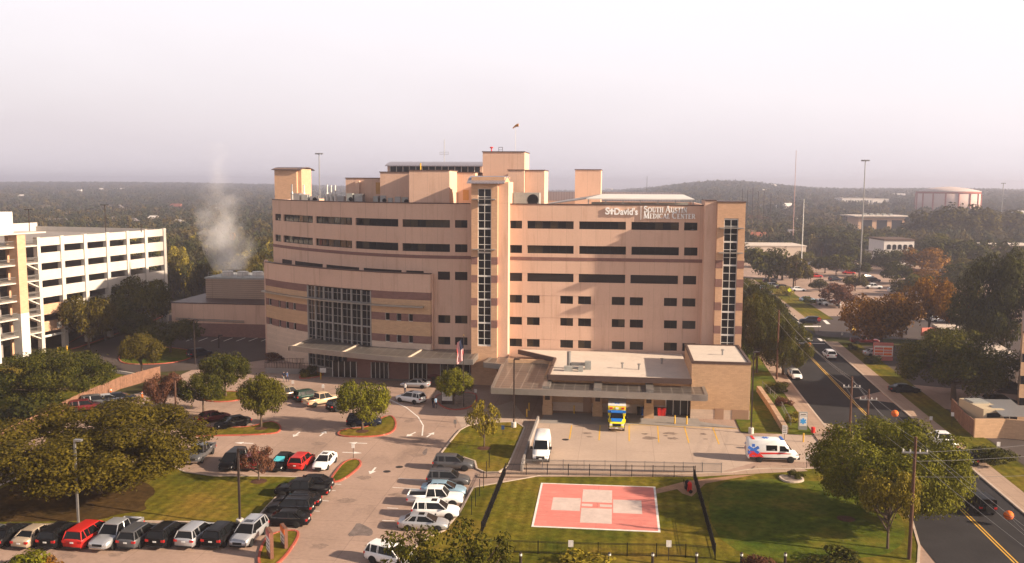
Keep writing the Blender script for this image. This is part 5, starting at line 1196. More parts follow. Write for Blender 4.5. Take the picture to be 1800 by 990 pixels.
near = [('oak', 'olive', 172, 868, 392, 700, 'huge spreading oak over the bottom car row, olive crown'),
 ('oak2', 'green', 92, 716, 205, 608, 'broad oak behind the board fence below the garage'),
 ('round', 'olive', 156, 612, 96, 512, 'yellowing tree against the garage face, nearest its stair tower'),
 ('round2', 'green', 186, 598, 120, 516, 'green tree at the middle of the garage face'), ('round', 'green', 248, 588, 110, 478, 'tallest tree in front of the garage far end'),
 ('round2', 'dark', 236, 606, 80, 546, 'small dark tree between the garage trees and driveway island'), ('round', 'dark', 300, 620, 116, 558, 'dark tree on the driveway island in front of the plant yard'),
 ('round2', 'olive', 250, 656, 86, 584, 'thin grey-olive tree at the near end of the driveway island'),
 ('round', 'red', 290, 724, 72, 650, 'reddish brown thin tree beside the orange lamp post'), ('round2', 'green', 358, 726, 88, 652, 'green tree between the reddish tree and the round island'),
 ('round', 'green', 397, 697, 92, 612, 'full green tree on the red-kerbed round island'), ('round2', 'green', 459, 752, 98, 655, 'round-crowned tree on the long island by the black saloon'),
 ('round', 'fresh', 637, 757, 98, 662, 'bright green domed tree on the middle island'), ('round2', 'fresh', 797, 712, 72, 645, 'yellow-green many-stemmed tree in the flag bed'),
 ('loose', 'yellow', 851, 787, 66, 700, 'slender young tree with yellow-orange leaves on the visitor lawn'),
 ('oak', 'fresh', 1560, 915, 285, 728, 'wide leafy tree leaning over the street corner of the green lawn'), ('round', 'yellow', 1560, 966, 108, 812, 'yellow-leaved small tree under the wide street corner tree'),
 ('oak2', 'green', 1676, 704, 215, 572, 'big dark tree with yellowing top in front of the shop'), ('round', 'orange', 1548, 616, 150, 508, 'orange-brown tree by the maroon pickup across the street'),
 ('round2', 'orange', 1632, 598, 108, 484, 'orange tree behind the shop roof'), ('oak2', 'dark', 1760, 640, 190, 438, 'tall dark tree rising behind the office at the frame edge'), ('round', 'orange', 1722, 606, 80, 500, 'rusty tree between the orange tree and tall dark tree'),
 ('oak2', 'green', 1330, 656, 98, 512, 'dense street tree tight against the right stair tower'), ('oak2', 'green', 1376, 660, 104, 556, 'green street tree beside the white car facing the viewer'), ('oak2', 'dark', 1334, 604, 84, 496, 'dark street tree farther up behind right stair tower'),
 ('round', 'dark', 1352, 632, 80, 520, 'dark middle tree in the clump between stair tower and street'), ('round2', 'green', 1312, 560, 50, 488, 'farthest street tree glimpsed past the right stair tower'),
 ('loose', 'red', 455, 846, 68, 778, 'bare twiggy bush with red-brown leaves on the oak lawn')]
for k, lf, bx, by, wp, yt, lab in near: T(k, lf, bx, by, wp, yt, lab, clear={176: .0, 1560: .12 if k == 'oak' else .38}.get(bx, .10 if k == 'oak2' else .18))
tree('open', 'green', G(728, 1085), 7.8, zat(G(728, 1085), 930), 'loose green tree at the bottom edge beneath the silver saloon', clear=.3)
tree('open', 'green', G(825, 1075), 8.0, zat(G(825, 1075), 925), 'loose green tree at the bottom edge by the lawn fence end', clear=.3)
for bx, by, wp, yt, lf, lab in ((36, 1012, 110, 962, 'fresh', 'green bush at the bottom edge under the beige saloon'), (88, 1014, 50, 976, 'orange', 'orange flowering bush at the bottom corner'),
    (60, 742, 110, 690, 'dark', 'dark thicket along the board fence under the broad oak'), (1470, 1000, 110, 965, 'dark', 'dark low bush at the foot of the leaning power pole'), (1335, 1005, 60, 968, 'red', 'brown bush between bottom bollards'),
    (1010, 1012, 150, 968, 'yellow', 'yellowing scrub below the left small lawn sign'), (875, 1005, 50, 962, 'green', 'green sapling by the bottom fence corner'), (1400, 842, 34, 826, 'dark', 'dark shrub in the rock bed by the apron drive'), (488, 632, 62, 620, 'red', 'dark red hedge under the podium end'), (545, 660, 34, 640, 'dark', 'dark shrub beside the accessible ramp'),
    (535, 662, 22, 650, 'yellow', 'yellow-green shrub in the red-kerbed hedge island'), (1368, 690, 44, 668, 'green', 'green shrub on the bank behind the emergency block'), (1378, 715, 36, 695, 'red', 'brown grasses on the bank above stone wall'), (1392, 742, 36, 722, 'yellow', 'straw coloured grasses beside the blue star sign'),
    (1422, 536, 26, 520, 'fresh', 'clipped green hedge by the pale car across the street'), (1348, 508, 26, 496, 'fresh', 'clipped green hedge farther up the street'), (1378, 520, 34, 502, 'yellow', 'yellow-green hedge behind the crossing sign'), (1500, 616, 20, 604, 'dark', 'dark shrub by the maroon pickup'), (1536, 640, 34, 622, 'dark', 'dark shrub beside the red and white sign'), (1745, 815, 90, 778, 'dark', 'dark hedge along the utility yard wall')):
    T('bush', lf, bx, by, wp, yt, lab, name='shrub', clear=0, back=.2)
# the trees of the clinic lots and beyond, one by one
mids = [(1352, 500, 100, 432, 'dark'), (1395, 505, 70, 448, 'olive'), (1375, 492, 80, 450, 'dark'), (1470, 486, 66, 446, 'green'), (1450, 480, 50, 450, 'dark'), (1503, 512, 46, 482, 'olive'), (1475, 542, 70, 496, 'red'), (1575, 500, 60, 460, 'dark'), (1555, 478, 60, 436, 'dark'), (1530, 476, 48, 448, 'dark'),
        (1620, 482, 90, 432, 'orange'), (1660, 480, 80, 420, 'dark'), (1590, 450, 80, 418, 'olive'), (1650, 510, 90, 470, 'orange'), (1690, 478, 110, 418, 'dark'), (1740, 480, 120, 420, 'dark'), (1610, 500, 50, 470, 'red'), (1690, 520, 90, 462, 'dark'),
        (1480, 452, 90, 402, 'dark'), (1440, 446, 80, 396, 'dark'), (1520, 446, 80, 408, 'dark'), (1560, 442, 70, 408, 'green'), (1415, 440, 60, 400, 'green'), (1390, 430, 60, 396, 'olive'), (1640, 430, 130, 366, 'olive'), (1700, 430, 120, 358, 'olive'), (1750, 425, 120, 366, 'olive'), (1790, 425, 100, 370, 'green'), (1340, 430, 60, 400, 'dark'), (1372, 424, 70, 390, 'olive'), (1320, 420, 40, 392, 'orange'), (1330, 404, 60, 378, 'red'),
        (1415, 470, 52, 440, 'green'), (1500, 470, 60, 430, 'dark'), (1540, 456, 70, 420, 'green'), (1600, 470, 70, 436, 'green'), (1580, 520, 46, 488, 'olive'), (1510, 486, 44, 460, 'green'), (1340, 470, 70, 440, 'green'), (1650, 456, 90, 410, 'green'), (1700, 500, 80, 452, 'olive'), (1740, 510, 90, 450, 'dark'), (1385, 452, 60, 420, 'dark'), (1455, 430, 70, 396, 'green'), (1615, 520, 70, 480, 'green'), (1440, 512, 40, 490, 'olive')]
for i, (bx, by, wp, yt, lf) in enumerate(mids):
    T('mid' if i % 2 else 'mid2', lf, bx, by, wp, yt, {'dark': 'dark green tree round the clinic lots across the street', 'olive': 'olive tree round the clinic lots across the street', 'green': 'mid green tree round the clinic lots across the street', 'orange': 'orange tree round the clinic lots across the street', 'red': 'reddish tree round the clinic lots across the street'}[lf], {'dark': 'dark clinic lot trees', 'olive': 'olive clinic lot trees', 'green': 'green clinic lot trees', 'orange': 'orange clinic lot trees', 'red': 'reddish clinic lot trees'}[lf], clear=.2)
def hill(x, y):
    """gentle rise to the north-east"""
    D = math.hypot(x, y); az = math.degrees(math.atan2(x, y))
    h = 0
    if D > 500:
        k = min(1, max(0, D - 700) / 1300)
        h += k * 32 * math.exp(-((az - 6) / 5.0) ** 2); h += k * 20 * math.exp(-((az - 19) / 10.0) ** 2); h += min(1, max(0, D - 1100) / 2000) * 25 * math.exp(-((az + 30) / 18) ** 2)
    return h
hm = MB(); n1, n2 = 50, 30; v = []
for j in range(n2):
    D = 420 * (4700 / 420) ** (j / (n2 - 1))
    for i in range(n1):
        az = R(-50 + 90 * i / (n1 - 1)); x = D * math.sin(az); y = D * math.cos(az); v.append((max(-3700, min(3700, x)), min(y, 5000), -.028 + hill(x, y) + .02 * j))
hm.add(v, [(j * n1 + i, j * n1 + i + 1, (j + 1) * n1 + i + 1, (j + 1) * n1 + i) for j in range(n2 - 1) for i in range(n1 - 1)])
hm.build('hills', m_ground, None, True, kind='structure')
# woods: the nearer trees one by one, the far canopy as one mass
occupied = []
def clear_of(x, y, r):
    p = Vector((x, y, 0)) - Vector((0, 0, CAMZ)); d = p.dot(f0); px = 900 + FPX * p.dot(rr) / d; py = 495 - FPX * p.dot(uu) / d
    if -60 < px < 470 and py > 545: return False
    if px < 300 and d < 275: return False
    if 300 <= px < 470 and d < 238: return False
    if 470 <= px < 1310 and d < 330: return False
    if px >= 1300 and py > 452: return False
    for q in KEEP:
        if q[0] < px < q[1] and q[2] < d < q[3]: return False
    return True
KEEP = [(1490, 1612, 520, 760), (1310, 1420, 240, 420), (1608, 1725, 900, 1060), (1475, 1566, 1110, 1270), (1540, 1615, 330, 400)]
rg = random.Random(5); cnt = 0; far_pts = []
y = 225.0; cand = []
while y < 3600:
    st_ = 7.0 + y * .010 if y > 700 else 7.5
    x = -y * .95
    while x < y * .75:
        xx = x + rg.uniform(-.45, .45) * st_; yy = y + rg.uniform(-.45, .45) * st_
        if clear_of(xx, yy, 4) and rg.random() < (.90 if yy < 900 else .86): cand.append((xx, yy))
        x += st_
    y += st_ * 1.0
def inview(x, y):
    p = Vector((x, y, 5)) - Vector((0, 0, CAMZ)); d = p.dot(f0); px = 900 + FPX * p.dot(rr) / d
    return -90 < px < 1890, d, px
cand = [(c, *inview(*c)) for c in cand]; cand = [c for c in cand if c[1]]
cand = [c for c in cand if not (500 < c[3] < 1290 and c[2] < 900)]
cand.sort(key=lambda c: c[2])
nI = 235
for c, _, d, px in cand[:nI]:
    west = px < 600; lf = rg.choices(['dark', 'olive', 'yellow', 'haze', 'orange'] if west and d < 420 else ['dark', 'haze', 'olive', 'red'], [3, 3, 2.2, 2, .5] if west and d < 420 else [4, 4, 2, .6])[0]
    w_ = rg.uniform(8, 13); side = 'west' if west else 'east'
    wd_ = {'dark': 'dark green', 'olive': 'olive green', 'yellow': 'yellowing', 'haze': 'dull green', 'orange': 'orange tinted', 'red': 'reddish brown'}[lf]
    tree(rg.choice(['far', 'far2', 'far']) if d > 330 else rg.choice(['mid', 'mid2']), lf, (c[0], c[1], hill(*c)), w_, rg.uniform(7.5, 12.5), f"{wd_} tree in the {'woods behind the garage and plant building' if west else 'neighbourhood beyond the clinic lots'}", f'{wd_} woodland trees {side}', clear=.12)
fm, _ = crown('far'); fv = np.empty(len(fm.vertices) * 3, np.float32); fm.vertices.foreach_get('co', fv); fv = fv.reshape(-1, 4, 3)
buckets = {'haze': [], 'dark': [], 'olive': []}
nr = np.random.default_rng(3)
for c, _, d, px in cand[nI:]:
    b = nr.choice(['haze', 'dark', 'olive', 'dark']); buckets[b].append((c[0], c[1], hill(*c), d))
print('far trees', len(cand) - nI)
for b, lst in buckets.items():
    out_ = []
    for (x, y, z, d) in lst:
        m_ = 460 if d < 700 else 260 if d < 1300 else 130; k = np.sqrt(900 / m_) * .95
        s_ = fv[nr.choice(len(fv), m_, replace=False)]; cen = s_.mean(1, keepdims=True); s_ = cen + (s_ - cen) * k
        a = nr.uniform(0, 6.28); rot = np.array([[np.cos(a), -np.sin(a), 0], [np.sin(a), np.cos(a), 0], [0, 0, 1]]); wd_ = nr.uniform(4.5, 7.2) * (1 + d / 6000); he = nr.uniform(6.5, 11)
        out_.append((s_ @ rot.T) * np.array([wd_, wd_, he]) + np.array([x, y, z + .8]))
    if not out_: continue
    v = np.concatenate(out_).reshape(-1, 3).astype(np.float32); nq = len(v) // 4
    me = bpy.data.meshes.new('far_woods'); me.vertices.add(len(v)); me.vertices.foreach_set('co', v.ravel()); me.loops.add(len(v)); me.loops.foreach_set('vertex_index', np.arange(len(v), dtype=np.int32))
    me.polygons.add(nq); me.polygons.foreach_set('loop_start', np.arange(0, 4 * nq, 4, dtype=np.int32)); me.polygons.foreach_set('loop_total', np.full(nq, 4, dtype=np.int32)); me.update(); me.materials.append(FARLEAF[b])
    o = bpy.data.objects.new('far_woods', me); COL.objects.link(o); tag(o, kind='stuff')
# ---------------------------------------------------------------- buildings beyond
m_beige = M('beige_render', (.52, .42, .34), .9, 0, .06); m_tile = M('brown_roof', (.10, .065, .05), .9, 0, .2, 1); m_grey_roof = M('grey_shingle', (.15, .13, .13), .9, 0, .2, 1); m_red_roof = M('red_roof', (.26, .09, .06), .9, 0, .2, 1); m_pale = M('pale_render', (.62, .56, .52), .9, 0, .06)
def bldg(name, px0, px1, ytop, ybase, deep, label, cat='building', wall=m_beige, roof=m_roof, par=.4, rows_=0, group=None, D=None):
    p0 = G((px0 + px1) / 2, ybase) if D is None else None
    D = depth(p0) if D is None else D
    a = at_depth(px0, ybase, D); b = at_depth(px1, ybase, D); zb_ = min(hill(a.x, a.y), a.z) if D > 500 else 0
    zt_ = at_depth((px0 + px1) / 2, ytop, D).z; c = (a + b) / 2; d = b - a
    o = empty(name, (a.x, a.y, min(zb_, zt_ - 3)), math.atan2(d.y, d.x), label, cat, group); Lx = math.hypot(d.x, d.y); h = zt_ - o.location.z
    MB().box(0, Lx, 0, deep, -1, h).build('wall', wall, o); MB().box(-.3, Lx + .3, -.3, deep + .3, h, h + par).build('roof', roof, o)
    for r in range(rows_):
        n = max(2, int(Lx / 4)); zz = h * (r + .35) / rows_
        for k in range(n):
            x = Lx * (k + .25) / n; MB().box(x, x + Lx / n * .5, -.06, .05, zz, zz + h / rows_ * .38).build('window', m_glass, o)
    return o, Lx, h
bldg('retail_building', 1304, 1416, 433, 461, 20, 'long low beige wall of a store beyond the clinic lot', rows_=0)
o, Lx, h = bldg('bank_building', 1508, 1590, 383, 402, 26, 'flat-roofed tan pavilion with deep openings beyond the dark trees', wall=m_brick, roof=m_roof, par=1.0, D=690)
for k in range(3): MB().box(Lx * (.08 + .32 * k), Lx * (.30 + .32 * k), -.1, .05, .2, h * .8).build('opening', m_glass, o)
MB().box(-4, Lx + 6, -3, 28, h + 1.003, h + 1.6).build('roof', m_roof, o)
for k in range(5): MB().box(Lx * (.2 + .14 * k), Lx * (.2 + .14 * k) + 2.4, 8, 10.5, h + 1.6, h + 3).build('roof_unit', m_greypaint, o)
bldg('office_building', 1480, 1533, 349, 360, 30, 'long white low building under the hazy ridge', wall=m_pale, D=1200, rows_=1)
bldg('office_building', 1534, 1562, 350, 360, 25, 'short grey-white building beside the long white one', wall=m_pale, D=1230)
o, Lx, h = bldg('apartment_block', 1552, 1605, 423, 468, 16, 'white three-storey block with arched balconies and brown roof', wall=m_pale, roof=m_tile, par=.7)
for r in range(2):
    for k in range(5):
        x = Lx * (.1 + .18 * k); mb = MB(); zz = h * (.36 + .30 * r); pts = [(x, zz), (x + Lx * .13, zz), (x + Lx * .13, zz + h * .14)] + [(x + Lx * .065 * (1 + math.cos(R(a_))), zz + h * .14 + Lx * .045 * math.sin(R(a_))) for a_ in (30, 60, 90, 120, 150)] + [(x, zz + h * .14)]
        mb.add([(p[0], -.07, p[1]) for p in pts], [tuple(range(len(pts)))]); mb.add([(p[0], .02, p[1]) for p in pts], [tuple(reversed(range(len(pts))))]); mb.build('balcony_arch', m_glass, o)
bldg('brick_building', 1737, 1830, 432, 462, 16, 'low red brick building with parapet among dark trees at the frame edge', wall=m_darkbrick, rows_=1)
bldg('grey_house', 1505, 1532, 448, 468, 9, 'dark roofed pavilion among the clinic lot trees', wall=m_beige, roof=m_grey_roof, par=1.8)
# water reservoir
D = 980; a = at_depth(1614, 358, D); b = at_depth(1717, 358, D); c = (a + b) / 2; rad = (b - a).length / 2
wt = empty('water_tank', (c.x, c.y, hill(c.x, c.y) - 1), 0, 'round pink water reservoir with red bands and domed top', 'water tank')
zt_ = at_depth(1665, 337, D).z - wt.location.z; zd = at_depth(1665, 328.5, D).z - wt.location.z
MB().lathe([(rad, 0), (rad, zt_)], n=48).build('wall', M('tank_pink', (.58, .43, .38), .9, 0, .05), wt, True)
MB().lathe([(rad + .6, zt_), (rad + .6, zt_ + .5), (rad * .6, zt_ + (zd - zt_) * .7), (rad * .2, zd), (.01, zd + .2)], n=48).build('dome', M('tank_dome', (.52, .42, .38), .9, 0, .06), wt, True)
rb = MB(); rb.lathe([(rad + .3, zt_ - 2), (rad + .3, zt_ - .02)], n=48); rb.build('red_band', m_redkerb, wt, True)
for k in range(16): t = 2 * math.pi * k / 16; MB().bar(((rad + .2) * math.cos(t), (rad + .2) * math.sin(t), 0), ((rad + .2) * math.cos(t), (rad + .2) * math.sin(t), zt_ - 2), .9, n=5).build('buttress', m_redkerb, wt)
# houses in the hazy neighbourhood
def house(px, py, D, wpx, hpx, wall, roof, label, group):
    D = 240
    while D < 3000:
        p = at_depth(px, py, D)
        if p.z <= hill(p.x, p.y) + 9.5: break
        D *= 1.01
    w_ = min(max(wpx * D / FPX, 8), 26); h = 7; zb_ = hill(p.x, p.y)
    o = empty('house', (p.x, p.y, zb_), rnd.uniform(-.5, .5), label, 'house', group); H_ = p.z - zb_; e_ = H_ - 3.2
    MB().box(-w_ / 2, w_ / 2, -4, 4, 0, e_).build('wall', wall, o)
    MB().add([(-w_ / 2 - .4, -4.5, e_), (w_ / 2 + .4, -4.5, e_), (w_ / 2 + .4, 4.5, e_), (-w_ / 2 - .4, 4.5, e_), (-w_ / 2 + 1, 0, H_), (w_ / 2 - 1, 0, H_)], [(0, 1, 5, 4), (2, 3, 4, 5), (1, 2, 5), (3, 0, 4), (3, 2, 1, 0)]).build('roof', roof, o)
for px, py, D, wp, hp_, wl_, rf_, lab in ((140, 333, 900, 14, 6, m_pale, m_pale, 'pale'), (212, 331, 900, 14, 7, m_pale, m_pale, 'pale'), (178, 331, 950, 5, 3, m_pale, m_pale, 'pale'), (310, 358, 480, 24, 9, m_darkbrick, m_red_roof, 'red'), (112, 374, 400, 16, 7, m_pale, m_grey_roof, 'grey'), (195, 380, 400, 18, 7, m_pale, m_grey_roof, 'grey'), (232, 383, 380, 16, 7, m_pale, m_grey_roof, 'grey'), (270, 379, 400, 10, 5, m_pale, m_pale, 'pale'), (314, 386, 370, 16, 8, m_pale, m_pale, 'pale'), (200, 360, 520, 34, 5, m_pale, m_grey_roof, 'grey'), (374, 364, 520, 10, 7, m_pale, m_pale, 'pale'),
    (82, 361, 560, 10, 5, m_pale, m_grey_roof, 'grey'), (38, 342, 800, 8, 5, m_pale, m_pale, 'pale'), (100, 384, 330, 36, 14, m_navy, m_grey_roof, 'grey'), (1332, 408, 420, 34, 10, m_darkbrick, m_red_roof, 'red'), (1316, 404, 440, 20, 8, m_beige, m_tile, 'grey'), (1395, 403, 450, 26, 8, m_beige, m_grey_roof, 'grey'), (1380, 357, 800, 28, 9, m_pale, m_pale, 'pale'), (1405, 384, 520, 14, 6, m_pale, m_pale, 'pale'), (1360, 324, 1500, 10, 8, m_pale, m_pale, 'pale'), (1345, 333, 1300, 14, 5, m_pale, m_pale, 'pale'), (1070, 331, 1500, 26, 4, m_pale, m_pale, 'pale'), (1440, 330, 1100, 16, 5, m_pale, m_grey_roof, 'grey'), (1580, 340, 1000, 22, 8, m_pale, m_pale, 'pale'), (1790, 370, 700, 20, 6, m_pale, m_pale, 'pale'), (1690, 388, 560, 40, 8, m_pale, m_pale, 'pale'), (1650, 386, 560, 30, 7, m_pale, m_pale, 'pale')):
    sd = 'woods past the garage' if px < 600 else 'trees past the clinic lots'
    house(px, py, D, wp, hp_, wl_, rf_, {'pale': 'pale house showing in the ', 'red': 'red roofed house showing in the ', 'grey': 'grey roofed house showing in the '}[lab] + sd, f'{lab} houses in the {sd}')
# shop and office across the street
o = empty('shop', (0, 0, 0), 0, 'low shop with white flat roof and red sign across the street', 'shop')
za = 4.6; q = [G(1638, 572, za), G(1696, 574, za), G(1789, 627, za), G(1752, 640, za)]
pl_ = [(p.x, p.y) for p in q]
MB().prism(pl_, 0, za).build('wall', m_beige, o); MB().prism([(p[0] * 1.001, p[1]) for p in pl_], za + .003, za + .3, 0).build('roof', m_roof, o)
p = G(1634, 588, 3.2); MB().obox((p.x, p.y), (1, .4), 2.0, .15, 3.0, 4.6).build('shop_sign', m_redpaint, o)
o = empty('office', (0, 0, 0), 0, 'brown office block with dark ribbon windows at the frame edge', 'office building')
c0 = G(1788, 738); W_ = 20
zz = 12.6
bk = lambda q: [(c0.x + q, c0.y + q), (c0.x + W_, c0.y + q), (c0.x + W_ + 12, c0.y + 22), (c0.x * 1.165 + q, c0.y * 1.17)]
for k in range(4): MB().prism(bk(0), k * 3.2, k * 3.2 + 1.9 if k < 3 else zz).build('wall_band', m_brick_er, o)
for k in range(3): MB().prism(bk(.25), k * 3.2 + 1.903, k * 3.2 + 3.197).build('ribbon_window', m_glass, o)
MB().prism(bk(-.1), zz + .003, zz + .2).build('coping', m_coping, o)
# utility yard
def wallrun(name, pts, h, th, mat, label, cat, group=None, z0=0):
    pts = [Vector((p[0], p[1])) for p in pts]; mb = MB()
    for a, b in zip(pts, pts[1:]): d = b - a; mb.obox((a + b) / 2, d, d.length / 2 + th * .4, th / 2, z0, z0 + h)
    return mb.build(name, mat, None, label=label, cat=cat, group=group)
wallrun('yard_wall', [G(1713, 770), G(1765, 770), G(1850, 778)], 2.6, .3, m_brick_er, 'tan masonry wall in front of the utility yard', 'wall')
wallrun('yard_fence', [G(1672, 727), G(1692, 752), G(1712, 769)], 2.3, .12, m_wood, 'weathered board fence closing the yard beside the sidewalk', 'fence')
o = empty('generator', G(1722, 752), R(8), 'beige generator housing behind the yard wall', 'generator')
MB().box(-1.4, 1.4, -3.2, 3.2, .4, 3.4).build('housing', M('generator_beige', (.46, .37, .25), .6, 0, .06), o); MB().box(-1.5, 1.5, -3.3, 3.3, 0, .4).build('base', m_conc_dark, o); MB().box(-.9, .9, -3.26, -3.2, 2.3, 2.9).build('grille', m_black, o); MB().box(-1.1, 1.1, 0, 2.4, 3.4, 3.6).build('hatch', m_greypaint, o)
for k, (px, py) in enumerate(((1752, 752), (1782, 764))):
    p = G(px, py); o = empty('awning', (p.x, p.y, 0), R(5), ('grey sheet awning on posts in the middle of the utility yard', 'pale translucent awning overhanging the yard wall')[k], 'awning')
    MB().add([(-2.6, -1.8, 2.9), (2.6, -1.8, 2.9), (2.6, 1.8, 3.5), (-2.6, 1.8, 3.5), (-2.6, -1.8, 2.98), (2.6, -1.8, 2.98), (2.6, 1.8, 3.58), (-2.6, 1.8, 3.58)], [(0, 3, 2, 1), (4, 5, 6, 7), (0, 1, 5, 4), (1, 2, 6, 5), (2, 3, 7, 6), (3, 0, 4, 7)]).build('sheet', m_steel, o)
    for x in (-2.4, 2.4): MB().bar((x, 1.5, 0), (x, 1.5, 3.4), .06).build('post', m_steel, o)

# ---------------------------------------------------------------- fences, walls, rails
def fence(name, pts, h, label, cat, mat, gap=.12, post=2.4, z0=0.1, group=None, r=.008, pr=.035):
    pts = [Vector((p[0], p[1], z0)) for p in pts]; root = empty(name, pts[0], 0, label, cat, group); o0 = pts[0]
    pk = MB()
    for a, b in zip(pts, pts[1:]):
        d = b - a; L_ = d.length; u = d / L_; n = int(L_ / gap)
        for k in range(n): p = a - o0 + u * (k + .5) * gap; pk.box(p.x - r, p.x + r, p.y - r, p.y + r, .1, h)
        for z in (.14, h - .12, h - .02): pk.bar(a - o0 + Vector((0, 0, z)), b - o0 + Vector((0, 0, z)), .022, n=4)
    pk.build('picket_lattice', mat, root)
    for a, b in zip(pts, pts[1:]):
        d = b - a; n = max(1, int(round(d.length / post)))
        for k in range(n + 1):
            p = a.lerp(b, k / n) - o0; MB().box(p.x - pr, p.x + pr, p.y - pr, p.y + pr, 0, h + .08).build('post', mat, root)
    return root
fence('iron_fence', [G(888, 836), G(1222, 841)], 1.3, 'black iron fence between the walkway and the helipad', 'fence', m_black)
fence('iron_fence', [G(888, 838), G(846, 945)], 1.4, 'black iron fence running down the parking side of the helipad lawn', 'fence', m_black)
fence('iron_fence', [G(1219, 843), G(1236, 905), G(1257, 985)], 1.4, 'black iron fence running down the street side of helipad', 'fence', m_black)
fence('iron_fence', [G(838, 972), G(1000, 978), G(1205, 982), G(1257, 986)], 1.2, 'black iron fence along the near edge of the helipad lawn', 'fence', m_black)
fence('guard_rail', [G(917, 826), G(1100, 829), G(1268, 833)], 1.15, 'grey picket guard rail along the front edge of the ambulance apron', 'railing', m_steel, r=.014)
fence('ramp_rail', [G(466, 648), G(548, 650)], 1.1, 'grey ramp railing, lower of the two below the red hedge', 'railing', m_bronze, gap=.5, r=.02)
fence('ramp_rail', [G(470, 640), G(548, 642)], 1.1, 'grey ramp railing, upper of the two below the red hedge', 'railing', m_bronze, gap=.5, r=.02)
fence('bank_rail', [G(1340, 682), G(1368, 708), G(1390, 750)], 1.0, 'thin grey railing along the stone bank beside the street', 'railing', m_steel, gap=1.2, r=.02)
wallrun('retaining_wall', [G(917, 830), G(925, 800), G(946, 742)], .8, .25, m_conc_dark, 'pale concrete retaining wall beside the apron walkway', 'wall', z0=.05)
wallrun('stone_wall', [G(1334, 690), G(1356, 722), G(1380, 762)], 1.0, .7, M('rough_stone', (.36, .24, .16), .95, 0, .3, 1.2, 4, bump=.5), 'rough tan stone wall on the bank by the emergency block', 'wall')
wallrun('ramp_wall', [G(468, 656), G(550, 658)], .9, .25, m_conc_dark, 'grey ramp wall below the red hedge', 'wall')
bf = empty('board_fence', G(0, 786), 0, 'long weathered cedar board fence above the fence row cars', 'fence')
pts = [G(-40, 806), G(0, 786), G(60, 757), G(140, 716), G(212, 684), G(282, 664)]
fm_ = MB()
for a, b in zip(pts, pts[1:]):
    d = b - a; n = int(d.length / .15); u = d / n
    for k in range(n):
        p = a + u * (k + .5) - bf.location; hh = 2.0 + rnd.uniform(-.05, .05); fm_.obox((p.x, p.y), (u.x, u.y), .068, .015, 0, hh)
fm_.build('board_slat', m_wood, bf)
for a, b in zip(pts, pts[1:]):
    n = max(1, int((b - a).length / 5))
    for k in range(n): p = a.lerp(b, k / n) - bf.location; MB().box(p.x - .06, p.x + .06, p.y + .03, p.y + .15, 0, 2.0).build('post', m_wood, bf)
wallrun('low_wall', [G(183, 652), G(248, 663)], .5, .3, m_conc, 'low pale kerb wall at the driveway end behind the fence', 'wall')

# ---------------------------------------------------------------- poles, lamps, wires
def lamp(px, py, ytop, label, mat=m_bronze, base=True, group='parking lot lamps', heads=1, z0=0, name='lamp_post'):
    p = G(px, py, z0); o = empty(name, p, 0, label, 'lamp post', group); h = zat(p, ytop) - z0
    MB().box(-.09, .09, -.09, .09, .75 if base else 0, h).build('pole', mat, o)
    if base: MB().lathe([(.36, 0), (.36, .75), (.33, .8), (.001, .8)], n=16).build('concrete_base', m_conc, o)
    for s in ((1,) if heads == 1 else (1, -1)): MB().box(min(0, s * .75), max(0, s * .75), -.2, .2, h - .02, h + .16).build('lamp_head', mat, o)
    return o
lamp(422, 926, 790, 'tall dark lamp post with pale concrete foot on the oak lawn', group=None)
lamp(138, 922, 775, 'grey lamp post rising in front of the huge oak', m_steel, False, None)
lamp(903, 752, 632, 'dark lamp post with concrete foot on the visitor lawn before the emergency canopy', group=None)
lamp(1320, 762, 620, 'dark lamp post with concrete foot beside the emergency block', group=None)
lamp(310, 745, 665, 'orange lit lamp post beside the silver crossover', m_pole_wood, True, None)
lamp(343, 640, 562, 'slim dark lamp post in front of the plant building', m_bronze, False, None)
lamp(385, 612, 590, 'short post by the plant yard parking bays', m_bronze, False, None)
for px, py, yt in ((1345, 497, 450), (1378, 480, 434), (1398, 508, 463), (1425, 500, 476), (1620, 500, 464), (1655, 512, 476), (1487, 455, 438), (1444, 455, 436), (1322, 470, 446)): lamp(px, py, yt, 'thin lamp post in the clinic lots across the street', m_pole_wood, False, 'clinic lot lamps')
for px, yt, yy in ((184, 361, 20), (50, 369, 24), (248, 395, .2)):
    q = at_depth(px, yt, 196 if px > 100 else 190); o = empty('lamp_post', (q.x, q.y, ztop - .1), 0, {184: 'twin-arm lamp on the garage top deck', 50: 'twin-arm lamp on the garage top deck beside the stair house', 248: 'short single lamp on the garage parapet'}[px], 'lamp post')
    h = q.z - o.location.z; MB().bar((0, 0, 0), (0, 0, h), .09, n=6).build('pole', m_bronze, o); MB().box(-.9 if px < 240 else -.2, .9 if px < 240 else .2, -.2, .2, h, h + .15).build('lamp_head', m_bronze, o)
def wood_pole(px, py, ytop, label, arm=True):
    p = G(px, py); o = empty('power_pole', p, 0, label, 'utility pole'); h = zat(p, ytop)
    MB().bar((0, 0, 0), (0, 0, h), .17, n=9, r2=.12).build('pole', m_pole_wood, o)
    if arm:
        MB().box(-1.1, 1.1, -.06, .06, h - 1.5, h - 1.36).build('crossarm', m_steel, o)
        for x in (-1.0, -.4, .4, 1.0): MB().lathe([(.05, 0), (.08, .05), (.05, .1), (.08, .15), (.03, .25)], (x, 0, h - 1.36), n=8).build('insulator', m_white, o)
    return Vector((p.x, p.y, h))
w1 = wood_pole(1598, 985, 768, 'tall leaning brown power pole at the lawn corner by the street')
w2 = wood_pole(1493, 770, 662, 'brown power pole behind the wide street corner tree')
w3 = wood_pole(1523, 775, 684, 'short power pole with glass insulators by the brown power pole')
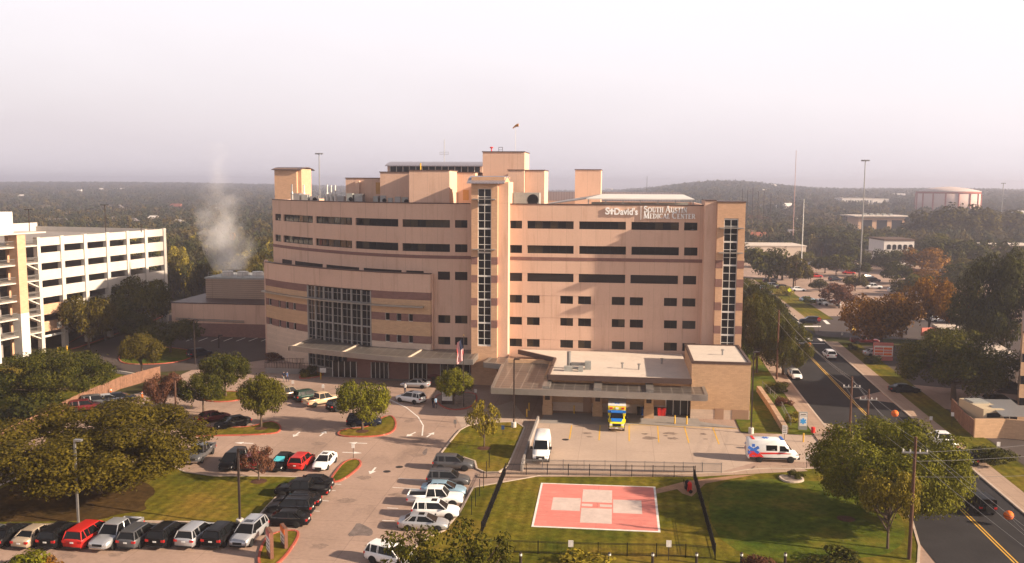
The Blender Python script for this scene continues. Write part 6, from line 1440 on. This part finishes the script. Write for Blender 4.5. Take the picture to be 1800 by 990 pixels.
w4 = wood_pole(1365, 668, 545, 'brown power pole by the white car on the far kerb', False)
w5 = Vector((30.2, 262, 11.5)); o = empty('power_pole', (w5.x, w5.y, 0), 0, 'distant power pole at the far end of the street wires', 'utility pole'); MB().bar((0, 0, 0), (0, 0, 11.6), .17, n=9, r2=.12).build('pole', m_pole_wood, o); w6 = w1 + Vector((14, -45, 3)); w7 = Vector((48, 70, 12)); w8 = Vector((52, 85, 11))
def wire(a, b, sag, label, r=.014):
    mb = MB(); n = 14; pts = []
    for k in range(n + 1): t = k / n; p = a.lerp(b, t); p.z -= sag * 4 * t * (1 - t); pts.append(p)
    mb.tube(pts, r, n=4); mb.build('power_wire', m_steel, None, label=label, cat='cable', group='overhead wires along the street'); return pts
for dx, dz_ in ((-.9, -1.2), (.0, -.2), (.9, -1.2)):
    o_ = Vector((dx, 0, dz_)); wire(w1 + o_, w2 + o_, .8, 'overhead wire strung between the street power poles'); wire(w2 + o_, w4 + o_, .8, 'overhead wire strung between the street power poles'); wire(w4 + o_, w5 + o_, .8, 'overhead wire strung between the street power poles'); wire(w1 + o_, Vector((30, 40, 10 + dz_)), .5, 'overhead wire strung between the street power poles')
for dz_ in (-1.4, -2.2, -3.6): wire(w1 + Vector((0, 0, dz_)), Vector((52, 92 + dz_ * 2, 12.5 + dz_)), .5, 'overhead wire strung between the street power poles')
# the marked line over the street
la = at_depth(1380, 560, 190); pts = [at_depth(1421, 606, 165), at_depth(1573, 727, 118), at_depth(1773, 906, 88)]
ln = [w5 + Vector((0, 0, -.6))] + pts + [at_depth(1860, 985, 79)]
for a, b in zip(ln, ln[1:]): wire(a, b, .15, 'overhead wire carrying orange marker balls across the street', .017)
for p, lab in zip(pts, ('orange marker ball farthest up the street wire', 'orange marker ball above the wide street corner tree', 'orange marker ball low over the street near the black off-roader')):
    o = empty('marker_ball', p, 0, lab, 'marker ball'); MB().lathe([(.46 * math.cos(R(a_)), .46 * math.sin(R(a_))) for a_ in range(-88, 90, 16)], n=20).build('ball', m_orange, o, True); MB().lathe([(.47, -.04), (.475, 0), (.47, .04)], n=20).build('seam', m_redkerb, o)
# masts against the sky
def mast(name, px, ytop, ybase, D, r, label, cat, mat, lights=False, group=None):
    a = at_depth(px, ybase, D); b = at_depth(px, ytop, D); a.z = hill(a.x, a.y) - .5; b.x, b.y = a.x, a.y; o = empty(name, (a.x, a.y, a.z), 0, label, cat, group); h = b.z - a.z
    MB().bar((0, 0, 0), (0, 0, h), r, n=7, r2=r * .6).build('pole', mat, o)
    if lights:
        for k in range(6): t = k * math.pi / 3; MB().box(1.2 * math.cos(t) - .25, 1.2 * math.cos(t) + .25, 1.2 * math.sin(t) - .25, 1.2 * math.sin(t) + .25, h - .4, h + .1).build('lamp_head', m_steel, o)
        MB().lathe([(1.2, h - .05), (1.26, h), (1.2, h + .05)], n=16).build('lamp_ring', m_steel, o)
mast('light_mast', 1515, 282, 412, 330, .28, 'tall grey floodlight mast standing before the tan pavilion', 'light mast', m_steel, True)
mast('radio_mast', 1394, 265, 410, 420, .2, 'thin red and white radio mast above the far trees', 'radio mast', M('mast_red', (.42, .27, .25), .7, 0, .1))
mast('steel_pole', 1410, 350, 432, 330, .22, 'plain white steel pole to the right of the radio mast', 'pole', m_white)
mast('light_mast', 562, 270, 345, 330, .26, 'tall floodlight mast showing over the hospital roof', 'light mast', m_steel, True)
mast('light_mast', 1762, 322, 352, 620, .35, 'distant floodlight mast beside the water reservoir', 'light mast', m_steel, True)
for px, yt in ((1304, 332), (1313, 334), (1322, 330), (1332, 336), (1342, 336), (1354, 340)): mast('steel_pole', px, yt, 380, 520, .25, 'slim dark power pole in the row past the right stair tower', 'pole', m_bronze, group='hazy power pole row')
mast('radio_mast', 1137, 310, 332, 900, .3, 'faint distant mast on the hazy ridge', 'radio mast', m_bronze)

# ---------------------------------------------------------------- signs, bollards, small things
def signpost(px, py, ytop, w_, h_, mat, label, z0=0, pole=m_bronze, name='road_sign', back=None, rz=0, shape='rect'):
    p = G(px, py, z0); o = empty(name, p, R(rz), label, 'sign'); h = zat(p, ytop) - z0
    MB().bar((0, .04, 0), (0, .04, h), .035, pole and 0, n=6).build('post', pole, o)
    if shape == 'oct': MB().lathe([(.001, -.02), (w_ / 2, -.02), (w_ / 2, .0), (.001, .0)], (0, -.01, h - w_ / 2), 'y', 8).build('panel', mat, o)
    elif shape == 'dia': MB().add([(0, -.02, h - w_), (w_ / 2, -.02, h - w_ / 2), (0, -.02, h), (-w_ / 2, -.02, h - w_ / 2), (0, 0, h - w_), (w_ / 2, 0, h - w_ / 2), (0, 0, h), (-w_ / 2, 0, h - w_ / 2)], [(0, 1, 2, 3), (7, 6, 5, 4), (0, 4, 5, 1), (1, 5, 6, 2), (2, 6, 7, 3), (3, 7, 4, 0)]).build('panel', mat, o)
    else: MB().box(-w_ / 2, w_ / 2, -.03, .0, h - h_, h).build('panel', mat, o)
    return o, h
for px, py, lab in ((1003, 985, 'small white notice on a stake on the helipad lawn, nearer the parking side'), (1175, 986, 'small white notice on a stake on the helipad lawn, nearer the street side')): signpost(px, py, 950, .45, .6, m_paint, lab, .1)
for px, py, yt, lab in ((515, 684, 669, 'small white bay sign behind the beige pickup'), (568, 693, 676, 'small white bay sign behind the dark green off-roader'), (593, 697, 682, 'small white bay sign beside the domed tree'), (621, 805, 780, 'slim white-faced sign at the corner island tip'), (1418, 824, 800, 'grey backed sign by the apron exit drive'), (1753, 815, 777, 'white sign on a pole beside the far sidewalk'), (1673, 752, 725, 'small white sign on the weathered yard fence corner'), (1636, 745, 732, 'tiny white sign on the far verge'), (800, 752, 738, 'grey sign back at the visitor lawn tip'), (884, 765, 748, 'blue accessible parking sign by the visitor lawn lamp'), (836, 705, 684, 'dark plate sign at the flag bed corner'), (1480, 594, 585, 'small grey sign on the corner lawn across the street')):
    signpost(px, py, yt, .4, .55, m_steel if 'grey sign back' in lab else M('sign_dull_blue', (.04, .08, .2), .6) if 'blue acc' in lab else m_paint, lab)
signpost(568, 662, 647, 1.1, .8, m_paint, 'square white sign with dark mark before the entrance')
o, h = signpost(1439, 583, 558, .95, .9, m_red, 'red stop sign at the mouth of the side street', shape='oct'); text_mesh('lettering', 'STOP', .32, m_white, o, (-.36, -.075, h - .6), width=.72, ext=.005)
signpost(1387, 530, 506, 1.3, 1.3, M('fluor_yellow', (.72, .78, .03), .5, 0, 0), 'fluorescent yellow pedestrian crossing sign beyond the crosswalk', shape='dia')
o, h = signpost(1378, 790, 748, .6, 1.1, m_paint, 'white direction board with lines of text below the blue star sign')
for k in range(4): MB().box(-.22, .22, -.04, -.031, h - .25 - .24 * k, h - .16 - .24 * k).build('text_line', m_bronze, o)
def star(mb, cx, cz, y, r, mi=0):
    for k in range(3):
        a_ = R(90 + 60 * k); ux, uz = math.cos(a_), math.sin(a_); q = .28 * r
        pts = [(cx + ux * l - uz * b, cz + uz * l + ux * b) for l, b in ((-r, -q), (r, -q), (r, q), (-r, q))]
        mb.add([(x, y - .004 * k, z) for x, z in pts], [(0, 1, 2, 3)], mi)
def panel_sign(px, py, ytop, w_, d_, label, face, cap_m, rz=0, z0=0, nm='monument_sign'):
    p = G(px, py, z0); o = empty(nm, p, R(rz), label, 'sign'); h = zat(p, ytop)
    MB().box(-w_ / 2, w_ / 2, 0, d_, 0, h).build('cabinet', cap_m, o); MB().box(-w_ / 2 + .08, w_ / 2 - .08, -.03, -.003, h * .25, h - .55).build('panel', face, o); return o, h
o, h = panel_sign(1411, 757, 725, 1.15, .35, 'grey cabinet sign with a sky blue medical star by the driveway', m_paint, m_greypaint)
s_ = MB(); star(s_, 0, h * .25 + (h - .55 - h * .25) / 2, -.036, .42); s_.build('star_of_life', m_skyblue, o); MB().box(-.5, .5, -.03, -.003, h - .45, h - .12).build('header', m_paint, o); MB().box(-.35, .35, -.04, -.031, h - .34, h - .24).build('text_line', m_bronze, o)
o, h = panel_sign(786, 712, 682, 1.75, .3, 'red and white directory sign in the flag bed', m_paint, m_bronze)
MB().box(-.87, .87, -.035, -.003, h - .5, h - .02).build('header', m_redpaint, o); MB().box(-.6, .3, -.04, -.031, h - 1.0, h - .9).build('text_line', m_bronze, o); MB().box(-.6, .5, -.04, -.031, h - 1.3, h - 1.2).build('text_line', m_bronze, o)
for px, py, yt, rz, lab in ((472, 980, 932, -55, 'brown and white direction sign with red header at the sign island tip'), (497, 962, 925, -55, 'brown direction sign with orange header behind the first on sign island')):
    o, h = panel_sign(px, py, yt, 1.5, .3, lab, m_paint, M('sign_brown', (.16, .075, .05), .7), rz); MB().box(-.74, .74, -.035, -.003, h - .6, h - .05).build('header', m_orange if '925' in str(yt) else m_redpaint, o)
    for k in range(3): MB().box(-.5, .5, -.04, -.031, h - 1.0 - k * .35, h - .9 - k * .35).build('text_line', m_bronze, o)
o, h = panel_sign(1552, 634, 603, 3.6, .4, 'red and white plaza sign beside the silver car across the street', m_paint, m_redpaint)
for k in range(3):
    for j in (0, 1): MB().box(-1.6 + 1.65 * j, -.05 + 1.6 * j, -.05, -.031, h * .3 + k * .55, h * .3 + .42 + k * .55).build('tenant_panel', m_redpaint if (k + j) % 2 == 0 else m_orange, o)
p = G(1352, 792); o = empty('kerb_bench', p, R(-4), 'low rounded tan concrete sign slab on the grass behind the ambulance van', 'sign')
MB().prism([(-2.1, 0), (1.7, 0), (2.1, .3), (1.7, .6), (-1.9, .6), (-2.2, .3)], 0, .8).build('slab', m_limestone, o); MB().box(-.6, .3, -.02, -.003, .3, .55).build('plaque', m_redkerb, o)
def bollard(px, py, h, mat, label, group=None, r=.1, z0=0, cap=None, name='bollard'):
    o = empty(name, G(px, py, z0), 0, label, 'bollard', group); MB().lathe([(r, 0), (r, h - r * .4), (r * .7, h - .02), (.001, h)], n=12).build('post', mat, o)
    if cap: MB().lathe([(r + .01, h - .32), (r + .01, h - .12)], n=12).build('band', cap, o)
    return o
for px, py, lab in ((1186, 745, 'yellow bollard before the emergency sliding doors, canopy side'), (1207, 746, 'yellow bollard before the emergency sliding doors, brick block side'), (926, 733, 'yellow bollard at the end of the retaining wall'), (930, 722, 'yellow bollard under the emergency canopy edge'), (855, 675, 'yellow bollard beside the parked white crossover'), (1412, 777, 'leaning yellow bollard beside the apron driveway'), (1449, 826, 'yellow bollard at the apron exit under the wide tree'), (564, 667, 'yellow bollard at the hedge island tip'), (1009, 727, 'yellow bollard under the emergency canopy by the service door'), (8, 800, 'yellow bollard at the board fence foot near the frame edge'), (22, 797, 'yellow bollard second at the board fence foot'), (102, 621, 'yellow bollard at the garage entry'), (118, 618, 'yellow bollard at the garage entry column')): bollard(px, py, 1.2, m_yellow, lab)
for px in (600, 628, 653, 675, 700): bollard(px, 663, 1.0, m_limestone, 'pale stone bollard in the row along the entrance canopy', 'entrance canopy bollards', r=.16)
for px in (915, 1071, 1147, 1224, 1303, 1380): bollard(px, 992, 1.1, m_bronze, 'dark bollard with white band along the bottom of the lawn', 'bottom lawn bollards', .12, 0, m_white)
for px, py in ((14, 775), (128, 718), (143, 711), (177, 699), (195, 694), (217, 711), (161, 704), (250, 700)): bollard(px, py, 1.0, m_orange, 'red marker post along the board fence row', 'red fence row markers', .12, 0, m_paint, name='marker_post')
o = bollard(1429, 762, .9, m_red, 'red hydrant-like drum beside the blue star sign', r=.28, name='hydrant')
for px, py in ((860, 822), (855, 840), (850, 858), (843, 872), (836, 890), (829, 905)): 
    o = empty('stake', G(px, py, .1), 0, 'thin dark stake in the row beside the helipad lawn cars', 'stake', 'lawn stake row'); MB().bar((0, 0, 0), (0, 0, 1.9), .04).build('post', m_black, o)
for px, py in ((851, 788), (459, 753), (637, 758), (455, 846), (1487, 912)):
    c = G(px, py, .1); m_ = MB(); m_.lathe([(.9, .104), (.6, .15), (.01, .17)], (c.x, c.y, 0), n=18); m_.build('mulch_ring', m_mulch, None, label=f'brown mulch ring round the trunk of the ' + {851: 'slender orange tree', 459: 'long island tree', 637: 'middle island tree', 455: 'bare twiggy bush', 1487: 'street corner tree'}[px], cat='mulch')
# flag
p = G(815, 716); o = empty('flagpole', p, 0, 'dark flagpole with a hanging striped flag in the flag bed', 'flagpole'); h = zat(p, 590)
MB().bar((0, 0, 0), (0, 0, h), .07, n=8, r2=.04).build('pole', m_bronze, o); MB().lathe([(.001, h), (.09, h + .05), (.001, h + .14)], n=10).build('finial', m_yellow, o)
fl_ = MB(); n = 11
for k in range(13):
    for j in range(n):
        def fp_(u, v_): return (-.08 - u * .9 - .06 * math.sin(v_ * 9), .12 * math.sin(u * 9 + v_ * 3), h - .4 - v_ * 3.3 - u * .7)
        u0, u1 = k / 13, (k + 1) / 13; v0, v1 = j / n, (j + 1) / n; mi = (2 if (j < 5 and k < 7) else (0 if k % 2 == 0 else 1))
        fl_.add([fp_(u0, v0), fp_(u1, v0), fp_(u1, v1), fp_(u0, v1)], [(0, 1, 2, 3)], mi)
fl_.build('flag', [m_red, m_shirt, m_navy], o)
# windsock on the tall penthouse
p = PY(906, 267.5, 162); o = empty('windsock', p, 0, 'small faded orange windsock above the tallest penthouse', 'windsock')
zt_ = PY(906, 221, 162).z - p.z; MB().bar((0, 0, 0), (0, 0, zt_ + .4), .035, n=6).build('pole', m_white, o)
MB().loft([[(-t * 1.05 + .55, .16 * (1.5 - t * .9) * math.cos(q_), zt_ + .1 - t * t * .55 + .2 * (1.5 - t * .9) * math.sin(q_)) for q_ in [2 * math.pi * i / 8 for i in range(8)]] for t in (0, .3, .6, 1.0)]).build('sock', M('sock_orange', (.42, .19, .05), .9), o)
# ---------------------------------------------------------------- roof-top equipment
def unit(px0, px1, y0, y1, Y, dy, label, mat=m_greypaint, name='roof_unit', fan=True):
    a = PY(px0, y1, Y); b = PY(px1, y0, Y); zb_ = ZT - .75
    o = empty(name, (a.x, Y, zb_), 0, label, 'roof unit'); W = b.x - a.x; h = b.z - zb_
    MB().box(0, W, 0, dy, .25, h).build('housing', mat, o); MB().box(.1, W - .1, .1, dy - .1, 0, .25).build('base', m_conc_dark, o)
    if fan: MB().lathe([(.001, -.06), (min(W, h) * .3, -.06), (min(W, h) * .36, 0), (.001, 0)], (W * .75, 0, h * .55), 'y', 16).build('fan_grille', m_black, o)
unit(903, 948, 339, 358, 151, 3, 'big grey ducted fan unit beside the centre stair tower roof')
for i, (a, b, y0) in enumerate(((609, 619, 340), (623, 637, 341), (656, 664, 345), (668, 678, 344), (682, 690, 348), (694, 704, 346), (706, 717, 347), (516, 526, 340), (530, 540, 342), (545, 556, 345), (570, 585, 346), (592, 604, 345))):
    unit(a, b, y0, 354, 157 if a > 600 else 172, 1.6, ('grey roof unit among the ducts in front of the low penthouse' if a > 600 else 'pale roof unit among the vent stacks of the curved wing'), m_steel if i % 2 else m_greypaint, fan=i % 3 == 0)
for o in [x for x in COL.objects if x.name.startswith('roof_unit') and x.get('label', '').startswith(('grey roof unit', 'pale roof unit'))]: o['group'] = 'units before the low penthouse' if o['label'].startswith('grey') else 'units on the curved wing'
for px, yt, Y in ((513, 324, 178), (534, 325, 178), (575, 325, 172), (582, 326, 172), (589, 326, 172)):
    a = PY(px, yt, Y); o = empty('vent_stack', (a.x, Y, ZT - .75), 0, 'slim white vent stack on the curved wing roof', 'vent stack', 'vent stacks of the curved wing'); h = a.z - ZT + .75
    MB().lathe([(.26, 0), (.26, h * .45), (.34, h * .5), (.16, h * .62), (.16, h)], n=12).build('pipe', m_white if px != 513 else m_steel, o)
a = PY(960, 352, 151.5); b = PY(1226, 354, 151.5)
o = empty('duct_shelter', (a.x, 151.5, ZT), 0, 'long white sloping shelter over the roof plant behind the lettering', 'roof shelter'); W = b.x - a.x; zr_ = PY(1090, 352, 151.5).z - ZT + .1; zk = PY(1090, 343, 160).z - ZT
MB().add([(W * .27, 0, zr_), (W * .98, 0, zr_), (W * .93, 8.5, zk), (W * .37, 8.5, zk), (W * .27, 0, zr_ + .18), (W * .98, 0, zr_ + .18), (W * .93, 8.5, zk + .18), (W * .37, 8.5, zk + .18)], [(0, 3, 2, 1), (4, 5, 6, 7), (0, 1, 5, 4), (1, 2, 6, 5), (2, 3, 7, 6), (3, 0, 4, 7)]).build('roof_sheet', m_white, o)
MB().add([(0, 1, -.1), (W * .265, 0, zr_), (W * .365, 8.5, zk), (0, 6, .0), (0, 1, .06), (W * .265, 0, zr_ + .16), (W * .365, 8.5, zk + .16), (0, 6, .16)], [(0, 3, 2, 1), (4, 5, 6, 7), (0, 1, 5, 4), (1, 2, 6, 5), (2, 3, 7, 6), (3, 0, 4, 7)]).build('side_sheet', m_steel, o)
for k in range(7): x = W * (.28 + .115 * k); MB().box(x, x + .16, .2, .36, -.75, zr_).build('leg', m_steel, o)
MB().box(W * .3, W * .95, 3, 5, -.75, .35).build('duct', m_greypaint, o)
for px, Y in ((864, 160.5), (880, 161)):
    a = PY(px, 267, Y); o = empty('beacon', (a.x, Y, a.z - .1), 0, 'red warning beacon on the tallest penthouse' if px == 864 else 'square frame aerial on the tallest penthouse', 'beacon' if px == 864 else 'aerial')
    if px == 864: MB().bar((0, 0, 0), (0, 0, .7), .1).build('post', m_red, o); MB().lathe([(.12, .7), (.3, .75), (.3, .95), (.1, 1.0)], n=10).build('lamp', m_red, o)
    else:
        f_ = MB(); f_.tube([(-.35, 0, 0), (-.35, 0, .9), (.35, 0, .9), (.35, 0, 0)], .04); f_.bar((-.35, 0, .45), (.35, 0, .45), .03); f_.build('frame', m_bronze, o)
a = PY(781, 285, 180); o = empty('antenna', (a.x, 180, a.z - .6), 0, 'thin antenna with square cross frame over the barrel roof', 'antenna'); f_ = MB(); h = PY(781, 245, 180).z - a.z + .6
f_.bar((0, 0, 0), (0, 0, h), .06, n=5); f_.tube([(-.9, 0, h * .42), (.9, 0, h * .42), (.9, 0, h * .5), (-.9, 0, h * .5), (-.9, 0, h * .42)], .035); f_.build('mast', m_steel, o)
a = PY(737, 301, 152); o = empty('roof_pole', (a.x, 153, a.z - .02), 0, 'short yellow post on the big front penthouse', 'post'); MB().bar((0, 0, 0), (0, 0, 1.4), .12).build('post', m_yellow, o)
# low roof fittings of the emergency wing
p = G(1000, 648, lz); o = empty('duct_stack', p, 0, 'galvanised duct cluster with upright stack on the low white roof', 'roof duct')
MB().bar((0, 0, 0), (0, 0, 2.6), .32, n=10).build('stack', m_steel, o); MB().box(.3, 3.0, -.3, .3, .5, .95).build('duct', m_steel, o); MB().box(2.4, 3.3, -.5, .5, 0, 1.2).build('fan_box', m_greypaint, o); MB().box(-.6, .6, -2.2, -1.2, 0, .7).build('unit_box', m_greypaint, o); MB().bar((0, -1.4, .5), (2.0, -1.8, .4), .22, n=8).build('elbow_duct', m_steel, o); MB().box(1.5, 2.2, -2.2, -1.5, 0, .8).build('unit_box', m_greypaint, o)
for px, py, lab in ((1094, 648, 'grey vent pipe at the middle of the low white roof'), (1123, 650, 'capped vent pipe by the emergency block on low roof'), (1163, 640, 'dark low vent near the emergency block wall'), (1270, 625, 'small vent on the emergency block roof')):
    p = G(px, py, lz if px < 1250 else bz); o = empty('vent_pipe', p, 0, lab, 'vent'); MB().lathe([(.14, 0), (.14, .7), (.24, .75), (.24, .9), (.01, .95)], n=10).build('pipe', m_steel, o)
# bins and doors furniture under the emergency canopy
for i, (px, m_, lab) in enumerate(((1124, m_black, 'black bin left of the blue bin under the emergency canopy'), (1130, m_blue, 'blue bin beside the black bin under the emergency canopy'), (1150, m_black, 'black bin between canopy pier and red bin'), (1160, m_red, 'red bin by the sliding doors'), (1166, m_red, 'red bin touching the sliding doors'))):
    p = PY(px, 728, 128.6); o = empty('waste_bin', (p.x, 128.6, .01), 0, lab, 'bin'); MB().loft([[(-.3, -.3, 0), (.3, -.3, 0), (.3, .3, 0), (-.3, .3, 0)], [(-.36, -.36, 1.0), (.36, -.36, 1.0), (.36, .36, 1.0), (-.36, .36, 1.0)]]).build('bin_body', m_, o); MB().box(-.39, .39, -.4, .4, 1.0, 1.1).build('lid', m_, o)
for px, py in ((1208, 862), (1212, 866)): 
    o = empty('extinguisher_cart', G(px, py, .1), R(20), 'black wheeled extinguisher cart by the helipad fence' if px == 1208 else 'red wheeled extinguisher cart by the helipad fence', 'cart')
    MB().lathe([(.25, .15), (.25, 1.0), (.1, 1.2)], n=12).build('cylinder_tank', m_black if px == 1208 else m_red, o)
    for s in (-.3, .3): MB().lathe([(.001, -.04), (.2, -.04), (.2, .04), (.001, .04)], (0, s, .2), 'y', 12).build('wheel', m_rubber, o)
    MB().tube([(-.2, -.2, .2), (-.4, -.2, 1.2), (-.4, .2, 1.2), (-.2, .2, .2)], .03).build('handle', m_black, o)
# people
def person(px, py, label, top, legs, pose=0, rz=0):
    p = G(px, py, .01); me = bpy.data.meshes.new('person')
    sw = .16 * pose
    V = [((0, 0, .95), .15), ((0, 0, 1.2), .145), ((0, 0, 1.42), .15), ((0, 0, 1.53), .06), ((0, .02, 1.62), .10), ((0, .01, 1.72), .09),
         ((.1, 0, .9), .10), ((.11, sw, .5), .075), ((.11, sw * .2 - .02, .08), .05), ((.11, sw * .2 + .14, .04), .04), ((-.1, 0, .9), .10), ((-.11, -sw, .5), .075), ((-.11, -sw * 1.6, .08), .05), ((-.11, -sw * 1.6 + .14, .04), .04),
         ((.2, 0, 1.42), .065), ((.25, -sw * .6, 1.13), .05), ((.25, -sw * .2 + .05, .88), .035), ((.26, -sw * .2 + .08, .8), .035), ((-.2, 0, 1.42), .065), ((-.25, sw * .6, 1.13), .05), ((-.25, sw * .6 + .05, .88), .035), ((-.26, sw * .6 + .08, .8), .035)]
    E_ = [(0, 1), (1, 2), (2, 3), (3, 4), (4, 5), (0, 6), (6, 7), (7, 8), (8, 9), (0, 10), (10, 11), (11, 12), (12, 13), (2, 14), (14, 15), (15, 16), (16, 17), (2, 18), (18, 19), (19, 20), (20, 21)]
    me.from_pydata([v for v, _ in V], E_, []); t = bpy.data.objects.new('tmp_person', me); COL.objects.link(t)
    md = t.modifiers.new('s', 'SKIN'); sv = me.skin_vertices[0].data
    for i, (_, r_) in enumerate(V): sv[i].radius = (r_, r_ * .8); 
    sv[0].use_root = True
    md2 = t.modifiers.new('u', 'SUBSURF'); md2.levels = 1; md2.render_levels = 1
    m2 = bpy.data.meshes.new_from_object(t.evaluated_get(bpy.context.evaluated_depsgraph_get())); bpy.data.objects.remove(t)
    m2.materials.clear()
    for m_ in (m_skin, top, legs, m_hair): m2.materials.append(m_)
    for f_ in m2.polygons:
        c = f_.center; f_.material_index = 3 if (c.z > 1.68 or (c.z > 1.58 and c.y < -.02)) else 0 if c.z > 1.5 else 1 if c.z > .93 and not (abs(c.x) > .2 and c.z < 1.15) else 0 if abs(c.x) > .19 and c.z > .75 else 2 if c.z > .08 else 3
        f_.use_smooth = True
    o = bpy.data.objects.new('person', m2); COL.objects.link(o); o.location = p; o.rotation_euler = (0, 0, R(rz)); tag(o, label, 'person')
person(712, 692, 'person in a white shirt and dark trousers standing behind the white crossover', m_shirt, m_navy, 0, 160)
person(761, 717, 'person in dark clothes walking at the red kerb, nearer the white crossover', m_black, m_navy, 1, 40)
person(766, 718, 'person in a pale blue top walking at the red kerb, nearer the directory sign', M('pale_blue_cloth', (.2, .3, .42), .9), m_navy, -1, 40)
person(499, 671, 'person in dark top with pale trousers walking by the ramp', m_navy, m_greypaint, 1, -120)
person(505, 671, 'person in a blue top and jeans walking by the ramp, nearer the hedge island', M('denim', (.05, .08, .16), .9), m_navy, -1, -120)
person(672, 657, 'person in a pale top standing in shade under the entrance canopy', m_shirt, m_navy, 0, 180)
